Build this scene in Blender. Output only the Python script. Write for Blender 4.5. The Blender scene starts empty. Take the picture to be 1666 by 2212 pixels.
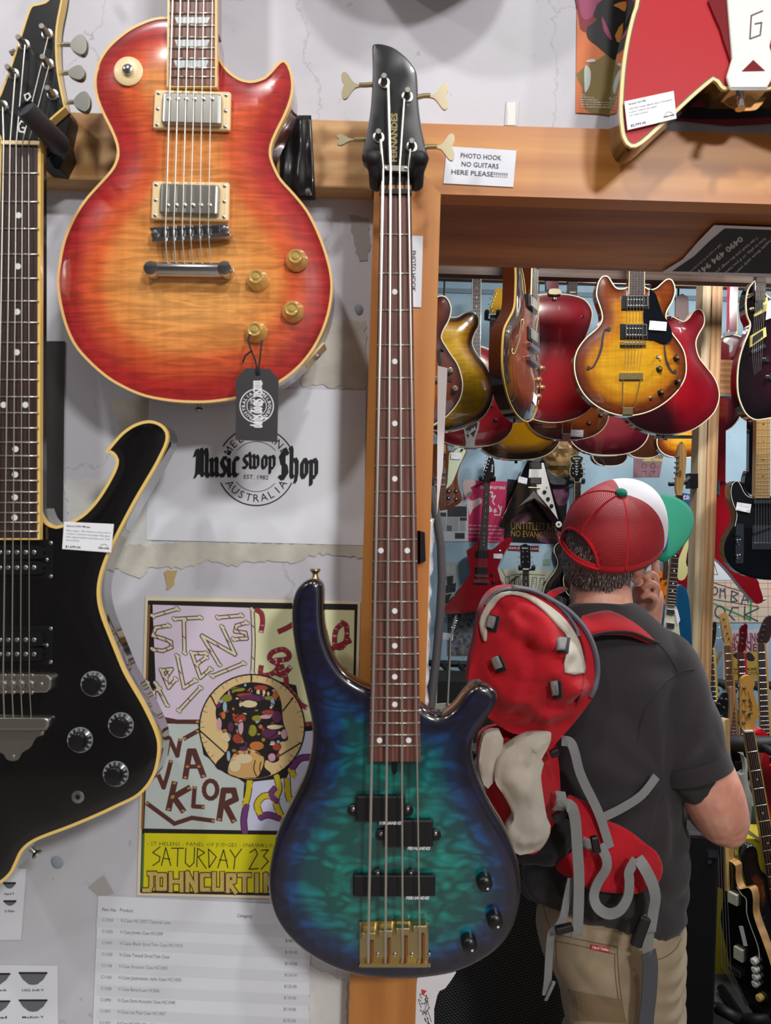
import bpy, bmesh, math, random
import numpy as np
from mathutils import Vector, Matrix
from mathutils.geometry import delaunay_2d_cdt, tessellate_polygon

sc = bpy.context.scene
COL = sc.collection
R = random.Random(7)

# ------------------------------------------------------------------ camera
W, H, F = 1666.0, 2212.0, 1600.0
EYE = Vector((0, 0, 1.75))
ROLL = math.radians(1.75)
RIGHT = Vector((math.cos(ROLL), 0, math.sin(ROLL)))
UP = Vector((-math.sin(ROLL), 0, math.cos(ROLL)))
FWD = Vector((0, 1, 0))
VIEW = Matrix((RIGHT, FWD, UP)).transposed()          # columns right, forward, up
cam = bpy.data.cameras.new('camera')
cam.sensor_fit = 'VERTICAL'; cam.sensor_height = 36.0; cam.lens = F / H * 36.0
cam.clip_start = .02
cam.dof.use_dof = True; cam.dof.focus_distance = 1.9; cam.dof.aperture_fstop = 11
cam_o = bpy.data.objects.new('camera', cam)
cam_o.matrix_world = Matrix.Translation(EYE) @ Matrix((RIGHT, UP, -FWD)).transposed().to_4x4()
COL.objects.link(cam_o); sc.camera = cam_o

# ------------------------------------------------------------------ light
sc.view_settings.view_transform = 'Standard'
sc.view_settings.look = 'None'
sc.view_settings.gamma = 1.0
sc.view_settings.use_curve_mapping = False
sc.view_settings.exposure = 0.0
world = bpy.data.worlds.new('world'); sc.world = world
world.use_nodes = True
world.node_tree.nodes['Background'].inputs[0].default_value = (.93, .96, 1, 1)
world.node_tree.nodes['Background'].inputs[1].default_value = 1.0

def area_lamp(name, loc, aim, size, power, color=(1, .985, .965)):
    l = bpy.data.lights.new(name, 'AREA'); l.shape = 'DISK'; l.size = size
    l.energy = power; l.color = color
    o = bpy.data.objects.new(name, l); COL.objects.link(o)
    o.location = loc
    o.rotation_euler = (Vector(aim) - Vector(loc)).to_track_quat('-Z', 'Y').to_euler()
    return o
# spotlights hanging from the ceiling of the front room, above the camera, and an added fill lamp
area_lamp('ceiling_or_fill_lamp', (-.60, -.12, 3.2), (-.25, 1, 1.3), .11, 8.5)
area_lamp('ceiling_or_fill_lamp', (.40, -.15, 3.2), (.1, 1, 1.3), .11, 8.5)
area_lamp('ceiling_or_fill_lamp', (-1.6, -.10, 3.2), (-.6, 1, 1.2), .11, 7)
area_lamp('ceiling_or_fill_lamp', (1.4, -.10, 3.2), (.8, 1, 1.6), .11, 7)
area_lamp('ceiling_or_fill_lamp', (1.35, -2.2, 3.3), (.7, -1.0, 0), .5, 80)  # wide fill lamp added to light the floor and lift the soffit
# lamps on the ceiling of the second room
area_lamp('ceiling_or_fill_lamp', (.7, 1.75, 3.2), (.9, 2.4, 1.2), .35, 32, (1, .98, .96))
area_lamp('ceiling_or_fill_lamp', (2.1, 2.2, 3.2), (1.8, 3.0, 1.2), .35, 36, (1, .98, .96))
area_lamp('ceiling_or_fill_lamp', (1.3, 3.6, 3.2), (1.5, 4.6, .9), .35, 34, (1, .98, .96))
area_lamp('ceiling_or_fill_lamp', (2.8, 3.6, 3.2), (2.6, 4.6, .9), .35, 34, (1, .98, .96))

# ------------------------------------------------------------------ helpers
def lin(c):
    c = c / 255.0
    return c / 12.92 if c <= .04045 else ((c + .055) / 1.055) ** 2.4
def rgb(c):
    return (lin(c[0]), lin(c[1]), lin(c[2]), 1.0)

MATS = {}
def newmat(name):
    m = bpy.data.materials.new(name); m.use_nodes = True
    n = m.node_tree.nodes; b = n['Principled BSDF']
    return m, m.node_tree, b
def node(t, kind, **kw):
    n = t.nodes.new(kind)
    for k, v in kw.items():
        if k.startswith('i_'):
            n.inputs[k[2:].replace('_', ' ')].default_value = v
        else:
            setattr(n, k, v)
    return n
def ramp(t, stops, fac=None, interp='LINEAR'):
    r = t.nodes.new('ShaderNodeValToRGB'); r.color_ramp.interpolation = interp
    e = r.color_ramp.elements
    while len(e) < len(stops): e.new(.5)
    for i, (p, c) in enumerate(stops):
        e[i].position = p; e[i].color = c if len(c) == 4 else rgb(c)
    if fac is not None: t.links.new(fac, r.inputs[0])
    return r
def mixc(t, mode, fac, a, b):
    m = t.nodes.new('ShaderNodeMix'); m.data_type = 'RGBA'; m.blend_type = mode
    for sock, v in ((m.inputs[0], fac), (m.inputs[6], a), (m.inputs[7], b)):
        if hasattr(v, 'is_linked') or hasattr(v, 'links'): t.links.new(v, sock)
        elif isinstance(v, (int, float)): sock.default_value = v
        else: sock.default_value = v if len(v) == 4 else rgb(v)
    return m.outputs[2]
def coords(t, scale=(1, 1, 1), loc=(0, 0, 0), rot=(0, 0, 0)):
    tc = t.nodes.new('ShaderNodeTexCoord'); mp = t.nodes.new('ShaderNodeMapping')
    mp.inputs['Scale'].default_value = scale; mp.inputs['Location'].default_value = loc
    mp.inputs['Rotation'].default_value = rot
    t.links.new(tc.outputs['Object'], mp.inputs[0])
    return mp.outputs[0]
def add_bump(t, b, height, strength=.3, dist=.002):
    bp = t.nodes.new('ShaderNodeBump'); bp.inputs['Strength'].default_value = strength
    bp.inputs['Distance'].default_value = dist
    t.links.new(height, bp.inputs['Height']); t.links.new(bp.outputs[0], b.inputs['Normal'])

def mat(name, col=None, rough=.5, metal=0.0, coat=0.0, var=0.0, vscale=30, bump=0.0, bscale=200, spec=.5, alpha=1, emit=0, trans=0):
    if name in MATS: return MATS[name]
    m, t, b = newmat(name)
    b.inputs['Base Color'].default_value = rgb(col)
    b.inputs['Roughness'].default_value = rough; b.inputs['Metallic'].default_value = metal
    b.inputs['Coat Weight'].default_value = coat; b.inputs['Coat Roughness'].default_value = .04
    b.inputs['Specular IOR Level'].default_value = spec
    b.inputs['Alpha'].default_value = alpha
    b.inputs['Transmission Weight'].default_value = trans
    if emit:
        b.inputs['Emission Color'].default_value = rgb(col); b.inputs['Emission Strength'].default_value = emit
    if var:
        nz = node(t, 'ShaderNodeTexNoise', i_Scale=vscale, i_Detail=4.0)
        t.links.new(coords(t), nz.inputs['Vector'])
        r = ramp(t, [(.3, (1 - var,) * 3 + (1,)), (.7, (1 + var * .4,) * 3 + (1,))], nz.outputs[0])
        t.links.new(mixc(t, 'MULTIPLY', 1.0, rgb(col), r.outputs[0]), b.inputs['Base Color'])
    if bump:
        nb = node(t, 'ShaderNodeTexNoise', i_Scale=bscale, i_Detail=3.0)
        t.links.new(coords(t), nb.inputs['Vector'])
        add_bump(t, b, nb.outputs[0], bump)
    MATS[name] = m
    return m

def wood(name, c0, c1, axis='X', rough=.4, coat=.2, scale=1.0, ring=9.0, knots=False):
    """long grain along the given object axis"""
    if name in MATS: return MATS[name]
    m, t, b = newmat(name)
    s = {'X': (1.2, 9, 9), 'Y': (9, 1.2, 9), 'Z': (9, 9, 1.2)}[axis]
    v = coords(t, tuple(k * scale for k in s))
    n1 = node(t, 'ShaderNodeTexNoise', i_Scale=2.2, i_Detail=6.0, i_Distortion=.8)
    t.links.new(v, n1.inputs['Vector'])
    v2 = coords(t, tuple(k * scale * (ring if k > 2 else 2) for k in s))
    n2 = node(t, 'ShaderNodeTexNoise', i_Scale=1.6, i_Detail=3.0)
    t.links.new(v2, n2.inputs['Vector'])
    wv = node(t, 'ShaderNodeTexWave', i_Scale=.9, i_Distortion=5.0, i_Detail=2.0)
    wv.bands_direction = {'X': 'Z', 'Y': 'X', 'Z': 'X'}[axis]
    t.links.new(v, wv.inputs['Vector'])
    mx = mixc(t, 'MIX', .45, n1.outputs[0], n2.outputs[0])
    mx = mixc(t, 'MIX', .3, mx, wv.outputs[0])
    r = ramp(t, [(.28, c1), (.5, tuple((a + d) / 2 for a, d in zip(c0, c1))), (.68, c0)], mx)
    t.links.new(r.outputs[0], b.inputs['Base Color'])
    b.inputs['Roughness'].default_value = rough; b.inputs['Coat Weight'].default_value = coat; b.inputs['Coat Roughness'].default_value = .25 if coat < .9 else .05
    add_bump(t, b, n2.outputs[0], .12, .001)
    MATS[name] = m
    return m

def burst(name, stops, width, flame=None, rough=.22, coat=1.0):
    """colour by distance from the rim of the top (attribute edge, metres) with optional figure"""
    if name in MATS: return MATS[name]
    m, t, b = newmat(name)
    at = node(t, 'ShaderNodeAttribute', attribute_name='edge')
    mr = node(t, 'ShaderNodeMapRange'); mr.inputs[2].default_value = width
    t.links.new(at.outputs['Fac'], mr.inputs[0])
    nz = node(t, 'ShaderNodeTexNoise', i_Scale=9.0, i_Detail=2.0)
    t.links.new(coords(t), nz.inputs['Vector'])
    ad = node(t, 'ShaderNodeMath', operation='MULTIPLY_ADD'); ad.inputs[1].default_value = .16
    t.links.new(nz.outputs[0], ad.inputs[0])
    sb = node(t, 'ShaderNodeMath', operation='SUBTRACT'); sb.inputs[1].default_value = .08
    t.links.new(mr.outputs[0], sb.inputs[0]); t.links.new(sb.outputs[0], ad.inputs[2])
    col = ramp(t, stops, ad.outputs[0], 'EASE').outputs[0]
    if flame:
        kind, sc_, amt = flame
        if kind == 'flame':      # horizontal stripes, split on the centre joint
            v = coords(t, (1.6, 1, 14))
            wv = node(t, 'ShaderNodeTexNoise', i_Scale=sc_, i_Detail=5.0, i_Distortion=1.2)
            t.links.new(v, wv.inputs['Vector'])
            rr = ramp(t, [(.36, (1 - amt,) * 3 + (1,)), (.62, (1.12, 1.12, 1.12, 1))], wv.outputs[0])
            v2 = coords(t, (30, 1, 1.5))
            n2 = node(t, 'ShaderNodeTexNoise', i_Scale=3.0, i_Detail=3.0)
            t.links.new(v2, n2.inputs['Vector'])
            r2 = ramp(t, [(.3, (.88, .86, .84, 1)), (.6, (1, 1, 1, 1))], n2.outputs[0])
            col = mixc(t, 'MULTIPLY', 1.0, mixc(t, 'MULTIPLY', 1.0, col, rr.outputs[0]), r2.outputs[0])
        else:                    # quilt: smooth pillowy cells
            v = coords(t, (1, 1, 2.0))
            dn = node(t, 'ShaderNodeTexNoise', i_Scale=14.0, i_Detail=2.0)
            t.links.new(v, dn.inputs['Vector'])
            mv = mixc(t, 'ADD', .12, v, dn.outputs['Color'])
            vo = node(t, 'ShaderNodeTexVoronoi', i_Scale=sc_, feature='SMOOTH_F1')
            vo.inputs['Smoothness'].default_value = .45
            t.links.new(mv, vo.inputs['Vector'])
            n3 = node(t, 'ShaderNodeTexNoise', i_Scale=20.0, i_Detail=2.0)
            t.links.new(v, n3.inputs['Vector'])
            q = mixc(t, 'MIX', .35, vo.outputs['Distance'], n3.outputs[0])
            rr = ramp(t, [(.18, (1.25, 1.25, 1.25, 1)), (.58, (1 - amt,) * 3 + (1,))], q)
            col = mixc(t, 'MULTIPLY', 1.0, col, rr.outputs[0])
    t.links.new(col, b.inputs['Base Color'])
    b.inputs['Roughness'].default_value = rough
    b.inputs['Coat Weight'].default_value = coat; b.inputs['Coat Roughness'].default_value = .03
    MATS[name] = m
    return m

def ray(px, py):
    return RIGHT * ((px - W / 2) / F) + FWD + UP * ((H / 2 - py) / F)
def P(px, py, d):
    """point of the world seen at a pixel, at depth d in front of the camera"""
    return EYE + ray(px, py) * d

def mesh_obj(name, verts, faces, mats, parent=None, smooth=False, angle=None, fm=None):
    me = bpy.data.meshes.new(name)
    me.from_pydata([tuple(v) for v in verts], [], faces)
    if not isinstance(mats, (list, tuple)): mats = [mats]
    for m in mats: me.materials.append(m)
    if fm is not None: me.polygons.foreach_set('material_index', fm)
    if smooth:
        me.polygons.foreach_set('use_smooth', [True] * len(me.polygons))
        if angle: me.set_sharp_from_angle(angle=math.radians(angle))
    o = bpy.data.objects.new(name, me); COL.objects.link(o)
    if parent is not None: o.parent = parent
    return o
def link(name, me, parent=None, loc=None):
    o = bpy.data.objects.new(name, me); COL.objects.link(o)
    if parent is not None: o.parent = parent
    if loc is not None: o.location = loc
    return o
def tag(o, label=None, cat=None, group=None, kind=None):
    if label: o['label'] = label
    if cat: o['category'] = cat
    if group: o['group'] = group
    if kind: o['kind'] = kind
    return o

class MB:
    """collects shapes into one mesh"""
    def __init__(s): s.v = []; s.f = []
    def add(s, v, f):
        k = len(s.v); s.v += [tuple(p) for p in v]; s.f += [tuple(i + k for i in q) for q in f]
        return s
    def box(s, a, b):
        x0, y0, z0 = a; x1, y1, z1 = b
        return s.add([(x0, y0, z0), (x1, y0, z0), (x1, y1, z0), (x0, y1, z0), (x0, y0, z1), (x1, y0, z1), (x1, y1, z1), (x0, y1, z1)],
                     [(0, 3, 2, 1), (4, 5, 6, 7), (0, 1, 5, 4), (1, 2, 6, 5), (2, 3, 7, 6), (3, 0, 4, 7)])
    def tube(s, pts, r, n=8, cap=True, flat=None):
        pts = [Vector(p) for p in pts]; rs = r if isinstance(r, (list, tuple)) else [r] * len(pts)
        ring = []; prev = None
        for i, p in enumerate(pts):
            tng = (pts[min(i + 1, len(pts) - 1)] - pts[max(i - 1, 0)]).normalized()
            if prev is None:
                a = Vector((0, 0, 1)) if abs(tng.z) < .9 else Vector((1, 0, 0))
                u = tng.cross(a).normalized()
            else:
                u = (prev - tng * prev.dot(tng)).normalized()
            prev = u; w = tng.cross(u)
            k2 = flat if flat else 1.0
            ring.append([p + u * math.cos(2 * math.pi * j / n) * rs[i] + w * math.sin(2 * math.pi * j / n) * rs[i] * k2 for j in range(n)])
        v = [q for rg in ring for q in rg]; f = []
        for i in range(len(pts) - 1):
            for j in range(n):
                f.append((i * n + j, i * n + (j + 1) % n, (i + 1) * n + (j + 1) % n, (i + 1) * n + j))
        if cap:
            f.append(tuple(range(n - 1, -1, -1))); f.append(tuple((len(pts) - 1) * n + j for j in range(n)))
        return s.add(v, f)
    def lathe(s, prof, n=16, c=(0, 0, 0)):
        """profile [(radius, height)], axis towards the viewer (-Y)"""
        v = []; f = []
        for r, h in prof:
            for j in range(n):
                a = 2 * math.pi * j / n
                v.append((c[0] + r * math.cos(a), c[1] - h, c[2] + r * math.sin(a)))
        for i in range(len(prof) - 1):
            for j in range(n):
                f.append((i * n + j, i * n + (j + 1) % n, (i + 1) * n + (j + 1) % n, (i + 1) * n + j))
        f.append(tuple(range(n - 1, -1, -1))); f.append(tuple((len(prof) - 1) * n + j for j in range(n)))
        return s.add(v, f)
    def prism(s, pts, y0, y1):
        """polygon in x,z extruded from y0 to y1 (y0 nearer the viewer)"""
        pts = ccw([(p[0], p[1]) for p in pts]); n = len(pts)
        tris = tessellate_polygon([[Vector((p[0], p[1], 0)) for p in pts]])
        v = [(p[0], y0, p[1]) for p in pts] + [(p[0], y1, p[1]) for p in pts]
        f = []
        for t in tris:
            a, b, c = [pts[i] for i in t]
            ar = (b[0] - a[0]) * (c[1] - a[1]) - (c[0] - a[0]) * (b[1] - a[1])
            t = t if ar > 0 else (t[2], t[1], t[0])
            f.append(tuple(t)); f.append(tuple(i + n for i in reversed(t)))
        for i in range(n):
            j = (i + 1) % n
            f.append((i, i + n, j + n, j))
        return s.add(v, f)
    def build(s, name, m, parent=None, smooth=False, angle=None):
        return mesh_obj(name, s.v, s.f, m, parent, smooth, angle)

def ccw(p):
    a = sum(p[i][0] * p[(i + 1) % len(p)][1] - p[(i + 1) % len(p)][0] * p[i][1] for i in range(len(p)))
    return p if a > 0 else p[::-1]
def smooth(pts, k=4, closed=True, corners=()):
    """Catmull-Rom through the points; indices in corners stay sharp"""
    n = len(pts); out = []
    rng = range(n if closed else n - 1)
    def g(i): return pts[i % n] if closed else pts[max(0, min(n - 1, i))]
    for i in rng:
        p1, p2 = g(i), g(i + 1)
        p0 = p1 if (i % n) in corners else g(i - 1)
        p3 = p2 if ((i + 1) % n) in corners else g(i + 2)
        dim = len(p1)
        for j in range(k):
            t = j / k
            out.append(tuple(.5 * (2 * p1[q] + (p2[q] - p0[q]) * t + (2 * p0[q] - 5 * p1[q] + 4 * p2[q] - p3[q]) * t * t
                                   + (3 * p1[q] - p0[q] - 3 * p2[q] + p3[q]) * t ** 3) for q in range(dim)))
    if not closed: out.append(tuple(pts[-1]))
    return out
def resample(pts, step):
    p = np.array(pts + [pts[0]]); seg = np.hypot(*(p[1:] - p[:-1]).T)
    keep = [0]; acc = 0
    for i, l in enumerate(seg[:-1]):
        acc += l
        if acc >= step * .7: keep.append(i + 1); acc = 0
    return [tuple(p[i]) for i in keep]
def seg_dist(pts, poly):
    P_ = np.asarray(pts, float)[:, None, :]; A = np.asarray(poly, float); B = np.roll(A, -1, 0); D = B - A
    t = np.clip(((P_ - A) * D).sum(2) / np.maximum((D * D).sum(1), 1e-12), 0, 1)
    d = P_ - (A + t[..., None] * D)
    return np.sqrt((d * d).sum(2)).min(1)
def inside(pts, poly):
    P_ = np.asarray(pts, float); A = np.asarray(poly, float); B = np.roll(A, -1, 0)
    x, y = P_[:, 0:1], P_[:, 1:2]
    c = ((A[:, 1] > y) != (B[:, 1] > y)) & (x < (B[:, 0] - A[:, 0]) * (y - A[:, 1]) / np.where(B[:, 1] == A[:, 1], 1e-12, B[:, 1] - A[:, 1]) + A[:, 0])
    return c.sum(1) % 2 == 1
def normals_in(poly):
    A = np.asarray(poly, float); t = np.roll(A, -1, 0) - np.roll(A, 1, 0)
    t /= np.maximum(np.hypot(t[:, 0], t[:, 1])[:, None], 1e-9)
    return np.stack([-t[:, 1], t[:, 0]], 1)          # inward for a ccw outline

def slab(name, outline, thick, front, back=None, rings=(.003, .008), grid=.02, mats=None, parent=None, y0=0.0, holes=(), warp=None, angle=38):
    """solid with the given outline (x,z); front(d)/back(d) give how far each face drops at distance d from the rim"""
    out = ccw(list(outline)); A = np.array(out); nin = normals_in(out)
    pts = [tuple(p) for p in out]
    for rg in rings:
        q = A + nin * rg
        ok = inside(q, out) & (seg_dist(q, out) > rg * .9)
        pts += [tuple(p) for p in q[ok]]
    x0, z0 = A.min(0); x1, z1 = A.max(0)
    gx, gz = np.meshgrid(np.arange(x0, x1, grid), np.arange(z0, z1, grid)); gx = gx + (np.arange(gx.shape[0])[:, None] % 2) * grid / 2
    g = np.stack([gx.ravel(), gz.ravel()], 1)
    if len(g):
        g = g[inside(g, out)]
        if len(g):
            g = g[seg_dist(g, out) > (max(rings) if rings else 0) + grid * .45]; pts += [tuple(p) for p in g]
    n = len(out); edges = [(i, (i + 1) % n) for i in range(n)]
    hp = []
    for hl in holes:
        k = len(pts); hl = list(hl); pts += hl
        edges += [(k + i, k + (i + 1) % len(hl)) for i in range(len(hl))]; hp.append(hl)
    vv, ee, ff, *_ = delaunay_2d_cdt([Vector(p) for p in pts], edges, [], 1, 1e-7)
    V = np.array([(v.x, v.y) for v in vv]); D = seg_dist(V, out)
    faces = [tuple(f) for f in ff]
    if hp:
        cen = np.array([V[list(f)].mean(0) for f in faces]); bad = np.zeros(len(faces), bool)
        for hl in hp: bad |= inside(cen, hl)
        faces = [f for f, b_ in zip(faces, bad) if not b_]
    nv = len(V); fr = np.array([front(d) for d in D]); bk = np.array([(back(d) if back else 0) for d in D])
    if warp is not None: fr = fr + np.array([warp(p[0], p[1], d) for p, d in zip(V, D)])
    verts = [(V[i, 0], y0 + fr[i], V[i, 1]) for i in range(nv)] + [(V[i, 0], y0 + thick - bk[i], V[i, 1]) for i in range(nv)]
    allf = []; fm = []; cnt = {}
    for f in faces:
        a, b, c = V[f[0]], V[f[1]], V[f[2]]
        if (b[0] - a[0]) * (c[1] - a[1]) - (c[0] - a[0]) * (b[1] - a[1]) < 0: f = (f[2], f[1], f[0])
        allf.append(f); fm.append(0)
        for i in range(3): cnt[(f[i], f[(i + 1) % 3])] = 1
        allf.append(tuple(i + nv for i in reversed(f))); fm.append(2)
    for (a, b) in cnt:
        if (b, a) not in cnt: allf.append((b, a, a + nv, b + nv)); fm.append(1)
    if not isinstance(mats, (list, tuple)): mats = [mats] * 3
    o = mesh_obj(name, verts, allf, list(mats), parent, True, angle, fm)
    at = o.data.attributes.new('edge', 'FLOAT', 'POINT'); at.data.foreach_set('value', list(D) + list(D))
    return o
def flatf(d): return 0.0
def round_over(r):
    return lambda d: (r - math.sqrt(max(0.0, r * r - (r - min(d, r)) ** 2)))
def carved(rim, width, height):
    """rim drop, then the top rises by height within width"""
    def f(d):
        t = min(1.0, d / width); t = t * t * (3 - 2 * t)
        return -height * t
    return f
def band(name, outline, w, ytop, depth, m, parent, step=None):
    """binding strip that follows an outline"""
    out = ccw(list(outline)); A = np.array(out); nin = normals_in(out)
    o_ = A - nin * .0004; i_ = A + nin * w; n = len(out)
    v = [(p[0], ytop, p[1]) for p in o_] + [(p[0], ytop, p[1]) for p in i_] + [(p[0], ytop + depth, p[1]) for p in o_] + [(p[0], ytop + depth, p[1]) for p in i_]
    f = []
    for k in range(n):
        j = (k + 1) % n
        f += [(k, j, n + j, n + k), (2 * n + k, 2 * n + j, j, k), (n + k, n + j, 3 * n + j, 3 * n + k)]
    return mesh_obj(name, v, f, m, parent, True, 40)

FONT_CACHE = {}
def glyphs(s, bold=0.0, res=3):
    key = (s, bold, res)
    if key not in FONT_CACHE:
        cu = bpy.data.curves.new('lettering', 'FONT'); cu.body = s; cu.resolution_u = res; cu.offset = bold
        cu.fill_mode = 'FRONT'
        ob = bpy.data.objects.new('lettering', cu); COL.objects.link(ob)
        bpy.context.view_layer.update()
        me = bpy.data.meshes.new_from_object(ob)
        v = [(p.co.x, p.co.y) for p in me.vertices]; f = [tuple(p.vertices) for p in me.polygons]
        bpy.data.objects.remove(ob); bpy.data.curves.remove(cu); bpy.data.meshes.remove(me)
        xs = [p[0] for p in v] or [0, 1]
        FONT_CACHE[key] = (v, f, min(xs), max(xs))
    return FONT_CACHE[key]

class G:
    """one thing, laid out in photograph pixels at its own depth (camera-parallel unless turned)"""
    def __init__(s, name, label, cat, cx, cy, d, group=None, yaw=0.0, tilt=0.0, pitch=0.0):
        s.cx, s.cy, s.d, s.k = cx, cy, d, d / F
        s.turned = bool(yaw or tilt or pitch)
        s.e = bpy.data.objects.new(name, None); COL.objects.link(s.e); s.e.empty_display_size = .05
        rot = VIEW @ Matrix.Rotation(math.radians(yaw), 3, 'Z') @ Matrix.Rotation(math.radians(pitch), 3, 'X') @ Matrix.Rotation(math.radians(tilt), 3, 'Y')
        s.e.matrix_world = Matrix.Translation(P(cx, cy, d)) @ rot.to_4x4()
        tag(s.e, label, cat, group)
    def xz(s, px, py, h=0.0):
        if s.turned: return ((px - s.cx) * s.k, (s.cy - py) * s.k)
        q = (s.d - h) / F
        return ((px - W / 2) * q - (s.cx - W / 2) * s.k, (H / 2 - py) * q - (H / 2 - s.cy) * s.k)
    def pt(s, px, py, h=0.0):
        x, z = s.xz(px, py, h); return Vector((x, -h, z))
    def poly(s, pts, h=0.0): return [s.xz(p[0], p[1], h) for p in pts]
    def plate(s, name, pts, h0, h1, m, parent=None, sm=0, corners=(), angle=None):
        if sm: pts = smooth(pts, sm, True, corners)
        return MB().prism(s.poly(pts, h1), -h1, -h0).build(name, m, parent or s.e, bool(angle), angle)
    def lathe(s, name, px, py, prof, m, n=16, parent=None, smooth=True, h=0.0):
        x, z = s.xz(px, py, h); mm = MB().lathe(prof, n)
        o = mm.build(name, m, parent or s.e, smooth, 40); o.location = (x, -h, z)
        return o
    def copies(s, name, me, spots, h=0.0, parent=None):
        return [link(name, me, parent or s.e, s.pt(px, py, h)) for px, py in spots]
    def tube(s, name, pts, r, m, n=6, parent=None, flat=None):
        return MB().tube([s.pt(*p) for p in pts], r, n, True, flat).build(name, m, parent or s.e, True, 60)

class Ink:
    """flat print on a sheet, one colour"""
    def __init__(s, g): s.g = g; s.m = MB(); s.n = 0
    def lift(s):
        s.n += 1; return -(s.n % 40) * 2e-6 * max(1.0, s.g.d)      # overlapping strokes never lie in one plane
    def poly(s, pts, sm=0, corners=()):
        if sm: pts = smooth(pts, sm, True, corners)
        p = ccw(s.g.poly(pts)); tris = tessellate_polygon([[Vector((a, b, 0)) for a, b in p]])
        f = []
        for t in tris:
            a, b, c = [p[i] for i in t]
            f.append(tuple(t) if (b[0] - a[0]) * (c[1] - a[1]) - (c[0] - a[0]) * (b[1] - a[1]) > 0 else tuple(reversed(t)))
        y = s.lift(); s.m.add([(a, y, b) for a, b in p], f); return s
    def rect(s, x0, y0, x1, y1): return s.poly([(x0, y0), (x1, y0), (x1, y1), (x0, y1)])
    def disc(s, px, py, r, n=24, ry=None):
        ry = ry or r
        return s.poly([(px + r * math.cos(2 * math.pi * i / n), py + ry * math.sin(2 * math.pi * i / n)) for i in range(n)])
    def stroke(s, pts, w, closed=False, sm=0, nib=None):
        if sm: pts = smooth(pts, sm, closed)
        if closed: pts = list(pts) + [pts[0]]
        if nib is not None:
            nx, ny = math.cos(nib) * w / 2, -math.sin(nib) * w / 2
            for a, b in zip(pts[:-1], pts[1:]):
                q = [(a[0] - nx, a[1] - ny), (a[0] + nx, a[1] + ny), (b[0] + nx, b[1] + ny), (b[0] - nx, b[1] - ny)]
                l = ccw(s.g.poly(q)); y = s.lift(); s.m.add([(p[0], y, p[1]) for p in l], [(0, 1, 2, 3)])
            return s
        for a, b in zip(pts[:-1], pts[1:]):
            dx, dy = b[0] - a[0], b[1] - a[1]; l = math.hypot(dx, dy) or 1
            nx, ny = -dy / l * w / 2, dx / l * w / 2; ex, ey = dx / l * w * .3, dy / l * w * .3
            q = [(a[0] + nx - ex, a[1] + ny - ey), (b[0] + nx + ex, b[1] + ny + ey), (b[0] - nx + ex, b[1] - ny + ey), (a[0] - nx - ex, a[1] - ny - ey)]
            l2 = ccw(s.g.poly(q)); y = s.lift(); s.m.add([(p[0], y, p[1]) for p in l2], [(0, 1, 2, 3)])
        if w > 4:
            for p in pts[1:-1]: s.disc(p[0], p[1], w / 2, 10)
        return s
    def text(s, string, p0, p1, cap, bold=0.0, slant=0.0, res=2):
        v, f, a, b = glyphs(string, bold, res)
        ux, uy = p1[0] - p0[0], p1[1] - p0[1]; L = math.hypot(ux, uy); ux /= L; uy /= L
        sx = L / max(b - a, 1e-6); sy = cap / .72
        out = []; yy = s.lift()
        for x, y in v:
            X = (x - a) * sx + y * sy * slant; Y = y * sy
            q = s.g.xz(p0[0] + ux * X + uy * Y, p0[1] + uy * X - ux * Y)
            out.append((q[0], yy, q[1]))
        s.m.add(out, f); return s
    def arc_text(s, string, c, r, a0, a1, cap, inner=False, bold=0.0):
        """letters on a circle from angle a0 to a1 (degrees, 0 = right, 90 = up); inner = readable along the bottom"""
        n = len(string)
        for i, ch in enumerate(string):
            if ch == ' ': continue
            a = math.radians(a0 + (a1 - a0) * (i + .5) / n)
            px, py = c[0] + r * math.cos(a), c[1] - r * math.sin(a)
            ux, uy = (math.sin(a), math.cos(a)) if not inner else (-math.sin(a), -math.cos(a))
            v, f, x0, x1 = glyphs(ch, bold, 2); w = (x1 - x0) * cap / .72
            s.text(ch, (px - ux * w / 2, py - uy * w / 2), (px + ux * w / 2, py + uy * w / 2), cap, bold)
        return s
    def build(s, name, m, h, parent=None):
        o = s.m.build(name, m, parent or s.g.e); o.location = (0, -h, 0); o['kind'] = 'stuff'
        return o

# common materials
M_CHROME = mat('chrome', (205, 205, 208), .14, 1.0)
M_NICKEL = mat('nickel', (178, 176, 170), .3, 1.0)
M_STRING = mat('string_steel', (196, 192, 184), .35, .9)
M_GOLD = mat('gold_plate', (188, 170, 124), .3, 1.0)
M_BLACK = mat('gloss_black', (7, 7, 9), .12, 0, 1.0)
M_RUBBER = mat('black_rubber', (22, 22, 25), .55)
M_PLASTIC = mat('black_plastic', (16, 16, 18), .35)
M_CREAM = mat('cream_plastic', (236, 208, 160), .35, 0, .3)
M_IVORY = mat('aged_ivory', (226, 190, 108), .35, 0, .3)
M_WHITEP = mat('white_plastic', (226, 226, 220), .35)
M_PEARL = mat('pearl', (206, 214, 216), .2, 0, .6, .25, 120)
M_PAPER = mat('white_paper', (226, 228, 236), .7, 0, 0, .05, 12)
M_INK = mat('black_ink', (26, 26, 30), .7)
M_GREYINK = mat('grey_ink', (112, 114, 122), .7)
M_ROSE = wood('rosewood', (118, 70, 58), (74, 42, 36), 'Z', .45, .1, 6)
M_DARKROSE = wood('dark_rosewood', (64, 42, 40), (40, 26, 26), 'Z', .45, .1, 6)
M_MAPLE = wood('maple_neck', (206, 166, 104), (184, 140, 80), 'Z', .3, .6, 3)
M_DOT = mat('inlay_dot', (226, 228, 230), .25, 0, .5)
M_TAG = mat('tag_card', (232, 234, 240), .45)
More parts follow.
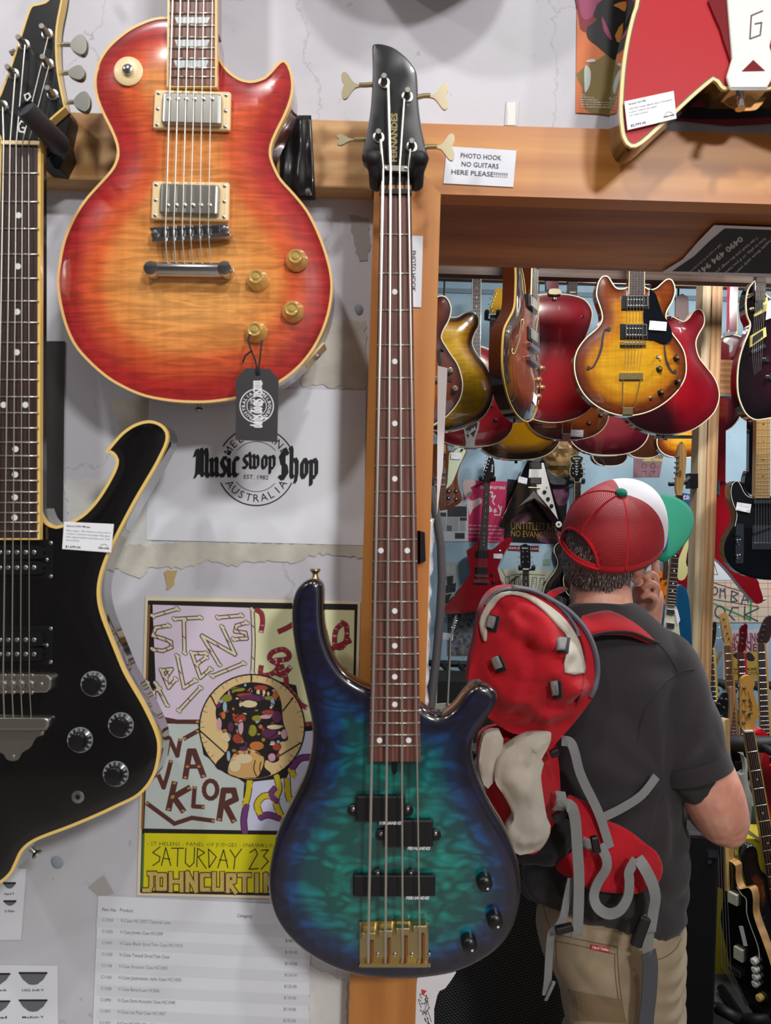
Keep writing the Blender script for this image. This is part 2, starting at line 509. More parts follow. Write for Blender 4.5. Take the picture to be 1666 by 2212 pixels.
# ------------------------------------------------------------------ the setting
def wall_material():
    m, t, b = newmat('painted_plaster')
    v = coords(t)
    n1 = node(t, 'ShaderNodeTexNoise', i_Scale=3.0, i_Detail=6.0, i_Roughness=.6); t.links.new(v, n1.inputs['Vector'])
    n2 = node(t, 'ShaderNodeTexNoise', i_Scale=11.0, i_Detail=8.0, i_Roughness=.65); t.links.new(v, n2.inputs['Vector'])
    n3 = node(t, 'ShaderNodeTexNoise', i_Scale=60.0, i_Detail=4.0); t.links.new(v, n3.inputs['Vector'])
    base = ramp(t, [(.3, (190, 189, 196)), (.55, (205, 204, 212)), (.75, (196, 196, 200))], n1.outputs[0]).outputs[0]
    peel = ramp(t, [(.69, (0, 0, 0, 1)), (.705, (1, 1, 1, 1))], n2.outputs[0]).outputs[0]
    c = mixc(t, 'MIX', peel, base, (186, 182, 172))
    vo = node(t, 'ShaderNodeTexVoronoi', i_Scale=2.3, feature='DISTANCE_TO_EDGE')
    wv = mixc(t, 'ADD', .1, v, n2.outputs['Color']); t.links.new(wv, vo.inputs['Vector'])
    cr = ramp(t, [(.0, (.55, .53, .52, 1)), (.0022, (1, 1, 1, 1))], vo.outputs['Distance']).outputs[0]
    c = mixc(t, 'MULTIPLY', .55, c, cr)
    sp = ramp(t, [(.70, (1, 1, 1, 1)), (.76, (.72, .7, .68, 1))], n3.outputs[0]).outputs[0]
    c = mixc(t, 'MULTIPLY', .8, c, sp)
    t.links.new(c, b.inputs['Base Color']); b.inputs['Roughness'].default_value = .62
    h = mixc(t, 'MIX', .5, n3.outputs[0], peel); add_bump(t, b, h, .35, .0015)
    return m
M_WALL = wall_material()
M_PLASTER = mat('bare_plaster', (204, 199, 188), .85, 0, 0, .22, 26, .5, 60)
M_PLASTER_L = mat('pale_filler', (218, 217, 214), .8, 0, 0, .12, 20, .4, 50)
M_PINE = wood('varnished_pine', (208, 142, 70), (178, 108, 46), 'X', .45, .15, 1.0)
M_PINE_V = wood('varnished_pine_upright', (204, 136, 66), (180, 110, 50), 'Z', .45, .15, 1.0)
M_RAW = wood('raw_pine', (206, 164, 112), (170, 120, 70), 'X', .6, .05, 1.3)
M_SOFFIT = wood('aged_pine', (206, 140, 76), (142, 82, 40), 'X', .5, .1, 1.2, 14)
YW, YF, YB = .99, .96, 1.259           # wall face, trim face, far side of the wall
ZB, ZT, ZS = 2.164, 2.255, 2.172        # header bottom, top, soffit
XL, XR, XD = -.0275, .059, .98          # post, doorway
w = MB()
w.box((-2.4, YW, 0), (XL + .01, YB, 3.55)); w.box((XL + .01, YW, ZT - .02), (2.6, YB, 3.55)); w.box((XD + .04, YW, 0), (2.6, YB, ZT - .02))
wall_front = tag(w.build('wall_front', M_WALL), 'lavender grey plastered shop wall, cracked and peeling, around the doorway', kind='structure')
tag(MB().prism([(XL, 0), (XR, 0), (XR, ZB), (XL, ZT)], YF, YW + .002).build('trim_1', M_PINE_V), 'varnished pine door post behind the hanging bass', kind='structure')
tag(MB().prism([(XR, ZB), (XD + .12, ZB), (XD + .12, ZT), (XL, ZT)], YF, YW + .002).build('trim_2', M_PINE), 'varnished pine header board over the doorway', kind='structure')
tag(MB().box((XR + .003, YW, ZS), (XD, YB, ZS + .03)).build('trim_3', M_SOFFIT), 'darker pine soffit lining under the header', kind='structure')
tag(MB().box((XL + .012, YW, 0), (XR - .006, YB, ZS)).build('trim_4', M_SOFFIT), 'pine lining of the near door jamb', kind='structure')
tag(MB().box((XD, YF, 0), (XD + .1, YB, ZB)).build('trim_5', M_PINE_V), 'pine jamb on the far side of the doorway', kind='structure')
rail = tag(MB().box((-2.4, .955, ZB + .002), (XL - .001, YW + .002, ZT - .001)).build('trim_6', M_RAW), 'raw pine hanging rail on the wall', kind='structure')
bv = rail.modifiers.new('bevel', 'BEVEL'); bv.width = .003; bv.segments = 2
for i in range(3):
    o = MB().lathe([(.003, 0), (.003, .0015), (.001, .002)], 8).build('nail', M_NICKEL, rail); o.location = (-.18 - i * .3, .955, ZB + .03 + .02 * (i % 2))

def flake(pts, d, m, t, name, parent, seed):
    rr = random.Random(seed); out = []
    n = len(pts)
    for i in range(n):
        a, b = pts[i], pts[(i + 1) % n]; k = max(2, int(math.hypot(b[0] - a[0], b[1] - a[1]) / 9))
        for j in range(k):
            f = j / k; out.append((a[0] + (b[0] - a[0]) * f + rr.uniform(-4, 4), a[1] + (b[1] - a[1]) * f + rr.uniform(-4, 4)))
    v = [P(p[0], p[1], d) for p in out]
    mm = MB().prism([(q.x, q.z) for q in v], d - t, d + .001)
    return mm.build(name, m, parent)
flake([(246, 1180), (420, 1172), (790, 1176), (786, 1206), (690, 1196), (640, 1214), (560, 1210), (500, 1222), (450, 1210), (400, 1228), (330, 1222), (300, 1250), (250, 1226)], YW, M_PLASTER, .0012, 'plaster_patch', wall_front, 1)
flake([(140, 1040), (240, 1036), (330, 1060), (322, 1180), (260, 1190), (150, 1130)], YW, M_PLASTER_L, .0009, 'plaster_patch', wall_front, 2)
flake([(640, 700), (790, 690), (792, 838), (648, 832), (660, 790), (630, 760)], YW, M_PLASTER, .0010, 'plaster_patch', wall_front, 3)
flake([(668, 2085), (750, 2120), (745, 2240), (664, 2240)], YW, M_PLASTER_L, .0010, 'plaster_patch', wall_front, 4)
flake([(240, 860), (330, 868), (324, 930), (300, 960), (262, 940)], YW, M_PLASTER, .0010, 'plaster_patch', wall_front, 5)
flake([(352, 1234), (384, 1230), (376, 1262), (362, 1274)], YW, mat('ochre_plaster', (190, 162, 110), .9), .0014, 'plaster_patch', wall_front, 6)
flake([(756, 468), (800, 472), (796, 560), (776, 566), (760, 500)], YW, mat('grey_filler', (168, 164, 164), .85), .0010, 'plaster_patch', wall_front, 7)

# the front room closes behind the camera; an added window opening lets in daylight as fill
M_ROOM = mat('far_room_paint', (150, 146, 142), .8, 0, 0, .4, 3)
w = MB(); w.box((-2.4, -3.1, 0), (1.3, -3, 3.55)); w.box((2.5, -3.1, 0), (2.6, -3, 3.55)); w.box((1.3, -3.1, 0), (2.5, -3, .7)); w.box((1.3, -3.1, 2.5), (2.5, -3, 3.55))
tag(w.build('wall_rear', M_ROOM), 'front room wall with an added window opening for fill light, behind the camera', kind='structure')
tag(MB().box((-2.5, -3.1, 0), (-2.4, YB, 3.55)).build('wall_near_left', M_ROOM), 'front room side wall', kind='structure')
tag(MB().box((2.6, -3.1, 0), (2.7, YB, 3.55)).build('wall_near_right', M_ROOM), 'front room side wall', kind='structure')
# second room
def blue_wall():
    m, t, b = newmat('pale_blue_paint'); v = coords(t)
    n1 = node(t, 'ShaderNodeTexNoise', i_Scale=2.2, i_Detail=6.0); t.links.new(v, n1.inputs['Vector'])
    n2 = node(t, 'ShaderNodeTexNoise', i_Scale=22.0, i_Detail=5.0); t.links.new(v, n2.inputs['Vector'])
    c = ramp(t, [(.3, (150, 178, 196)), (.6, (170, 198, 214)), (.8, (160, 184, 198))], n1.outputs[0]).outputs[0]
    s = ramp(t, [(.62, (1, 1, 1, 1)), (.72, (.84, .85, .86, 1))], n2.outputs[0]).outputs[0]
    t.links.new(mixc(t, 'MULTIPLY', 1, c, s), b.inputs['Base Color']); b.inputs['Roughness'].default_value = .6
    return m
M_BLUE = blue_wall()
YBACK = 5.35
w = MB(); w.box((-1.3, YB, 0), (XL + .01, YB + .01, 3.55)); w.box((XL + .01, YB, ZS + .03), (XD + .04, YB + .01, 3.55)); w.box((XD + .04, YB, 0), (4.1, YB + .01, 3.55))  # dark lining added so the hanging guitars reflect less haze
tag(w.build('wall_dark_lining', mat('reflection_dimmer', (62, 70, 80), .7, 0, 0, .3, 4)), 'added dark lining on the far side of the doorway wall, dims reflections', kind='structure')
M_FLOOR = mat('grey_carpet', (58, 58, 60), .95, 0, 0, .3, 300, .5, 900)
tag(MB().box((-2.4, YB, -.05), (4.2, YBACK + .1, 0)).build('floor', M_FLOOR), 'dark grey carpet floor of the second room', kind='structure')
tag(MB().box((-2.4, -3, -.05), (4.2, YB, 0)).build('floor_front', wood('floor_boards', (172, 166, 160), (150, 144, 138), 'Y', .7, .0, .6)), 'unseen timber floor of the front room, kept pale to bounce light', kind='structure')  # floor out of view, its pale tone chosen to bounce light onto the soffit
tag(MB().box((-2.4, -3, 3.55), (4.2, YBACK + .1, 3.6)).build('ceiling', mat('ceiling_white', (214, 214, 212), .8)), 'white shop ceiling', kind='structure')
wall_back = tag(MB().box((-1.3, YBACK, 0), (4.2, YBACK + .1, 3.55)).build('wall_back', M_BLUE), 'pale blue back wall of the second room', kind='structure')
tag(MB().box((4.1, YB, 0), (4.2, YBACK, 3.55)).build('wall_right', M_BLUE), 'pale blue side wall of the second room', kind='structure')
tag(MB().box((-1.4, YB, 0), (-1.3, YBACK, 3.55)).build('wall_left', M_BLUE), 'pale blue side wall behind the partition', kind='structure')
zc = P(1100, 633, YBACK).z
tag(MB().box((-1.3, YBACK - .02, zc - .016), (4.1, YBACK, zc + .016)).build('trim_7', mat('grey_conduit', (118, 136, 150), .5)), 'grey strip along the back wall', kind='structure')

# ------------------------------------------------------------------ guitar pieces
FRET_M = mat('fret_wire', (200, 196, 184), .25, .9)
def neck_board(g, left, right, m, h0, h1, parent=None, name='fretboard'):
    """left/right: (x_top,y_top,x_bottom,y_bottom) of the board edges in pixels"""
    return g.plate(name, [left[:2], right[:2], right[2:], left[2:]], h0, h1, m, parent)
def edge_at(e, y): return e[0] + (e[2] - e[0]) * (y - e[1]) / (e[3] - e[1])
def frets(g, left, right, ys, h, r=.0011, parent=None, one=False):
    mb = MB()
    for y in ys:
        a, b = g.pt(edge_at(left, y), y, h), g.pt(edge_at(right, y), y, h)
        if one:
            mb.tube([a, b], r, 4)
        else:
            MB().tube([a, a.lerp(b, .5), b], r, 6).build('fret', FRET_M, parent or g.e, True)
    if one: tag(mb.build('frets', FRET_M, parent or g.e, True), kind='stuff')
def fret_ys(y0, L, n): return [y0 + L * (1 - 2 ** (-k / 12)) for k in range(1, n + 1)]
def dots(g, spots, r, h, m=None):
    me = MB().lathe([(r, 0), (r, .0004)], 14)
    o = me.build('inlay_dot', m or M_DOT, g.e); o.location = g.pt(*spots[0], h)
    for s in spots[1:]: link('inlay_dot', o.data, g.e, g.pt(*s, h))
def strings(g, lists, rads):
    for pts, r in zip(lists, rads): g.tube('string', pts, r, M_STRING, 6)
def screw_mesh(r, m):
    me = MB().lathe([(r, 0), (r, r * .35), (r * .6, r * .6)], 10).build('screw', m, None, True, 40); d = me.data
    bpy.data.objects.remove(me); return d
SCREW = screw_mesh(.0022, M_NICKEL); POLE = screw_mesh(.0026, M_NICKEL)
def lerp_quad(q, u, v):
    a = [q[0][i] + (q[1][i] - q[0][i]) * u for i in (0, 1)]; b = [q[3][i] + (q[2][i] - q[3][i]) * u for i in (0, 1)]
    return (a[0] + (b[0] - a[0]) * v, a[1] + (b[1] - a[1]) * v)
def humbucker(g, ring, cover, h, ring_m, cover_m, poles, screws=True):
    r = g.plate('pickup_ring', smooth(ring, 4, True, ()) if False else ring, h, h + .006, ring_m)
    bv = r.modifiers.new('bevel', 'BEVEL'); bv.width = .003; bv.segments = 3
    c = g.plate('pickup', cover, h + .004, h + .013, cover_m)
    bv = c.modifiers.new('bevel', 'BEVEL'); bv.width = .0035; bv.segments = 3
    for (x, y) in poles: link('pole_piece', POLE, c, g.pt(x, y, h + .013))
    if screws:
        for u, v in ((.06, .1), (.94, .1), (.94, .9), (.06, .9), (.06, .5), (.94, .5)):
            link('screw', SCREW, r, g.pt(*lerp_quad(ring, u, v), h + .006))
    return c
def tuner_post(g, px, py, h, m=M_NICKEL, washer=M_CHROME, k=1.0):
    w_ = g.lathe('tuner_post', px, py, [(.0066 * k, 0), (.0066 * k, .0015 * k), (.0045 * k, .002 * k), (.0042 * k, .006 * k), (.0028 * k, .008 * k), (.0034 * k, .014 * k), (.003 * k, .016 * k)], m, 14, None, True, h)
    return w_
def price_tag(label, quad, d, lines, price, logo=True, h=0.0):
    cx = sum(p[0] for p in quad) / 4; cy = sum(p[1] for p in quad) / 4
    g = G('price_tag', label, 'price tag', cx, cy, d)
    s_ = g.plate('card', quad, 0, .0006, M_TAG)
    bv = s_.modifiers.new('bevel', 'BEVEL'); bv.width = .0018; bv.segments = 3; bv.affect = 'EDGES'; bv.limit_method = 'ANGLE'
    wpx = math.hypot(quad[1][0] - quad[0][0], quad[1][1] - quad[0][1]); hpx = math.hypot(quad[3][0] - quad[0][0], quad[3][1] - quad[0][1])
    k = Ink(g); k2 = Ink(g)
    for i, (txt, u1) in enumerate(lines):
        v = .17 + i * .115 + (.05 if i else 0)
        (k if i == 0 else k2).text(txt, lerp_quad(quad, .07, v), lerp_quad(quad, u1, v), hpx * .065, .012 if i == 0 else 0, 0, 1)
    k.text(price, lerp_quad(quad, .07, .93), lerp_quad(quad, .38, .93), hpx * .085, .02, 0, 1)
    if logo:
        k.text('music swop', lerp_quad(quad, .74, .88), lerp_quad(quad, .96, .88), hpx * .07, .03, 0, 1)
        c = lerp_quad(quad, .85, .84); k2.stroke([(c[0] + wpx * .08 * math.cos(a / 10 * math.pi), c[1] - wpx * .07 * math.sin(a / 10 * math.pi)) for a in range(11)], wpx * .008)
    k.build('lettering', M_INK, .0009); k2.build('fine_print', M_GREYINK, .0009)
    return g
# ------------------------------------------------------------------ teal bass in front of the post
def teal_bass():
    g = G('bass_guitar', 'teal quilted four string bass with navy burst edges hanging before the pine post', 'bass guitar', 853, 1800, .878)
    out = [(797, 1488), (776, 1479), (747, 1459), (722, 1425), (704, 1378), (698, 1328), (698, 1292), (696, 1267), (686, 1255), (672, 1251), (654, 1259), (637, 1280), (629, 1314), (630, 1364), (639, 1422), (652, 1472), (664, 1522), (672, 1562), (674, 1598), (668, 1641), (652, 1690), (618, 1758), (596, 1808), (582, 1866), (578, 1909), (582, 1952), (596, 1992), (621, 2028), (661, 2064), (711, 2093), (762, 2111), (819, 2120), (877, 2121), (934, 2116), (992, 2104), (1046, 2078), (1082, 2050), (1107, 2014), (1123, 1967), (1128, 1924), (1123, 1873), (1110, 1834), (1092, 1794), (1066, 1751), (1045, 1708), (1031, 1672), (1023, 1640), (1022, 1614), (1028, 1592), (1046, 1566), (1067, 1537), (1077, 1510), (1072, 1496), (1057, 1485), (1039, 1480), (1023, 1485), (1006, 1501), (988, 1526), (970, 1542), (952, 1548), (930, 1542), (909, 1526)]
    o2 = resample([tuple(p) for p in g.poly(smooth(out, 4, True, (0, len(out) - 1)))], .005)
    m = burst('teal_quilt', [(0, (6, 6, 18)), (.16, (12, 14, 56)), (.34, (8, 62, 112)), (.54, (0, 108, 116)), (.85, (0, 122, 112))], .088, ('quilt', 38, .68), .25)
    ms = mat('navy_gloss', (8, 9, 26), .12, 0, 1)
    slab('body', o2, .04, round_over(.009), round_over(.008), (.001, .0025, .005, .008, .012), .014, [m, ms, ms], g.e)
    # neck and fretboard
    LE, RE = (821, 418, 797, 1645), (889, 418, 909, 1645)
    ring = []
    for y, dep in ((400, .016), (430, .018), (900, .02), (1450, .022), (1500, .03), (1640, .03)):
        xl, xr = edge_at(LE, y), edge_at(RE, y); a, b = g.pt(xl, y, .006), g.pt(xr, y, .006); c = (a + b) / 2; rw = (b - a).length / 2
        ring.append([c + Vector((-rw * math.cos(math.pi * j / 8), dep * math.sin(math.pi * j / 8), 0)) for j in range(9)])
    v = [p for r_ in ring for p in r_]; f = []
    for i in range(len(ring) - 1):
        for j in range(8): f.append((i * 9 + j, (i + 1) * 9 + j, (i + 1) * 9 + j + 1, i * 9 + j + 1))
        f.append((i * 9 + 8, (i + 1) * 9 + 8, (i + 1) * 9, i * 9))
    mesh_obj('neck', v, f, wood('neck_wood', (176, 116, 66), (140, 84, 44), 'Z', .4, .3, 2), g.e, True, 50)
    neck_board(g, LE, RE, M_ROSE, .006, .013)
    frets(g, LE, RE, fret_ys(417, 1592, 24), .0133)
    fy = [417] + fret_ys(417, 1592, 24)
    mid = lambda n: (fy[n] + fy[n - 1]) / 2
    dots(g, [(853, mid(n)) for n in (3, 5, 7, 9, 15, 17, 19, 21)] + [(823, mid(12)), (880, mid(12)), (820, mid(24)), (883, mid(24))], .0033, .0131)
    g.plate('nut', [(820, 408), (890, 408), (890, 418), (820, 418)], .008, .0165, M_PLASTIC)
    # headstock
    hs = [(804, 100), (811, 93), (830, 94), (854, 103), (880, 124), (897, 147), (902, 167), (904, 210), (907, 245), (913, 283), (920, 315), (926, 338), (912, 356), (899, 372), (893, 400), (890, 416), (821, 416), (819, 388), (807, 362), (790, 350), (782, 339), (784, 320), (791, 289), (799, 245), (803, 199), (805, 147)]
    o3 = resample([tuple(p) for p in g.poly(smooth(hs, 4, True, (15, 16)), .004)], .003)
    hd = slab('headstock', o3, .015, round_over(.003), None, (.001, .003), .02, [mat('headstock_black', (20, 21, 24), .28, 0, .6)] * 3, g.e, -.004)
    ink = Ink(g)
    # logo runs up the headstock
    ink.text('FERNANDES', (857, 353), (858, 249), 13, .03, 0, 2)
    o = ink.build('lettering', M_GOLD, .0045, hd)
    bar = g.plate('string_retainer', [(819, 356), (894, 359), (894, 371), (819, 367)], .009, .0125, M_NICKEL)
    for x in (832, 877): link('screw', SCREW, bar, g.pt(x, 363, .0125))
    fish = [(0, -1.5), (9, -3), (18, -9), (24, -18), (29, -25), (36, -29), (42, -24), (42, -13), (38, -4), (38, 3), (42, 14), (41, 25), (36, 30), (29, 26), (22, 16), (12, 5), (0, 2)]
    for (px, py, kx, ky, sgn, tilt) in ((830, 180, 790, 184, -1, 1), (880, 210, 916, 207, 1, 1.0), (818, 298, 780, 301, -1, .42), (889, 318, 930, 317, 1, 1.0)):
        tp = tuner_post(g, px, py, .004, M_NICKEL)
        g.lathe('washer', px, py, [(.0095, 0), (.0095, .001), (.006, .0018)], mat('worn_gold', (214, 196, 150), .25, 1), 18, tp, True).parent = g.e
        bpy.context.view_layer.update()
        key = g.tube('tuner_shaft', [(px + sgn * 14, py + 2, -.004), (kx, ky, -.004), (kx + sgn * 14, ky, -.004)], .0028, M_GOLD, 8)
        ks = [(kx + sgn * (10 + q[0]), ky + q[1] * tilt) for q in fish]
        g.plate('tuner_key', smooth(ks, 2), -.0055, -.0025, mat('tuner_nickel', (184, 172, 144), .32, .9), key)
    nx = [827, 844, 864, 883]; px_ = [818, 835, 876, 889]; py_ = [298, 180, 210, 318]
    bx = [796, 833, 870, 907]
    strings(g, [[(px_[i] + (4 if i < 2 else -2), py_[i] + 4, .0145), (nx[i], 363, .0135), (nx[i], 412, .0178), (bx[i] + (827 + 18.7 * i - bx[i]) * .0, 2026, .022), (bx[i], 2078, .008)] for i in range(4)], (.0017, .00145, .0012, .00095))
    g.plate('truss_rod_slot', [(846, 1646), (859, 1646), (858, 1668), (852, 1674), (847, 1668)], -.001, .0012, M_PLASTIC)
    # pickups
    mp = mat('pickup_black', (13, 13, 16), .4)
    mw = mat('white_print', (222, 222, 226), .5)
    for (x0, y0, x1, y1, ears, tx) in ((768, 1720, 876, 1776, ((763, 1748), (881, 1748)), (820, 1774, 866, 1774)), (828, 1772, 936, 1831, ((823, 1801), (941, 1801)), (880, 1828, 928, 1828)), (762, 1892, 941, 1937, ((816, 1887), (888, 1887)), (877, 1934, 926, 1934))):
        p = g.plate('pickup', [(x0, y0), (x1, y0), (x1, y1), (x0, y1)], 0, .009, mp)
        b_ = p.modifiers.new('bevel', 'BEVEL'); b_.width = .0025; b_.segments = 3
        for e in ears:
            g.lathe('pickup_ear', e[0], e[1], [(.0065, 0), (.0065, .004), (.0055, .005)], mp, 14, p)
            link('screw', SCREW, p, g.pt(e[0], e[1], .005))
        Ink(g).text('FERNANDES', tx[:2], tx[2:], 6.5, .03, .2, 1).build('lettering', mw, .0094, p)
    # bridge
    br = g.plate('bridge', smooth([(780, 1992), (852, 1990), (922, 1992), (925, 2000), (925, 2080), (918, 2089), (785, 2089), (778, 2080), (778, 2000)], 3), -.001, .0035, M_GOLD)
    g.plate('bridge_lip', [(781, 2082), (922, 2082), (922, 2090), (781, 2090)], 0, .010, M_GOLD, br)
    for i in range(4):
        x = bx[i]
        y = 2032 - i * 5
        s_ = g.plate('saddle', [(x - 17, y - 17), (x + 17, y - 17), (x + 17, y), (x - 17, y)], .002, .015, M_GOLD, br)
        b_ = s_.modifiers.new('bevel', 'BEVEL'); b_.width = .002; b_.segments = 2
        g.tube('intonation_screw', [(x + 8, y, .008), (x + 8, 2086, .008)], .0016, mat('copper_screw', (190, 120, 70), .35, .9), 8, br)
        link('screw', SCREW, br, g.pt(x + 20, 2062, .0035))
    for (x, y) in ((1045, 1899), (1067, 1980), (1012, 2030)):
        k = g.lathe('knob', x, y, [(.0092, 0), (.0092, .010), (.0088, .0125), (.007, .0145), (.003, .0155), (.0005, .0157)], mat('knob_black', (14, 14, 16), .3), 24)
        o = MB().lathe([(.0013, 0), (.0013, .0006)], 8).build('pointer_dot', M_WHITEP, k); o.location = (.0028, -.0150, -.0038)
    b_ = MB().lathe([(.0055, 0), (.0035, .004), (.0032, .007), (.0065, .011), (.0062, .013)], 14).build('strap_button', M_GOLD, g.e, True, 40)
    b_.location = g.pt(681, 1252, -.02); b_.rotation_euler = (math.radians(-90), 0, 0)
    return g
teal_bass()

def yoke():
    g = G('wall_hanger', 'black rubber yoke hanger gripping the bass headstock', 'hanger', 856, 380, .885)
    foam = mat('foam_black', (26, 26, 29), .6)
    g.tube('yoke_arm', [(804, 350, .030), (806, 372, .026), (812, 388, .01), (830, 398, -.006), (856, 402, -.012), (884, 398, -.006), (898, 388, .01), (906, 372, .026), (909, 348, .030)], .0055, foam, 10)
    for x0, x1 in ((806, 814), (908, 899)):
        MB().tube([g.pt(x0, 346, .040), g.pt(x0, 342, .036), g.pt(x0, 340, .03), g.pt(x1 - (x1 - x0) * .2, 370, .018), g.pt(x1, 400, .0), g.pt(x1, 404, -.004)], [.003, .0085, .0105, .0088, .0088, .006], 14).build('foam_sleeve', foam, g.e, True, 60)
    g.tube('hook_stem', [(856, 402, -.012), (856, 404, -.07)], .006, mat('hook_steel', (40, 40, 42), .4, .6), 10)
    return g
yoke()

# ------------------------------------------------------------------ cherry sunburst single cutaway
def cherry_guitar():
    g = G('electric_guitar', 'cherry sunburst flame top single cutaway guitar with cream pickup rings', 'electric guitar', 425, 600, .885)
    out = [(364, 38), (336, 40), (302, 52), (269, 71), (235, 101), (215, 131), (206, 161), (205, 188), (210, 215), (222, 245), (239, 279), (250, 306), (254, 326), (250, 350), (239, 370), (215, 397), (188, 427), (165, 460), (148, 494), (136, 528), (128, 571), (124, 607), (128, 647), (140, 698), (159, 742), (187, 777), (227, 813), (266, 837), (314, 857), (369, 867), (417, 870), (457, 869), (512, 861), (560, 847), (607, 825), (643, 797), (671, 765), (694, 726), (710, 682), (718, 635), (717, 595), (706, 549), (689, 503), (666, 457), (637, 420), (608, 388), (593, 359), (586, 336), (588, 313), (600, 284), (617, 250), (630, 215), (634, 186), (631, 160), (624, 141), (617, 133), (610, 131), (600, 138), (588, 152), (571, 168), (554, 174), (539, 176), (519, 171), (499, 158), (483, 140), (473, 120), (468, 92), (466, 60)]
    o2 = resample([tuple(p) for p in g.poly(smooth(out, 3, True, (0, len(out) - 1)))], .0055)
    m = burst('cherry_flame', [(0, (150, 34, 38)), (.16, (178, 44, 40)), (.42, (214, 92, 50)), (.66, (224, 142, 74)), (1, (230, 160, 88))], .105, ('flame', 9.5, .3), .2)
    side = wood('mahogany_side', (150, 74, 52), (120, 52, 40), 'X', .2, 1.0, 2)
    slab('body', o2, .05, lambda d: -.0005 if d < .002 else carved(0, .055, .0075)(d) * 1.0, round_over(.006), (.002, .006, .012, .02, .03), .014, [m, side, side], g.e)
    band('binding', o2, .0026, -.0012, .009, mat('cream_binding', (232, 190, 120), .3, 0, .6), g.e)
    LE, RE = (367, -420, 360, 188), (467, -420, 469, 188)
    g.plate('neck', [(368, -420), (466, -420), (468, 60), (364, 60)], -.015, .012, side)
    neck_board(g, LE, RE, mat('neck_binding', (236, 196, 128), .35, 0, .4), .008, .0165, None, 'board_binding')
    L2, R2 = (371, -420, 365, 184), (463, -420, 464, 184)
    neck_board(g, L2, R2, wood('lp_rosewood', (136, 84, 66), (92, 54, 44), 'Z', .45, .1, 6), .0165, .0172)
    ys = [-390, -340, -290, -245, -203, -165, -130, -97, -66, -40, 0, 28.6, 55.5, 80.7, 104, 126.7, 147, 166]
    frets(g, L2, R2, ys, .0176)
    for (x0, x1, y0, y1) in ((374, 456, -92, -70), (376, 455, -20, -6), (377, 454, 37, 50), (377, 453, 86, 100), (375, 451, 130, 145)):
        g.plate('inlay', [(x0, y0), (x1, y0), (x1 - 6, y1), (x0 + 6, y1)], .0170, .0175, M_PEARL)
    cov = mat('satin_nickel', (172, 170, 164), .28, 1.0)
    humbucker(g, [(333, 192), (499, 197), (497, 282), (329, 277)], [(350, 197), (478, 201), (478, 270), (347, 266)], .0085, M_CREAM, cov, [(x, 213) for x in (365, 384, 402, 420, 439, 458)])
    humbucker(g, [(328, 390), (496, 393), (494, 477), (325, 473)], [(345, 394), (474, 398), (472, 465), (342, 461)], .0095, M_CREAM, cov, [(x, 443) for x in (362, 381, 399, 417, 434, 453)])
    # bridge
    bd = g.plate('bridge', smooth([(335, 490), (480, 484), (492, 490), (494, 502), (486, 512), (342, 522), (329, 516), (327, 500)], 3), .012, .0225, M_CHROME, None)
    bd2 = bd.modifiers.new('bevel', 'BEVEL'); bd2.width = .002; bd2.segments = 2; bd2.limit_method = 'ANGLE'
    g.plate('bridge_slot', [(348, 495), (474, 488), (474, 502), (348, 511)], .022, .0228, M_PLASTIC, bd)
    for x in (357, 375, 393.5, 411, 431, 450):
        yy = 503 - (x - 357) * .055
        g.plate('saddle', [(x - 6, yy - 5), (x + 6, yy - 5.5), (x + 4, yy + 6), (x - 4, yy + 6)], .0225, .0255, M_CHROME, bd)
    for x, y in ((335, 506), (486, 497)): g.lathe('bridge_post', x, y, [(.0045, -.012), (.0045, .001), (.002, .0015)], M_CHROME, 14, bd, True, .0228)
    tp = MB().tube([g.pt(330, 583, .016), g.pt(345, 582, .0165), g.pt(475, 584, .0165), g.pt(490, 584, .016)], [.0075, .0085, .0085, .0075], 16, True, 1.0).build('tailpiece', M_CHROME, g.e, True, 60)
    for x in (330, 488): g.lathe('tailpiece_stud', x, 584, [(.009, -.01), (.0095, .006), (.008, .009), (.004, .0095)], M_CHROME, 18, tp, True, .016)
    nt = (373, 390, 407, 424, 440, 459); br = (357, 375, 393.5, 411, 431, 450); tl = (361, 380, 398, 417, 437, 456)
    strings(g, [[(nt[i] + 1, -420, .0205), (nt[i], 0, .0215), (br[i], 503 - i, .026), (tl[i], 578, .016)] for i in range(6)], (.0009, .0008, .0007, .00055, .0005, .00045))
    kg = mat('amber_gold_knob', (212, 178, 102), .2, .35, .8)
    for (x, y) in ((557, 606), (641, 563), (633, 674), (554, 718)):
        k = g.lathe('knob', x, y, [(.0135, 0), (.0132, .002), (.0105, .007), (.0084, .010), (.0082, .0145), (.0072, .0155), (.0062, .0150), (.0058, .0140), (.0032, .0140), (.003, .0155), (.0005, .0157)], kg, 28, None, True, .008)
    w_ = g.lathe('switch_washer', 278, 155, [(.0172, 0), (.0172, .0012), (.0165, .0018), (.007, .002)], M_CREAM, 32, None, True, .0072)
    g.lathe('switch_nut', 278, 153, [(.0062, 0), (.0062, .004), (.004, .0055)], M_CHROME, 18, None, True, .0088)
    MB().tube([g.pt(278, 152, .01), g.pt(281, 146, .02), g.pt(283, 141, .027)], [.002, .0028, .0042], 12).build('switch_tip', mat('amber_tip', (214, 176, 108), .25, 0, .6), w_, True, 60)
    sb = MB().lathe([(.004, 0), (.003, .004), (.003, .007), (.0065, .010), (.006, .0125)], 14).build('strap_button', M_NICKEL, g.e, True, 40)
    sb.location = g.pt(430, 868, -.03); sb.rotation_euler = (math.radians(90), 0, 0)
    jp = MB().box((-.017, -.017, -.0012), (.017, .017, .0012)).build('jack_plate', M_CREAM, g.e); jp.location = g.pt(682, 769, -.026); jp.rotation_euler = (0, math.radians(-47), 0)
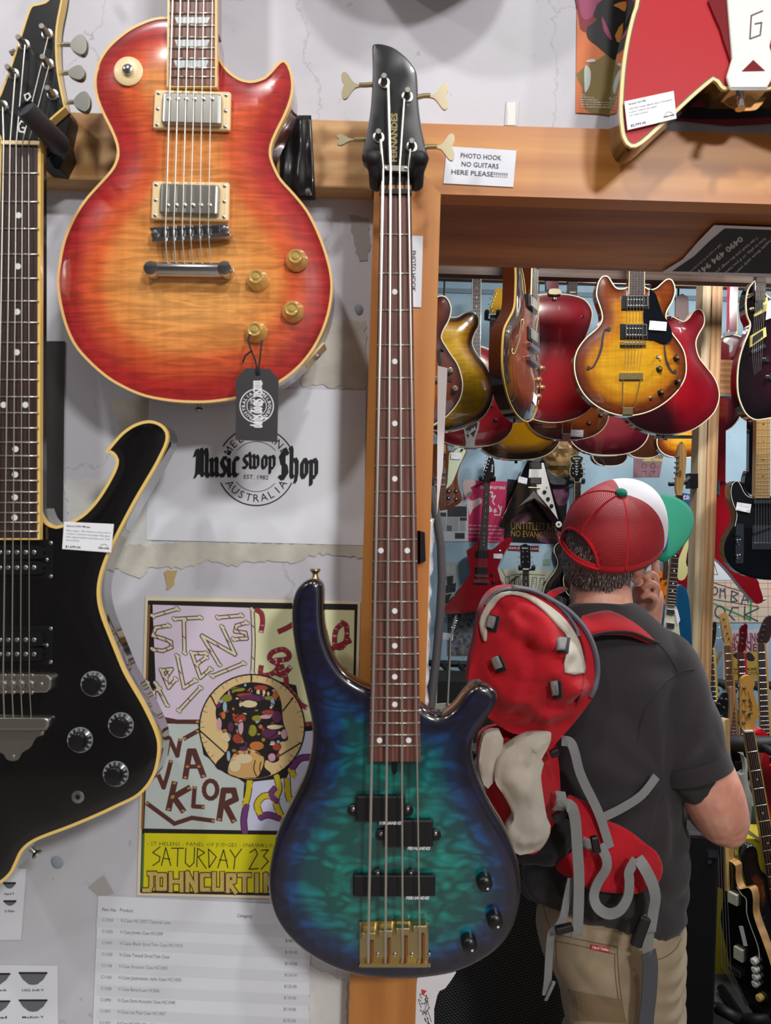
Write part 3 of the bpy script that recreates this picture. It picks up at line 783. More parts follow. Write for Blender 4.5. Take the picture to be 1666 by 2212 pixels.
    jn = MB().lathe([(.006, 0), (.006, .004), (.0035, .0045)], 14).build('jack_socket', M_CHROME, jp, True, 40); jn.rotation_euler = (math.radians(90), 0, 0)
    return g
cherry_guitar()

def hang_tag():
    g = G('hang_tag', 'black cardboard swing tag with white shop logo tied to a gold knob', 'tag', 556, 800, .852)
    g.plate('card', [(510, 818), (531, 795), (583, 797), (602, 819), (599, 955), (509, 950)], -.0006, .0006, mat('tag_black', (46, 45, 47), .55))
    ink = Ink(g)
    c = (555, 877)
    for rr, w_ in ((36, 2.2), (21, 1.4)): ink.stroke([(c[0] + rr * math.cos(a * math.pi / 20), c[1] + rr * math.sin(a * math.pi / 20)) for a in range(40)], w_, True)
    ink.arc_text('MELBOURNE', c, 25, 70, -70, 7, False, .02); ink.arc_text('AUSTRALIA', c, 25, 250, 110, 7, False, .02)
    black = Ink(g).rect(547, 826, 565, 922)
    black.build('panel', mat('tag_black'), .0008)
    blackletter(ink, 'music swop shop', (548, 823), (0, 1), 102, 19, .2)
    ink.text('EST. 1982', (541, 862), (541, 892), 5, .02, 0, 1)
    ink.build('lettering', mat('white_print', (222, 222, 226), .5), .001)
    ey = MB().lathe([(.003, 0), (.003, .0006), (.0018, .0007)], 12).build('eyelet', M_PLASTIC, g.e); ey.location = g.pt(557, 806, .0006)
    cord = mat('black_cord', (28, 27, 30), .8)
    g.tube('cord', [(557, 806, .001), (552, 780, .004), (541, 752, .004), (536, 735, .001), (540, 722, -.004)], .0011, cord, 6)
    g.tube('cord', [(557, 806, .001), (561, 780, .003), (564, 752, .002), (566, 735, -.002)], .0011, cord, 6)
    g.tube('cord', [(545, 757, .005), (530, 768, .005), (524, 784, .004)], .0011, cord, 6)

# nib-pen blackletter for the shop's name, 1 unit = x-height, y down
BL = {'m': (2.1, [[(0, .1), (.22, .22), (.22, .85), (.4, 1.0)], [(.45, .15), (.7, 0), (.9, .2), (.9, .85), (1.08, 1)], [(1.1, .15), (1.38, 0), (1.58, .2), (1.58, .85), (1.85, 1)]]),
      'u': (1.5, [[(0, .1), (.22, .2), (.22, .8), (.45, 1), (.85, .8)], [(.75, .05), (.95, .2), (.95, .85), (1.2, 1)]]),
      's': (1.1, [[(.85, .12), (.5, 0), (.2, .22), (.4, .45), (.7, .58), (.82, .8), (.5, 1), (.1, .88)]]),
      'i': (.75, [[(0, .1), (.22, .2), (.22, .85), (.45, 1)], [(.15, -.28), (.3, -.16)]]),
      'c': (1.1, [[(.85, .14), (.5, 0), (.2, .2), (.2, .8), (.5, 1), (.9, .85)]]),
      'w': (2.0, [[(0, -.2), (.2, .15), (.2, .85), (.45, 1)], [(.65, -.05), (.85, .15), (.85, .85), (1.1, 1), (1.5, .8), (1.5, .25), (1.25, 0)], [(.45, 1), (.85, .82)]]),
      'o': (1.25, [[(.5, 0), (.2, .2), (.2, .8), (.5, 1), (.85, .8), (.85, .2), (.5, 0)]]),
      'p': (1.35, [[(0, .08), (.22, .2), (.22, 1.35)], [(.22, .2), (.6, 0), (.92, .2), (.92, .8), (.6, 1), (.3, .9)]]),
      'h': (1.45, [[(.05, -.6), (.22, -.4), (.22, .85), (.45, 1)], [(.3, .2), (.65, 0), (.95, .2), (.95, .85), (.75, 1.25)]]),
      'M': (2.4, [[(0, .0), (.3, -.35), (.5, -.1), (.4, .8), (.1, 1.1)], [(.6, -.2), (.95, -.4), (1.15, -.1), (1.15, .85), (1.35, 1)], [(1.3, -.15), (1.65, -.4), (1.85, -.1), (1.85, .85), (2.15, 1.05)], [(.7, -.1), (.7, .9)]]),
      'S': (1.5, [[(1.2, -.2), (.7, -.45), (.25, -.15), (.5, .25), (.95, .45), (1.1, .8), (.65, 1.08), (.1, .9)], [(.65, -.4), (.65, 1.05)]]), ' ': (.35, [])}
def blackletter(ink, s, org, adv, length, xh, bold=.30):
    """adv = unit pixel direction of writing, letters stand to its left"""
    tot = sum(BL[c][0] for c in s); k = length / tot; x = 0
    ux, uy = adv; vx, vy = -uy, ux            # down direction in page
    for ch in s:
        wd, st = BL[ch]
        for pl in st:
            pts = []
            for a, b in pl:
                X, Y = (x + a) * k, (b - 1) * xh
                pts.append((org[0] + ux * X + vx * Y, org[1] + uy * X + vy * Y))
            ang = math.radians(38) - math.atan2(uy, ux)
            ink.stroke(pts, bold * xh * 1.0, nib=ang)
            ink.stroke(pts, bold * xh * .35)
        x += wd
hang_tag()

# ------------------------------------------------------------------ black guitar at the left edge
def black_guitar():
    g = G('electric_guitar', 'glossy black guitar with hooked horn and cream binding at the left edge', 'electric guitar', 60, 1400, .87)
    vis = [(86, 1098), (89, 1108), (94, 1119), (105, 1131), (122, 1137), (137, 1133), (151, 1127), (176, 1114), (202, 1089), (224, 1058), (241, 1028), (250, 1008), (252, 994), (246, 983), (239, 978), (229, 976), (244, 957), (263, 936), (285, 920), (307, 911), (327, 909), (346, 915), (360, 928), (364, 943), (361, 960), (351, 982), (337, 1009), (317, 1043), (293, 1084), (268, 1131), (246, 1175), (229, 1214), (219, 1246), (215, 1275), (217, 1304), (225, 1334), (238, 1368), (254, 1408), (271, 1449), (290, 1483), (310, 1517), (329, 1555), (341, 1584), (346, 1610), (343, 1644), (334, 1675), (317, 1702), (293, 1723), (254, 1742), (211, 1762), (154, 1786), (108, 1803), (79, 1815), (60, 1827), (46, 1843), (36, 1865), (22, 1890), (-8, 1910)]
    off = [(-60, 1900), (-120, 1840), (-170, 1780), (-205, 1690), (-200, 1600), (-160, 1510), (-120, 1420), (-100, 1330), (-110, 1240), (-140, 1160), (-150, 1090), (-130, 1050), (-100, 1060), (-60, 1100), (-22, 1110)]
    al = vis + off
    o2 = resample([tuple(p) for p in g.poly(smooth(al, 3, True, (0, 15, len(al) - 1)))], .005)
    slab('body', o2, .042, lambda d: -.0004 - carved(0, .012, .002)(d) * -1, round_over(.004), (.003, .008, .014), .022, [M_BLACK] * 3, g.e)
    band('binding', o2, .0030, -.0010, .006, mat('yellowed_binding', (232, 196, 112), .3, 0, .6), g.e)
    LE, RE = (1, 305, -22, 1166), (88, 305, 86, 1166)
    g.plate('neck', [(4, 300), (84, 300), (84, 1100), (-18, 1100)], -.012, .008, M_BLACK)
    neck_board(g, LE, RE, mat('yellowed_binding'), .006, .0135, None, 'board_binding')
    L2, R2 = (4, 305, -18, 1162), (81, 305, 80, 1162)
    neck_board(g, L2, R2, M_DARKROSE, .0135, .0141)
    fy = [309] + fret_ys(309, 1166, 22)
    frets(g, L2, (84, 305, 83, 1162), fy[1:], .0144)
    mid = lambda n: (fy[n] + fy[n - 1]) / 2
    dots(g, [(edge_at(L2, mid(n)) / 2 + edge_at(R2, mid(n)) / 2, mid(n)) for n in (3, 5, 7, 9, 15, 17, 19, 21)] + [(8, mid(12)), (55, mid(12))], .0036, .0142)
    g.plate('nut', [(2, 303), (85, 304), (85, 312), (2, 311)], .010, .0165, M_CREAM)
    hs = [(84, 304), (94, 280), (104, 265), (141, 232), (128, 168), (123, 118), (124, 60), (135, 0), (140, -40), (110, -30), (104, 0), (84, 9), (70, 12), (60, 30), (34, 111), (2, 200), (-30, 262), (-8, 285), (4, 304)]
    o3 = resample([tuple(p) for p in g.poly(smooth(hs, 3, True, (0, 3, 8, 16, 18)), .004)], .004)
    hd = slab('headstock', o3, .016, flatf, None, (), .03, [mat('headstock_black')] * 3, g.e, -.004)
    band('headstock_binding', o3, .0018, -.0046, .012, mat('yellowed_binding'), g.e)
    ink = Ink(g)
    ink.stroke([(62, 270), (50, 266), (44, 276), (46, 288), (56, 290), (59, 281), (52, 280)], 3.2)
    ink.stroke([(58, 262), (46, 258), (50, 250)], 3.2); ink.stroke([(62, 222), (70, 214), (66, 206), (57, 210), (60, 220)], 3.0)
    ink.build('lettering', mat('white_print', (222, 222, 226), .5), .0046, hd)
    for (px, py) in ((103, 75), (105, 140), (115, 206), (53, 98), (30, 161), (6, 230)):
        tuner_post(g, px, py, .004)
    for (a, b, c_, k_) in ((120, 96, 165, 97), (126, 158, 160, 157), (136, 221, 172, 220)):
        sh = g.tube('tuner_shaft', [(a, b, -.006), (c_ - 12, (b + k_) / 2, -.006)], .0026, M_NICKEL, 8)
        q = [(-12, -7), (2, -21), (14, -22), (21, -10), (21, 8), (14, 20), (2, 18), (-12, 7)]
        kk = .72 if k_ == 157 else 1
        o = g.plate('tuner_key', smooth([(c_ + x, k_ + y * kk) for x, y in q], 3), -.010, -.003, mat('tuner_grey', (140, 140, 134), .35, .8), sh)
        b_ = o.modifiers.new('bevel', 'BEVEL'); b_.width = .002; b_.segments = 2
    g.tube('tuner_shaft', [(34, 110, -.006), (22, 116, -.006)], .003, M_NICKEL, 8)
    for (y0, poles1, poles2) in ((1167, 1193, 1226), (1352, 1382, 1413)):
        p = g.plate('pickup_ring', [(-30, y0), (115, y0), (114, y0 + 84), (-32, y0 + 84)], 0, .004, M_PLASTIC)
        for k, yy in enumerate((poles1, poles2)):
            c = g.plate('pickup', smooth([(-30, yy - 14), (80, yy - 14), (91, yy - 8), (92, yy + 6), (82, yy + 14), (-30, yy + 14)], 3), .003, .010, M_PLASTIC)
            for x in (0, 18, 37, 56, 74): link('pole_piece', POLE, c, g.pt(x, yy, .010))
        link('screw', SCREW, p, g.pt(101, y0 + 42, .004))
        for q in ((110, y0 + 6), (110, y0 + 78)): link('screw', SCREW, p, g.pt(*q, .004))
    nk = mat('aged_nickel', (172, 168, 160), .32, .95)
    b = g.plate('bridge', [(-50, 1456), (104, 1458), (112, 1466), (110, 1486), (100, 1497), (-50, 1500)], 0, .012, nk)
    b_ = b.modifiers.new('bevel', 'BEVEL'); b_.width = .002; b_.segments = 2
    for x in (-10, 8, 27, 46, 67):
        s_ = g.lathe('saddle', x, 1478, [(.0035, 0), (.005, .002), (.0035, .004)], nk, 12, b, True, .012)
        for yy in (1459, 1496): link('screw', SCREW, b, g.pt(x + 2, yy, .012))
    link('screw', SCREW, b, g.pt(89, 1478, .012))
    t_ = g.plate('tailpiece', smooth([(-50, 1549), (90, 1549), (106, 1552), (104, 1574), (96, 1580), (94, 1588), (78, 1594), (66, 1614), (48, 1626), (40, 1640), (28, 1644), (14, 1640), (2, 1626), (-50, 1620)], 3), 0, .003, nk)
    bar = g.plate('tailpiece_bar', [(-50, 1550), (98, 1551), (107, 1557), (104, 1572), (96, 1579), (-50, 1579)], .002, .012, nk, t_)
    b_ = bar.modifiers.new('bevel', 'BEVEL'); b_.width = .004; b_.segments = 3
    for q in ((90, 1583), (28, 1634)): link('screw', SCREW, t_, g.pt(*q, .003))
    xs = (4, 20, 37, 54, 70, 82); bt = (-10, 8, 27, 46, 67, 80)
    strings(g, [[((6, 33, 54, 104, 106, 115)[i], (232, 160, 97, 80, 142, 208)[i], .012), (8 + 13.5 * i, 307, .0172), (-10 + 19.2 * i * .98 - 2, 1478, .019), (-8 + 19.4 * i - 2, 1553, .011)] for i in range(6)][:5], (.0009, .0008, .0007, .0006, .0005))
    ks = mat('speed_knob', (20, 20, 22), .25, 0, .5); kr = mat('knob_skirt', (138, 140, 144), .4)
    for (x, y) in ((204, 1476), (263, 1565), (175, 1597), (252, 1670)):
        sk = g.lathe('knob', x, y, [(.0148, 0), (.0142, .003), (.0105, .0055), (.0100, .012), (.009, .0138), (.001, .0142)], ks, 28)
        for a in range(11):
            an = math.radians(-50 + a * 26)
            o = MB().box((-.0011, -.0008, -.0016), (.0011, .0004, .0016)).build('numeral', kr, sk) if a == 0 else link('numeral', o.data, sk)
            o.location = (.0126 * math.cos(an), -.0044, .0126 * math.sin(an)); o.rotation_euler = (0, -an + math.pi / 2, 0)
        band_pts = [(.0146 * math.cos(i * math.pi / 16), .0146 * math.sin(i * math.pi / 16)) for i in range(32)]
        band('skirt_rim', band_pts, .0009, -.0031, .001, kr, sk)
    g.lathe('jack_socket', 170, 1720, [(.0078, 0), (.0078, .0022), (.006, .003), (.003, .0032), (.0028, .0005)], M_NICKEL, 20)
    sb = MB().lathe([(.004, 0), (.003, .004), (.003, .007), (.0065, .010), (.006, .0125)], 14).build('strap_button', M_NICKEL, g.e, True, 40)
    sb.location = g.pt(66, 1832, -.02); sb.rotation_euler = (math.radians(90), math.radians(-45), 0)
    return g
black_guitar()
price_tag('white price card on the black guitar with hooked horn', [(138, 1127), (246, 1132), (240, 1194), (134, 1186)], .867, [('Ibanez IC400 Mirage', .54), ('Made in Japan, 1980. Sunburst re-issue in good', .95), ('condition, re-fretted, new pickups. Plays great', .95), ('with original hardware and deluxe case. Tidy', .95), ('and sounds fat.', .35)], '$1,699.00')

def side_hook():
    g = G('wall_hanger', 'black foam guitar hook poking out below the left headstock', 'hanger', 100, 290, .90)
    foam = mat('foam_grey', (44, 45, 50), .6)
    MB().tube([g.pt(54, 234, .095), g.pt(56, 236, .094), g.pt(60, 241, .092), g.pt(128, 312, .022), g.pt(132, 318, .01)], [.004, .0105, .0115, .0125, .006], 16).build('foam_sleeve', foam, g.e, True, 60)
    g.plate('hook_bracket', [(96, 262), (146, 236), (150, 250), (140, 300), (146, 330), (128, 366), (92, 360), (88, 300)], -.056, -.028, M_PLASTIC)
    g.tube('hook_stem', [(110, 320, -.02), (100, 330, -.02), (88, 330, -.01)], .006, M_PLASTIC, 8)
side_hook()

# ------------------------------------------------------------------ red guitar, upper right
def red_guitar():
    g = G('electric_guitar', 'red offset-body guitar with white tailpiece hanging at the top right', 'electric guitar', 1560, 100, .89)
    out = [(1375, 0), (1366, 32), (1355, 79), (1347, 126), (1342, 174), (1339, 237), (1342, 278), (1347, 300), (1358, 316), (1374, 318), (1393, 306), (1424, 278), (1462, 243), (1503, 205), (1541, 173), (1549, 178), (1560, 192), (1576, 194), (1658, 194), (1690, 192), (1740, 215), (1800, 230), (1850, 190), (1880, 100), (1860, 0), (1800, -120), (1790, -240), (1760, -360), (1690, -380), (1640, -330), (1560, -330), (1500, -380), (1440, -360), (1400, -260), (1390, -120)]
    o2 = resample([tuple(p) for p in g.poly(smooth(out, 3, True, (14, 18)))], .005)
    slab('body', o2, .042, flatf, None, (.004,), .03, [mat('fire_red', (186, 44, 52), .12, 0, 1), M_BLACK, M_BLACK], g.e)
    band('binding', o2, .0036, -.0008, .0045, mat('pale_binding', (228, 206, 138), .3, 0, .6), g.e)
    A = ccw(list(o2)); ni = normals_in(A)
    band('purfling', [tuple(p) for p in (np.array(A) + ni * .0042)], .0009, -.0005, .001, mat('dark_line', (70, 40, 30), .4), g.e)
    dr = mat('candy_red', (120, 10, 22), .12, 0, 1)
    g.plate('raised_centre', smooth([(1542, -20), (1556, 60), (1578, 130), (1580, 160), (1588, 170), (1700, 170), (1740, -20)], 3), -.001, .003, dr)
    t_ = g.plate('tailpiece', [(1566, -60), (1572, 0), (1582, 126), (1570, 166), (1577, 190), (1658, 190), (1680, 150), (1664, 100), (1690, 0), (1690, -60)], .002, .006, mat('white_lacquer', (232, 230, 222), .3, 0, .5))
    b_ = t_.modifiers.new('bevel', 'BEVEL'); b_.width = .002; b_.segments = 2; b_.limit_method = 'ANGLE'
    Ink(g).stroke([(1642, 31), (1618, 41), (1615, 91), (1637, 83), (1640, 56), (1626, 59)], 3.2).build('lettering', mat('plum_paint', (60, 20, 34), .4), .0063, t_)
    Ink(g).poly([(1597, 161), (1622, 136), (1648, 160)]).build('cut_out', dr, .0063, t_)
    g.plate('tailpiece_fold', [(1577, 188), (1658, 188), (1657, 195), (1578, 195)], -.02, .006, M_CHROME, t_)
    h = g.plate('strap_plate', smooth([(1570, 199), (1650, 199), (1656, 210), (1640, 232), (1628, 238), (1600, 238), (1572, 226), (1560, 212)], 3), -.02, -.018, mat('brass_plate', (180, 130, 76), .4, .6))
    link('screw', SCREW, h, g.pt(1584, 208, -.018)); link('screw', SCREW, h, g.pt(1628, 208, -.018))
    MB().tube([g.pt(1600, 200, -.015), g.pt(1600, 214, -.004), g.pt(1600, 222, .002), g.pt(1600, 235, .003)], [.004, .0052, .0045, .006], 14).build('strap_button', M_CHROME, h, True, 60)
red_guitar()
price_tag('white price card taped to the red guitar with white tailpiece', [(1349, 219), (1456, 196), (1462, 256), (1356, 281)], .886, [('Gretsch G6199B', .42), ('2005 Made in Japan Billy-Bo Jupiter Thunderbird', .95), ('in great condition, all original', .62), ('incl. deluxe hardcase', .45)], '$2,999.00')

# the rounded body hanging higher on the wall, whose shadow falls above the bass
def upper_guitar():
    g = G('acoustic_guitar', 'round bodied acoustic guitar hung high on the wall above the bass', 'acoustic guitar', 1010, -425, .86)
    out = [(960, -873), (880, -853), (820, -793), (810, -723), (850, -633), (840, -573), (770, -493), (730, -393), (740, -303), (800, -223), (880, -178), (960, -165), (1040, -178), (1120, -223), (1180, -303), (1190, -393), (1150, -493), (1080, -573), (1070, -633), (1110, -723), (1100, -793), (1040, -853)]
    o2 = resample([tuple(p) for p in g.poly(smooth(out, 4))], .01)
    hole = [(.05 * math.cos(i * math.pi / 12) + g.xz(960, -593)[0], .05 * math.sin(i * math.pi / 12) + g.xz(960, -593)[1]) for i in range(24)]
    slab('body', o2, .09, flatf, None, (.004,), .03, [mat('spruce_top', (206, 160, 96), .25, 0, .8), mat('mahogany_back', (110, 54, 36), .2, 0, .8), mat('mahogany_back')], g.e, 0, [hole])
    g.plate('neck', [(935, -853), (985, -853), (980, -1353), (940, -1353)], -.02, .008, mat('mahogany_back'))
    g.plate('bridge', [(900, -383), (1020, -383), (1015, -358), (905, -358)], 0, .008, M_DARKROSE)
upper_guitar()
# ------------------------------------------------------------------ papers on the near wall and frame
def sheet(name, label, cat, quad, d, m=M_PAPER, t=.0005, group=None, bump=0.0):
    cx = sum(p[0] for p in quad) / 4; cy = sum(p[1] for p in quad) / 4
    g = G(name, label, cat, cx, cy, d, group)
    g.plate('sheet', quad, 0, t, m)
    g.quad = quad
    return g
D0 = YW - .0012
pc = lambda name, c=None, **k: mat('print_' + name, c, .6, **k)

# sign on the header and its twin on the post
g = sheet('paper_sign', 'white sign reading PHOTO HOOK NO GUITARS HERE PLEASE on the header board', 'sign', [(966, 316), (1116, 325), (1109, 404), (958, 396)], YF - .001)
k = Ink(g); k.text('PHOTO HOOK', (995, 341), (1083, 347), 10.5, .012); k.text('NO GUITARS', (997, 359.5), (1077, 365), 10.5, .012); k.text('HERE PLEASE!!!!!!!', (975, 376.5), (1096, 384.5), 10.5, .012)
k.build('lettering', mat('sign_ink', (52, 54, 66), .7), .0008)
g = sheet('paper_sign', 'narrow white sign reading PHOTO HOOK downwards behind the bass neck', 'sign', [(846, 506), (914, 510), (910, 664), (842, 660)], YF - .001)
k = Ink(g); k.text('PHOTO HOOK', (889.5, 542), (889, 630), 9.5, .012); k.text('NO GUITARS', (872, 545), (871, 627), 9.5, .012); k.text('HERE PLEASE!!!!!!!', (855, 528), (853, 645), 9.5, .012)
k.build('lettering', mat('sign_ink'), .0008)

# shop logo sheet
g = sheet('logo_sheet', 'white sheet with the round blackletter shop logo below the cherry guitar', 'paper', [(322, 836), (791, 843), (787, 1178), (316, 1166)], D0)
k = Ink(g); c = (554, 1008)
k.stroke([(c[0] + 84 * math.cos(math.radians(a)), c[1] - 84 * math.sin(math.radians(a))) for a in range(28, 153, 5)], 2.6)
k.stroke([(c[0] + 84 * math.cos(math.radians(a)), c[1] - 84 * math.sin(math.radians(a))) for a in range(-155, -24, 5)], 2.6)
k.stroke([(c[0] + 54 * math.cos(math.radians(a)), c[1] - 54 * math.sin(math.radians(a))) for a in range(40, 141, 5)], 1.3)
k.stroke([(c[0] + 54 * math.cos(math.radians(a)), c[1] - 54 * math.sin(math.radians(a))) for a in range(-142, -37, 5)], 1.3)
k.arc_text('MELBOURNE', c, 61, 158, 22, 17); k.arc_text('AUSTRALIA', c, 76, 207, 333, 17, True)
k.text('EST. 1982', (527, 1034), (580, 1036), 9, .008)
blackletter(k, 'Music', (420, 1028), (.9997, .02), 98, 42, .26); blackletter(k, 'swop', (524, 1012), (.9997, .02), 74, 29, .28); blackletter(k, 'Shop', (602, 1032), (.9997, .02), 88, 42, .26)
k.build('lettering', M_INK, .0008)

# gig poster
def gig_poster():
    g = sheet('gig_poster', 'lilac and yellow gig poster with bone lettering and an anatomical head', 'poster', [(314, 1289), (779, 1299), (762, 1945), (296, 1934)], D0, pc('cream_stock', (226, 214, 184)))
    C = lambda p: (290 + p[0] / 3.205, 1270 + p[1] / 3.205)
    Cs = lambda l: [C(p) for p in l]
    black = pc('black', (24, 18, 18))
    Ink(g).poly([(320, 1297), (773, 1305), (755, 1938), (303, 1928)]).build('frame_print', black, .0007)
    Ink(g).poly([(321, 1306), (325, 1306), (310, 1790), (305, 1790)]).build('frame_print', pc('ochre', (150, 96, 44)), .0008)
    for nm, c_, q in (('lilac_panel', (216, 200, 218), [(330, 1306), (545, 1313), (542, 1460), (470, 1500), (428, 1558), (340, 1550)]),
                      ('lemon_panel', (222, 222, 176), [(551, 1314), (766, 1318), (762, 1562), (655, 1562), (640, 1480), (546, 1458)]),
                      ('mint_panel', (190, 198, 194), [(337, 1562), (428, 1564), (440, 1630), (528, 1690), (521, 1793), (312, 1789), (318, 1640)]),
                      ('mauve_panel', (204, 204, 230), [(531, 1690), (620, 1680), (655, 1580), (762, 1570), (757, 1796), (526, 1793)])):
        Ink(g).poly(q).build(nm, pc(nm, c_), .0008)
    Ink(g).poly([(312, 1799), (757, 1805), (753, 1931), (309, 1923)]).build('yellow_panel', pc('yellow', (214, 204, 8)), .0008)
    Ink(g).poly([(308, 1800), (313, 1800), (310, 1920), (305, 1920)]).build('green_edge', pc('green', (74, 110, 60)), .0009)
    # lettering: bones, logs, worms, guts
    bones = [[(240, 260), (150, 275), (130, 330), (200, 350), (255, 372), (260, 410), (200, 435), (130, 425)], [(280, 215), (460, 205)], [(345, 220), (350, 450)], [(90, 650), (135, 745)], [(130, 725), (175, 690)], [(150, 660), (228, 810)], [(190, 570), (262, 562), (218, 625)], [(190, 570), (240, 690), (290, 630)], [(300, 470), (345, 690), (425, 640)], [(400, 450), (500, 452)], [(400, 450), (460, 620), (530, 560)], [(430, 530), (500, 480)], [(590, 530), (470, 330), (700, 460), (610, 270)], [(780, 240), (710, 260), (700, 300), (770, 310), (780, 350), (690, 355)], [(130, 195), (300, 145)], [(580, 205), (745, 190)], [(540, 610), (760, 520)], [(310, 850), (460, 690)], [(820, 150), (828, 370), (820, 590)]]
    a = Ink(g); b = Ink(g); r = Ink(g)
    for l in bones:
        l = Cs(l); a.stroke(l, 9.6); b.stroke(l, 5.2)
        for e in (l[0], l[-1]):
            for dx, dy in ((-2, -2), (2.5, 1.5)): a.disc(e[0] + dx, e[1] + dy, 4.6, 10); b.disc(e[0] + dx, e[1] + dy, 3.2, 10)
        q = [((l[i][0] + l[i + 1][0]) / 2, (l[i][1] + l[i + 1][1]) / 2) for i in range(len(l) - 1)]
        for m_ in q: r.stroke([(m_[0] - 4, m_[1] - 3), (m_[0] + 2, m_[1] + 4)], 2)
    a.build('bone_outline', pc('bone_dark', (70, 56, 50)), .0009); b.build('bone_lettering', pc('bone', (214, 206, 180)), .0010); r.build('bone_shading', pc('blood', (140, 50, 48)), .0011)
    logs = [[(225, 1150), (245, 1040), (300, 1160), (320, 1050)], [(355, 1310), (385, 1130), (415, 1130), (480, 1300)], [(370, 1235), (450, 1235)], [(165, 1285), (205, 1380), (230, 1300), (255, 1200)], [(240, 1530), (280, 1350)], [(265, 1450), (380, 1385)], [(270, 1440), (340, 1540)], [(420, 1380), (410, 1510), (480, 1515)], [(590, 1600), (620, 1400), (690, 1400), (705, 1460), (630, 1495), (690, 1610)], [(90, 1490), (280, 1630), (400, 1590), (550, 1610)], [(350, 1040), (440, 990)], [(175, 900), (300, 925), (440, 925)]]
    a = Ink(g); r = Ink(g)
    for i, l in enumerate(logs):
        l = Cs(l); a.stroke(l, 13 if i in (1, 4, 5, 6, 8) else 9.5)
        for e in (l[0], l[-1]): r.disc(e[0], e[1], 4.0, 10, 2.6)
    a.stroke([C((530 + 46 * math.cos(t * .42), 1395 + 62 * math.sin(t * .42))) for t in range(15)], 9.5, True)
    a.build('log_lettering', pc('bark', (86, 44, 38)), .0009); r.build('log_ends', pc('cut_wood', (176, 136, 74)), .0010)
    worms = [[(845, 150), (880, 175), (890, 230), (880, 300)], [(1005, 300), (1060, 275), (1100, 250)], [(880, 545), (880, 600), (950, 595), (1000, 540), (940, 490), (960, 445), (1030, 425), (1070, 455), (1060, 490), (980, 500)], [(990, 590), (1030, 600), (1080, 550)], [(1020, 540), (1050, 620), (1060, 680), (1110, 740), (1150, 800), (1190, 825)], [(1180, 945), (1240, 940)]]
    a = Ink(g); b = Ink(g); r = Ink(g)
    lists = [smooth(Cs(l), 4, False) for l in worms] + [smooth([(742, 1345), (726, 1362), (724, 1392), (738, 1398), (749, 1378), (748, 1352), (738, 1345)], 4, False), [(720, 1400), (756, 1384)]]
    for l in lists:
        a.stroke(l, 11); b.stroke(l, 8.4)
        for i in range(0, len(l) - 1, 2): r.stroke([l[i], l[i + 1]], 8.2)
    a.build('worm_outline', black, .0009); b.build('worm_lettering', pc('worm_pink', (218, 168, 190)), .0010); r.build('worm_stripes', pc('worm_red', (150, 32, 44)), .0011)
    guts = [([(990, 1310), (1003, 1390), (980, 1480), (1030, 1600)], 0), ([(985, 1440), (900, 1440), (852, 1500), (880, 1580)], 0), ([(880, 1585), (930, 1570), (1000, 1590)], 1), ([(975, 1390), (950, 1430), (985, 1470)], 1), ([(800, 1330), (790, 1420), (770, 1500)], 0), ([(775, 1510), (760, 1600), (765, 1680)], 1), ([(1060, 1330), (1075, 1460), (1140, 1450)], 0), ([(1100, 1240), (1150, 1180), (1230, 1170)], 1), ([(1090, 1260), (1100, 1290)], 0)]
    a = Ink(g); b = Ink(g); r = Ink(g)
    for l, cc in guts:
        l = smooth(Cs(l), 4, False); a.stroke(l, 15); (r if cc else b).stroke(l, 11.5)
        for p in l[::2]: (r if cc else b).disc(p[0] + R.uniform(-2, 2), p[1] + R.uniform(-2, 2), 6.4, 10)
    a.build('gut_outline', black, .0009); b.build('gut_lettering', pc('gut_yellow', (206, 184, 30)), .0010); r.build('gut_shading', pc('gut_purple', (112, 52, 118)), .0011)
    # the roundel
    cc = (545, 1570)
    Ink(g).disc(cc[0], cc[1], 115, 48).build('roundel_rim', black, .0012)
    Ink(g).disc(cc[0], cc[1], 112, 48).build('roundel', pc('sand', (222, 192, 136)), .0013)
    a = Ink(g)
    for t in range(60):
        an = t * 2 * math.pi / 60; a.stroke([(cc[0] + 111 * math.cos(an), cc[1] + 111 * math.sin(an)), (cc[0] + (102 + 5 * (t % 3)) * math.cos(an), cc[1] + (102 + 5 * (t % 3)) * math.sin(an))], 1)
    for q in ([(530, 740), (580, 840)], [(445, 975), (630, 1140)], [(1100, 760), (1030, 850)], [(1155, 1070), (1000, 1165)], [(812, 600), (812, 650)]): a.stroke(Cs(q), 3)
    head = [(560, 1230), (640, 1130), (650, 1060), (600, 970), (566, 880), (582, 790), (650, 705), (760, 657), (880, 656), (970, 692), (1014, 770), (1026, 850), (1034, 930), (1066, 1030), (1052, 1058), (1010, 1066), (1022, 1100), (1000, 1138), (1004, 1190), (960, 1208), (915, 1190), (905, 1240), (950, 1290), (820, 1318), (660, 1280)]
    a.poly(Cs(head), 3); a.build('head_outline', black, .0014)
    neck = [(650, 1270), (690, 1150), (790, 1110), (880, 1150), (900, 1200), (860, 1300), (800, 1310), (710, 1300)]
    Ink(g).poly(Cs(neck), 3).build('neck_print', pc('skin_ochre', (206, 162, 98)), .0015)
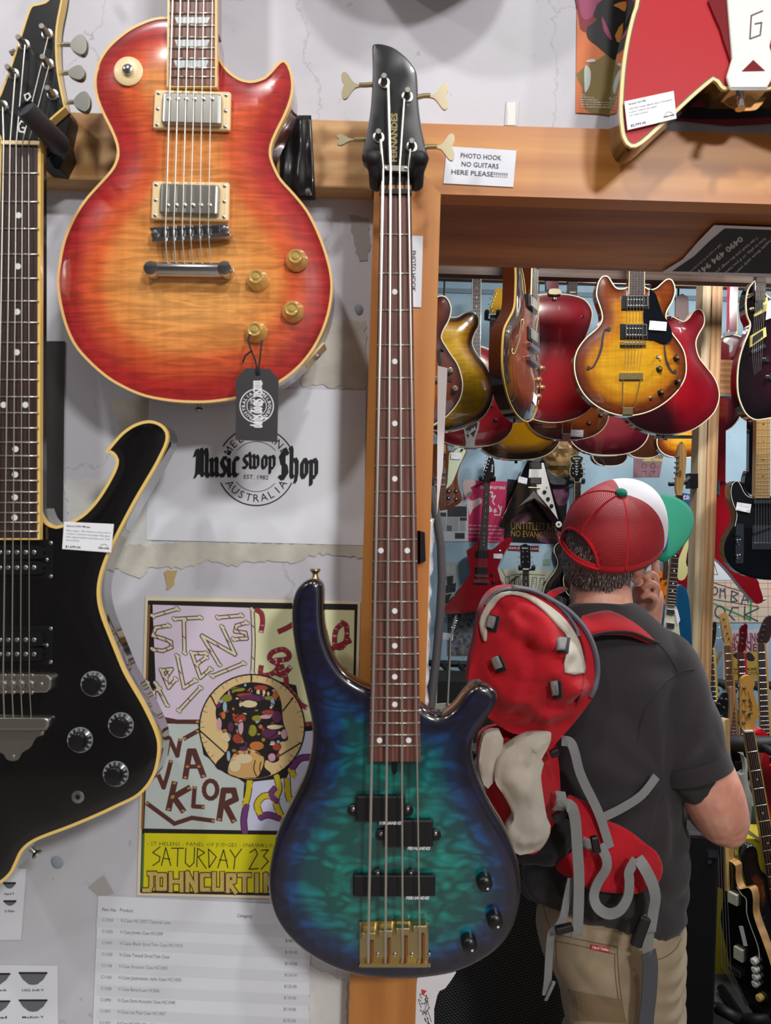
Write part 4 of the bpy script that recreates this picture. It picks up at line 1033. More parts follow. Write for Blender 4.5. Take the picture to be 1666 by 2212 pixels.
    blobs = {'blob_olive': ((142, 138, 40), [(640, 760, 40, 26), (720, 700, 50, 16), (820, 985, 30, 40), (850, 900, 34, 20), (940, 760, 40, 14), (630, 820, 14, 40)]),
             'blob_red': ((160, 60, 44), [(730, 900, 46, 30), (720, 1040, 36, 34), (930, 860, 46, 18), (990, 1100, 30, 24), (880, 690, 50, 18), (770, 740, 60, 14)]),
             'blob_plum': ((92, 38, 76), [(820, 760, 90, 24), (990, 890, 34, 40), (670, 960, 20, 34), (940, 1010, 60, 36), (760, 1110, 30, 18)]),
             'blob_pink': ((206, 156, 170), [(910, 890, 40, 14), (1040, 1010, 22, 34), (955, 1170, 26, 28), (590, 940, 18, 44), (740, 960, 18, 52)]),
             'blob_cream': ((216, 200, 160), [(800, 800, 54, 26), (640, 1030, 32, 34), (970, 960, 50, 16), (760, 1180, 60, 34), (700, 1230, 40, 40), (860, 720, 12, 18), (900, 720, 10, 16), (930, 730, 9, 14), (740, 800, 12, 20)]),
             'blob_blue': ((150, 178, 198), [(630, 820, 14, 34), (960, 790, 14, 30), (655, 1160, 12, 36)]),
             'blob_orange': ((190, 112, 50), [(980, 740, 20, 26), (850, 1090, 50, 30), (620, 880, 14, 26)])}
    hh = .0016
    for nm, (c_, l) in blobs.items():
        ink = Ink(g)
        for (x, y, rx, ry) in l:
            p = C((x, y)); ink.disc(p[0], p[1], rx / 3.205, 14, ry / 3.205)
        ink.build(nm, pc(nm, c_), hh); hh += .00006
    rr = random.Random(4); hp = Cs(head)
    cs = list(blobs.values()); inks = [Ink(g) for _ in cs]
    for i in range(90):
        x, y = rr.uniform(575, 1050), rr.uniform(665, 1180); p = C((x, y))
        if inside([p], hp)[0]: inks[i % 7].disc(p[0], p[1], rr.uniform(2, 5.5), 9, rr.uniform(1.5, 5))
    for (nm, (c_, l)), ik in zip(blobs.items(), inks):
        if ik.m.v: ik.build(nm, pc(nm), hh - .0005)
    a = Ink(g)
    for l in ([(700, 900), (740, 870), (790, 890), (800, 960), (770, 1030), (730, 1010), (720, 940), (760, 920)], [(880, 930), (930, 915), (980, 930), (930, 945), (880, 930)], [(690, 740), (760, 715), (860, 735), (900, 800)], [(720, 800), (780, 770), (860, 790), (880, 830)], [(870, 1000), (930, 1040), (1000, 990)], [(840, 1130), (900, 1160), (940, 1130), (1000, 1130)], [(840, 1190), (830, 1250), (850, 1300)], [(880, 1200), (870, 1250), (890, 1290)], [(600, 760), (680, 700), (790, 680)], [(660, 880), (640, 960), (690, 1080)]):
        a.stroke(smooth(Cs(l), 3, False), 1.8)
    for l in ([(750, 845), (830, 830), (880, 840)], [(930, 780), (1000, 830)]): a.stroke(Cs(l), 2)
    a.disc(*C((935, 930)), 3, 10)
    a.build('line_work', black, .0021)
    # hand lettering in the footer
    a = Ink(g)
    a.text('- ST HELENS - PANEL OF JUDGES - SNAWKLOR', C((90, 1780)), C((990, 1795)), 8.5, -.01, 0, 1)
    hand = [[(180, 1790), (130, 1830), (180, 1860), (175, 1890), (130, 1920)], [(190, 1920), (220, 1795), (255, 1920)], [(200, 1870), (250, 1875)], [(260, 1800), (345, 1800)], [(305, 1800), (300, 1925)], [(360, 1800), (355, 1900), (385, 1930), (415, 1900), (420, 1795)], [(435, 1930), (440, 1800), (490, 1830), (445, 1860), (500, 1940)], [(520, 1935), (515, 1805), (570, 1860), (520, 1935)], [(580, 1935), (620, 1810), (650, 1935)], [(590, 1880), (645, 1885)], [(665, 1810), (700, 1865), (745, 1805)], [(700, 1865), (690, 1945)], [(800, 1830), (840, 1805), (855, 1840), (795, 1945), (860, 1940)], [(880, 1815), (930, 1810), (895, 1855), (930, 1890), (880, 1945)]]
    for l in hand: a.stroke(Cs(l), 2.2)
    a.build('hand_lettering', black, .0010)
    blk = {'J': [[(65, 2090), (110, 2090), (120, 2060), (120, 1975)], [(100, 1975), (150, 1975)]], 'O': [[(165, 1985), (165, 2080), (215, 2080), (215, 1985), (165, 1985)]], 'H': [[(255, 1970), (255, 2095)], [(330, 1970), (330, 2095)], [(255, 2030), (330, 2030)]], 'N': [[(370, 2095), (370, 1970), (430, 2095), (430, 1970)]], 'C': [[(520, 1985), (470, 1985), (470, 2085), (520, 2085)]], 'U': [[(555, 1970), (555, 2085), (610, 2085), (610, 1970)]], 'R': [[(650, 2100), (650, 1985), (695, 1985), (695, 2030), (655, 2035), (705, 2105)]], 'T': [[(725, 1985), (805, 1985)], [(765, 1985), (765, 2100)]], 'I': [[(850, 1980), (850, 2100)]], 'N2': [[(910, 2100), (910, 1980), (960, 2100), (960, 1980)]]}
    a = Ink(g); b = Ink(g)
    for l in blk.values():
        for q in l: a.stroke(Cs(q), 13.0); b.stroke(Cs(q), 8.4)
    a.build('block_outline', pc('maroon', (84, 44, 22)), .0011); b.build('block_lettering', mat('print_stipple', (206, 180, 96), .6, 0, 0, .35, 500), .0012)
gig_poster()

# stock list at the bottom
def stock_list():
    g = sheet('price_list', 'white printed stock list of cases pinned at the bottom of the wall', 'paper', [(212, 1935), (672, 1957), (664, 2330), (196, 2330)], D0)
    Q = lambda x, y: (x / 2.38, 1820 + y / 2.38)
    st = Ink(g)
    for y in (380, 488, 610, 728, 850): st.poly([Q(498, y), Q(1590, y + 55), Q(1590, y + 110), Q(496, y + 55)])
    st.build('row_shading', pc('grey_row', (216, 218, 227)), .0007)
    a = Ink(g)
    a.text('Part No', Q(527, 350), Q(598, 354), 7, .01); a.text('Product', Q(618, 353), Q(685, 357), 7, .01); a.text('Category', Q(1220, 381), Q(1296, 385), 7, .01)
    rows = ['V-Case HC1007 Classical case', 'V-Case Jumbo Case HC1009', 'V-Case Black Strat/Tele Case HC1010', 'V-Case Tweed Strat/Tele Case', 'V-Case Acoustic Case HC1005', 'V-Case Jazzmaster style Case HC1050', 'V-Case Banjo/Lute HC006', 'V-Case Semi-Acoustic Case HC1048', 'V-Case Les Paul Case HC1007', 'V-Case HC1051 Mandolin']
    cd = ['C1024', 'C1025', 'C1047', 'C1103', 'C1198', 'C1160', 'C1058', 'C1090', 'C1097', 'C1107']
    for i, (t_, c_) in enumerate(zip(rows, cd)):
        y = 407 + i * 58.6
        a.text(c_, Q(528 - i * 1.6, y - 4), Q(582 - i * 1.6, y - 1), 7); a.text(t_, Q(620 - i * 2, y), Q(620 - i * 2 + len(t_) * 9.2, y + 6 + len(t_) * .2), 7.5)
        if i: a.text(('$185.00', '$135.00', '$110.00', '$120.00', '$125.00', '$130.00', '$110.00', '$135.00', '$110.00')[i - 1], Q(1470 - i * 1.6, y + 44), Q(1533 - i * 1.6, y + 47), 7)
    for k_ in range(3):
        y = 407 + (10 + k_) * 58.6
        a.text('V-Case HC10' + str(52 + k_) + ' Case', Q(600, y), Q(800, y + 8), 7.5)
    a.build('lettering', mat('toner', (120, 122, 130), .7), .0008)
    tp = sheet('tape_strip', 'strip of clear yellowed tape above the stock list', 'tape', [(191, 1916), (224, 1892), (246, 1930), (214, 1936)], D0 - .0007, mat('clear_tape', (176, 172, 168), .3), .0002)
stock_list()

def neck_chart(label, quad, icons):
    g = sheet('neck_chart', label, 'paper', quad, D0)
    a = Ink(g); b = Ink(g)
    for (x, y, w_, h_, cap) in icons:
        q = [(x - w_, y), (x + w_, y), (x + w_ * .72, y + h_ * .55), (x + w_ * .3, y + h_ * .95), (x, y + h_), (x - w_ * .3, y + h_ * .95), (x - w_ * .72, y + h_ * .55)]
        a.poly(q); b.poly([(x - w_, y - 2), (x + w_, y - 2), (x + w_, y + 2), (x - w_, y + 2)])
        if cap: b.text(cap, (x - w_ * .75, y + h_ + 14), (x + w_ * .75, y + h_ + 13), 5, .02, 0, 1)
    a.build('diagram', pc('diagram_grey', (104, 106, 112)), .0007); b.build('lettering', M_INK, .0008)
neck_chart('small white chart with two neck shape diagrams at the left edge', [(-70, 1872), (57, 1877), (45, 2030), (-70, 2032)], [(21, 1907, 14, 12, 'Hard V'), (22, 1946, 14, 10, 'D Shape')])
neck_chart('lower white chart with rows of neck profiles in the bottom left corner', [(-120, 2084), (124, 2087), (126, 2330), (-120, 2330)], [(72, 2101, 31, 26, '1952 Soft V'), (72, 2160, 31, 25, 'Medium V'), (-8, 2103, 31, 24, 'Boat Neck'), (-8, 2162, 31, 24, 'Oval'), (72, 2220, 31, 25, 'U Shape')])
# dark poster behind the black guitar's neck
g = sheet('dark_poster', 'dark brown poster hung behind the black guitar neck', 'poster', [(-60, 736), (140, 737), (136, 1140), (-60, 1140)], D0, mat('print_darkbrown', (44, 40, 42), .5, 0, .2))
Ink(g).disc(82, 880, 20, 24, 44).build('picture_print', pc('brown_blot', (96, 60, 46)), .0008)
# small remnants
g = sheet('tape_strip', 'torn scrap of white tape on the wall above the header', 'tape', [(1094, 218), (1122, 214), (1118, 272), (1090, 270)], D0, mat('clear_tape_b', (186, 188, 192), .25), .0003)
Ink(g).poly([(1095, 222), (1114, 221), (1113, 270), (1096, 271), (1097, 245)]).build('torn_face', pc('tape_white', (226, 226, 222)), .0005)
g = G('putty_lump', 'small grey lump of adhesive putty left on the wall', 'putty', 122, 1862, D0)
slab('lump', [tuple(p) for p in g.poly(smooth([(110, 1856), (122, 1850), (135, 1858), (136, 1870), (126, 1877), (114, 1872)], 3))], .0004, lambda d: -min(.002, d * .6), None, (.001, .002), .004, mat('putty', (150, 160, 172), .7), g.e)
g = G('putty_lump', 'grey blue lump of putty right of the cherry guitar', 'putty', 775, 668, D0)
slab('lump', [tuple(p) for p in g.poly(smooth([(767, 660), (776, 657), (784, 664), (782, 676), (774, 679), (767, 671)], 3))], .0004, lambda d: -min(.002, d * .6), None, (.001, .002), .004, mat('putty'), g.e)
# black tape over the rail joint
def rail_tape():
    g = G('black_tape', 'wide black gaffer tape wrapped over the wooden rail', 'tape', 648, 340, .9535)
    nx, nz = 12, 16; v = []; f = []
    for i in range(nx + 1):
        for j in range(nz + 1):
            u, t_ = i / nx, j / nz
            x = 606 + u * (66 + 10 * t_); y = 249 + t_ * 184
            h = .0012 + .0012 * math.sin(u * 5 + t_ * 7) * math.sin(u * 9 - t_ * 4)
            if y > 392: h -= (y - 392) * .0002
            p = g.pt(x, y, h); v.append(p)
    for i in range(nx):
        for j in range(nz): a = i * (nz + 1) + j; f.append((a, a + 1, a + nz + 2, a + nz + 1))
    o = mesh_obj('tape', v, f, mat('gaffer_black', (20, 20, 22), .22, 0, .4), g.e, True)
    md = o.modifiers.new('thickness', 'SOLIDIFY'); md.thickness = .0012
rail_tape()
g = sheet('black_tape', 'short black tape tab stuck on the edge of the door post', 'tape', [(903, 1146), (918, 1150), (920, 1212), (903, 1218)], YF - .003, mat('gaffer_black'), .003)
g.plate('fold', [(903, 1146), (908, 1147), (908, 1217), (903, 1218)], -.01, .003, mat('gaffer_black'))

# poster behind the red guitar
def record_poster():
    g = sheet('record_poster', 'orange and black screen printed poster behind the red guitar', 'poster', [(1248, -80), (1720, -70), (1712, 268), (1244, 243)], D0, pc('tangerine', (222, 120, 64)))
    h = .0007
    for nm, c_, polys in (('olive_print', (128, 108, 52), [[(1245, 160), (1290, 130), (1330, 110), (1400, 120), (1400, 250), (1300, 247), (1262, 235), (1258, 190)]]),
                          ('crimson_print', (140, 34, 52), [[(1250, -80), (1400, -80), (1360, 40), (1300, 60), (1262, 70), (1250, 40)], [(1440, 170), (1720, 170), (1714, 266), (1430, 258)]]),
                          ('black_print', (22, 18, 22), [[(1270, -10), (1350, -10), (1350, 60), (1336, 130), (1310, 118), (1290, 100), (1270, 84), (1268, 60), (1290, 44), (1276, 30)], [(1462, 240), (1500, 232), (1560, 236), (1640, 230), (1714, 238), (1714, 250), (1560, 258), (1470, 256)], [(1440, 200), (1500, 206), (1480, 228), (1440, 230)]]),
                          ('magenta_print', (170, 70, 110), [[(1252, -40), (1300, -60), (1320, -20), (1290, 10), (1280, 36), (1262, 44), (1252, 20)], [(1300, 36), (1312, 60), (1322, 84), (1318, 86), (1304, 66)]]),
                          ('orange_print', (232, 150, 60), [[(1325, 12), (1352, 4), (1350, 26), (1336, 18)], [(1328, 78), (1346, 50), (1340, 95)]]),
                          ('white_flash', (206, 214, 206), [[(1262, 150), (1268, 142), (1276, 156), (1274, 184), (1264, 202), (1262, 180)], [(1266, 132), (1282, 128), (1286, 134), (1270, 136)]])):
        a = Ink(g)
        for q in polys: a.poly(q, 2)
        a.build(nm, pc(nm, c_), h); h += .0001
    a = Ink(g)
    for i in range(6): a.text(('2023', 'PRINTED IN U.S.A.', 'FIRST PRESSING', 'LEFT CLOUD RECORDS BOX 402', 'NEW ALBUM OUT NOW ON WAX', 'ALL RIGHTS RESERVED')[i], (1253, 207 + i * 5.2), ((1264, 1284, 1290, 1318, 1320, 1322)[i], 208 + i * 5.4), 3, .02, 0, 1)
    a.text('9', (1316, 222), (1322, 222), 12, .02); a.build('lettering', pc('print_white', (224, 214, 200)), h)
record_poster()

# flyer stuck on the soffit over the doorway
class Flat(G):
    """a thing laid out in pixels on a horizontal face seen from below"""
    def __init__(s, name, label, cat, cx, cy, z):
        s.z = z; s.d = 1.0; s.o = s.hit(cx, cy)
        s.e = bpy.data.objects.new(name, None); COL.objects.link(s.e); s.e.empty_display_size = .05
        s.e.matrix_world = Matrix.Translation(s.o) @ Matrix(((1, 0, 0), (0, 0, -1), (0, 1, 0))).to_4x4()
        tag(s.e, label, cat)
    def hit(s, px, py):
        r = ray(px, py); return EYE + r * ((s.z - EYE.z) / r.z)
    def xz(s, px, py, h=0.0):
        p = s.hit(px, py); return (p.x - s.o.x, -(p.y - s.o.y))
g = Flat('flyer', 'black flyer with white border and phone number on the soffit', 'flyer', 1560, 545, ZS - .004)
fl = g.plate('sheet', [(1543, 486), (1760, 494), (1790, 600), (1660, 598), (1428, 589), (1475, 560), (1510, 520)], 0, .0006, M_PAPER)
Ink(g).poly([(1566, 492), (1760, 499), (1780, 592), (1660, 590), (1452, 585), (1500, 552), (1535, 518)]).build('black_panel', pc('flyer_black', (36, 32, 32)), .0009)
a = Ink(g)
a.text('0490 494 941', (1600, 508), (1508, 583), 12, .03, 0, 2)
a.text('Call or text to book a lesson', (1558, 524), (1490, 585), 5, .01, 0, 1); a.text('I can teach you the songs you', (1634, 511), (1545, 586), 6.5, .015, 0, 1)
a.text('love to play, or if you have', (1652, 512), (1566, 586), 6.5, .015, 0, 1); a.text('Despite those early years', (1668, 512), (1588, 587), 6.5, .015, 0, 1)
a.build('lettering', pc('flyer_white', (206, 204, 200)), .0011)

# odds and ends behind the post
g = sheet('loose_paper', 'edge of a white sheet sticking out past the door jamb', 'paper', [(946, 790), (967, 795), (957, 1010), (944, 1112)], 1.262, M_PAPER)
def plastic_wrap():
    g = G('plastic_sleeve', 'crumpled clear plastic sleeve stuck along the edge of the post', 'plastic sleeve', 925, 1330, .975)
    v = []; f = []; n = 26
    for i in range(n + 1):
        t_ = i / n; y = 1120 + t_ * 410
        for u in (0, 1, 2, 3):
            x = 917 - t_ * 12 + u * (7 if t_ < .3 else 6.4) + 2 * math.sin(i * 1.7 + u)
            v.append(g.pt(x, y, .004 * math.sin(i * 2.1 + u * 1.9) - u * .006))
    for i in range(n):
        for u in range(3): a_ = i * 4 + u; f.append((a_, a_ + 4, a_ + 5, a_ + 1))
    o = mesh_obj('film', v, f, mat('glossy_film', (222, 222, 224), .1, 0, .6), g.e, True)
    md = o.modifiers.new('thickness', 'SOLIDIFY'); md.thickness = .0006
plastic_wrap()
g = G('foam_pipe', 'bent grey foam pipe leaning behind the door post', 'foam pipe', 950, 1290, 1.33)
g.tube('pipe', [(930, 1050, 0), (944, 1120, 0), (953, 1180, 0), (955, 1250, 0), (951, 1330, 0), (943, 1420, 0), (930, 1530, 0), (915, 1700, 0), (905, 2600, 0)], .0078, mat('pipe_grey', (78, 78, 82), .6), 14)
g.tube('end_cap', [(926, 1030, 0), (930, 1050, 0)], .0084, M_PLASTIC, 14)
g = sheet('drawing_sheet', 'curled white sheet with ink drawings below the bass beside the post', 'paper', [(903, 2095), (975, 2095), (945, 2150), (903, 2330)], 1.27, M_PAPER)
g.plate('curl', smooth([(903, 2100), (985, 2090), (962, 2135), (938, 2160), (940, 2330), (903, 2330)], 3), .002, .0025, M_PAPER)
a = Ink(g)
for i in range(14):
    x, y = 910 + R.uniform(0, 18), 2150 + R.uniform(0, 70); a.stroke(smooth([(x, y), (x + R.uniform(-8, 10), y + R.uniform(-14, 14)), (x + R.uniform(0, 14), y + R.uniform(-10, 18))], 3, False), 1.2)
a.build('drawing', M_INK, .0028)
Ink(g).poly([(910, 2134), (922, 2138), (916, 2146), (924, 2152), (911, 2146)]).build('red_mark', pc('red_mark', (206, 60, 66)), .0029)
# ------------------------------------------------------------------ second room: timber rack
M_STUD = wood('stud_timber', (196, 156, 112), (160, 118, 78), 'Z', .6, .05, 1.6)
M_STUD_P = wood('pale_stud', (204, 184, 150), (176, 150, 116), 'Z', .6, .05, 1.6)
M_BEAM = wood('beam_timber', (176, 132, 88), (136, 92, 56), 'X', .6, .05, 1.6)
def CR(x0, y0, k): return lambda p: (x0 + p[0] / k, y0 + p[1] / k) + tuple(p[2:])
cA, cB, cC, cD, cE, cF, cH, cI, cJ = CR(930, 580, 4.503), CR(1220, 580, 3.735), CR(930, 940, 5.206), CR(1440, 580, 5.265), CR(1440, 960, 5.027), CR(1180, 980, 4.9), CR(1380, 1400, 4.424), CR(1480, 1300, 4.424), CR(1500, 1750, 4.79)
def mp(c, l): return [c(p) for p in l]

DR = 3.05
p0 = P(1530, 900, DR)
g = G('rack_post', 'upright timber post of the guitar rack between red guitar backs', 'post', 1525, 1000, DR)
MB().box((p0.x - .036, DR, 0), (p0.x, DR + .07, 3.54)).build('plank', M_STUD_P, None); pl = bpy.data.objects['plank']
pl.parent = g.e; pl.matrix_parent_inverse = g.e.matrix_world.inverted()
pl2 = MB().box((p0.x + .0005, DR - .004, 0), (p0.x + .043, DR + .07, 3.54)).build('plank', M_STUD, None); pl2.parent = g.e; pl2.matrix_parent_inverse = g.e.matrix_world.inverted()
def world_child(g, mb, name, m, **k):
    o = mb.build(name, m, None, **k); o.parent = g.e; o.matrix_parent_inverse = g.e.matrix_world.inverted(); return o
za, zb, zc_ = P(1575, 776, DR).z, P(1575, 828, DR).z, P(1575, 856, DR).z
g = G('rack_beam', 'short horizontal timber beam joining the rack post at the right', 'beam', 1600, 815, DR)
world_child(g, MB().box((p0.x + .045, DR + .01, zb), (3.2, DR + .05, za)), 'board', M_BEAM)
world_child(g, MB().box((p0.x + .045, DR + .005, zc_ + .008), (3.2, DR + .05, zb - .002)), 'board', M_BEAM)
world_child(g, MB().box((p0.x + .045, DR + .0, zc_), (3.2, DR + .05, zc_ + .007)), 'metal_strip', mat('grey_strip', (120, 120, 122), .5))
for i, (dd, lab) in enumerate(((2.76, 'dark timber hanging rail just below the soffit'), (4.08, 'second dark hanging rail behind the first'))):
    z0 = P(1300, 592 if i == 0 else 606, dd).z
    g = G('hanging_rail', lab, 'rail', 1200, 590, dd)
    world_child(g, MB().box((-1.3, dd + .05, z0), (4.1, dd + .10, z0 + .09)), 'plank', wood('dark_rail', (84, 58, 40), (54, 36, 26), 'X', .6, .05, 1.5))

# ------------------------------------------------------------------ guitar toolkit for this room
BIND = mat('white_binding', (226, 214, 180), .35, 0, .4)
def far(label, c, cx, cy, d, out, thick, mats, binding=True, corners=(), carve=.008, width=.06, sm=3, cat='electric guitar', name='electric_guitar', step=.009, yaw=0.0, group=None, holes=(), grid=.03, bindm=None):
    g = G(name, label, cat, cx, cy, d, group, yaw)
    pts = [c(p) for p in out]
    if yaw:
        k = 1 / math.cos(math.radians(yaw)); pts = [(cx + (p[0] - cx) * k, p[1]) for p in pts]
    o2 = resample([tuple(p) for p in g.poly(smooth(pts, sm, True, corners))], step)
    rings = (.004, .012, .026) if carve else (.004,)
    slab('body', o2, thick, (carved(0, width, carve) if carve else flatf), (carved(0, width, carve * .7) if carve else None), rings, grid, mats, g.e, 0, holes)
    if binding:
        band('binding', o2, .0036, -.0012, .006, bindm or BIND, g.e)
    g.c = c; g.yk = (1 / math.cos(math.radians(yaw)) if yaw else 1)
    return g
def gp(g, x, y):
    p = g.c((x, y)); return (g.cx + (p[0] - g.cx) * g.yk, p[1])
def gps(g, l): return [gp(g, *p) for p in l]
def neck(g, l0, r0, l1, r1, m, h=.012, nfr=0, y_nut=None, L=None, bind=False, back=.02, inl=None):
    """neck from top edge (l0,r0) to bottom edge (l1,r1) in crop units"""
    q = gps(g, [l0, r0, r1, l1])
    g.plate('neck', q, -back, h - .005, g.neck_m if hasattr(g, 'neck_m') else M_MAPLE)
    if bind: g.plate('board_binding', q, h - .006, h - .0004, BIND)
    s_ = 3 / (abs(q[1][0] - q[0][0]) + 1) if bind else 0
    q2 = [lerp_quad(q, s_ * .35, 0), lerp_quad(q, 1 - s_ * .35, 0), lerp_quad(q, 1 - s_ * .35, 1), lerp_quad(q, s_ * .35, 1)]
    g.plate('fretboard', q2, h - .005, h, m)
    if nfr:
        mb = MB()
        for i in range(nfr):
            v = (i + .5) / nfr if L is None else (1 - 2 ** (-(i + L[0]) / 12) - L[1]) / (L[2] - L[1])
            if 0 < v < 1: mb.tube([g.pt(*lerp_quad(q2, 0, v), h + .0004), g.pt(*lerp_quad(q2, 1, v), h + .0004)], .0010, 4)
        tag(mb.build('frets', FRET_M, g.e), kind='stuff')
    if inl:
        kind, vs = inl
        for v in vs:
            if kind == 'dot':
                o = MB().lathe([(.003, 0), (.003, .0005)], 8).build('inlay_dot', M_DOT if m is not M_MAPLE else M_PLASTIC, g.e); o.location = g.pt(*lerp_quad(q2, .5, v), h)
            else:
                a = [lerp_quad(q2, .18, v - .012), lerp_quad(q2, .82, v - .012), lerp_quad(q2, .82, v + .012), lerp_quad(q2, .18, v + .012)]
                g.plate('inlay', a, h - .0002, h + .0004, M_PEARL)
    return q2
def strs(g, tops, bots, h0, h1, r=.0006, mid=None):
    for i in range(len(tops)):
        pts = [gp(g, *tops[i]) + (h0,)] + ([gp(g, *mid[i]) + (h1,)] if mid else []) + [gp(g, *bots[i]) + ((.006 if mid else h1),)]
        g.tube('string', pts, r, M_STRING, 4)
def row(a, b, n): return [(a[0] + (b[0] - a[0]) * i / (n - 1), a[1] + (b[1] - a[1]) * i / (n - 1)) for i in range(n)]
def box(g, name, x0, y0, x1, y1, h0, h1, m, parent=None, skew=0, bev=.0015):
    o = g.plate(name, gps(g, [(x0, y0), (x1, y0 + skew), (x1, y1 + skew), (x0, y1)]), h0, h1, m, parent)
    if bev: b_ = o.modifiers.new('bevel', 'BEVEL'); b_.width = bev; b_.segments = 2
    return o
def pick(g, x0, y0, x1, y1, ring_m, cov_m, h=.008, skew=0, rows=2, rim=.16):
    w_, h_ = x1 - x0, y1 - y0
    r = box(g, 'pickup_ring', x0, y0, x1, y1, 0, h + .004, ring_m, None, skew)
    c = box(g, 'pickup', x0 + w_ * rim, y0 + h_ * .1, x1 - w_ * rim, y1 - h_ * .1, h + .002, h + .009, cov_m, r, skew * (1 - 2 * rim))
    if rows:
        for q in range(rows):
            for i in range(6):
                u = .25 + .1 * i
                x = x0 + w_ * u; y = y0 + h_ * ((.3, .72)[q] if rows == 2 else .3) + skew * u
                link('pole_piece', POLE, c, g.pt(*gp(g, x, y), h + .009))
def knob(g, x, y, r=.011, m=None, h=.006, top=None):
    k = g.lathe('knob', *gp(g, x, y), [(r, 0), (r, .004), (r * .75, .008), (r * .7, .014), (r * .2, .015)], m or M_PLASTIC, 16, None, True, h)
    if top: g.lathe('knob_cap', *gp(g, x, y), [(r * .5, 0), (r * .45, .001)], top, 12, k, True).location = (0, -.0152, 0)
def headstock(g, pts, m, tuners=(), keys=(), h=.0, t=.014, sm=2, corners=(), bind=None, key_r=.005):
    q = smooth(gps(g, pts), sm, True, corners)
    o2 = [tuple(p) for p in g.poly(q, h)]
    o = slab('headstock', o2, t, flatf, None, (), .05, m, g.e, -h)
    if bind: band('headstock_binding', o2, .003, -h - .0008, t * .5, bind, g.e)
    for p in tuners: tuner_post(g, *gp(g, *p), h, k=.9)
    for (a, b) in keys:
        a, b = gp(g, *a), gp(g, *b)
        g.tube('tuner_key', [(a[0], a[1], h - .006), (a[0] + (b[0] - a[0]) * .5, a[1] + (b[1] - a[1]) * .5, h - .006), (a[0] + (b[0] - a[0]) * .55, a[1] + (b[1] - a[1]) * .55, h - .006), (b[0], b[1], h - .006)], [.002, .002, key_r, key_r * .8], M_CHROME, 8)
    return o
def pcard(label, c, quad, d, price='$1,499.00'):
    return price_tag(label, [c(p) for p in quad], d, [('Model', .4), ('in very good condition with case', .9), ('all original parts, plays well', .85)], price)
def hang(g, x, yt, grow=True, m=None, front=True):
    """neck (if still missing), headstock and the ceiling hook that carries the instrument; x, yt = top of body or neck in pixels"""
    u = 1 / g.k; m = m or M_DARKROSE; hw = .024 * u * g.yk
    if grow:
        g.plate('neck', [(x - hw, yt - .42 * u), (x + hw, yt - .42 * u), (x + hw * 1.15, yt + .03 * u), (x - hw * 1.15, yt + .03 * u)], -.018, .012, m); yt = yt - .42 * u
    q = [(x - hw, yt + 4), (x - hw * 1.6, yt - .05 * u), (x - hw * 1.5, yt - .16 * u), (x, yt - .18 * u), (x + hw * 1.5, yt - .16 * u), (x + hw * 1.6, yt - .05 * u), (x + hw, yt + 4)]
    g.plate('headstock', q, -.016, -.002, m)
    w0 = g.e.matrix_world @ g.pt(x, yt - 6, -.01)
    e = G('ceiling_hook', 'black yoke hook on a steel rod carrying a guitar of the hanging row', 'hanger', x, yt, g.d, 'hooks of the hanging row')
    world_child(e, MB().tube([(w0.x, w0.y + .07, 3.56), (w0.x, w0.y + .07, w0.z - .02), (w0.x, w0.y + .03, w0.z - .03)], .006, 8), 'rod', M_PLASTIC)
    world_child(e, MB().tube([(w0.x - .045, w0.y - .05, w0.z + .01), (w0.x - .04, w0.y, w0.z - .015), (w0.x, w0.y + .03, w0.z - .03), (w0.x + .04, w0.y, w0.z - .015), (w0.x + .045, w0.y - .05, w0.z + .01)], .007, 8), 'yoke_arm', M_RUBBER)
SUNB = burst('honey_burst', [(0, (52, 20, 10)), (.25, (110, 48, 12)), (.6, (174, 110, 14)), (1, (194, 142, 22))], .10, ('flame', 4.0, .14))
SUNG = burst('gold_back_burst', [(0, (22, 8, 8)), (.25, (60, 26, 10)), (.55, (176, 122, 16)), (1, (216, 166, 24))], .06, ('flame', 5.0, .25))
TOBB = burst('tobacco_burst', [(0, (10, 6, 6)), (.3, (34, 12, 8)), (.6, (84, 34, 12)), (1, (120, 54, 20))], .10, ('flame', 3.0, .1))
AMBB = burst('amber_burst', [(0, (70, 22, 10)), (.4, (120, 54, 16)), (1, (150, 76, 24))], .10)
REDB = burst('cherry_back', [(0, (96, 10, 22)), (.4, (136, 12, 30)), (1, (166, 16, 32))], .14)
WINE = burst('wine_back', [(0, (50, 6, 20)), (.4, (84, 12, 30)), (1, (104, 18, 36))], .12)
S_RED = mat('cherry_side', (92, 12, 22), .15, 0, 1); S_BRN = mat('brown_side', (64, 28, 12), .15, 0, 1); S_BLK = mat('black_side', (12, 8, 8), .12, 0, 1)
S_AMB = mat('amber_side', (150, 86, 22), .15, 0, 1); S_WINE = mat('wine_side', (46, 8, 16), .15, 0, 1)
def fhole(g, pts, w0, name='f_hole'):
    """f-shaped sound hole as a dark inlay with thickening stem and round ends"""
    k = Ink(g); l = smooth(gps(g, pts), 4, False); n = len(l)
    for i in range(n - 1):
        u = abs(2 * (i + .5) / (n - 1) - 1); k.stroke([l[i], l[i + 1]], w0 * (1.25 - .75 * u))
    for e in (l[0], l[-1]): k.disc(e[0], e[1], w0 * .95, 12)
    return k

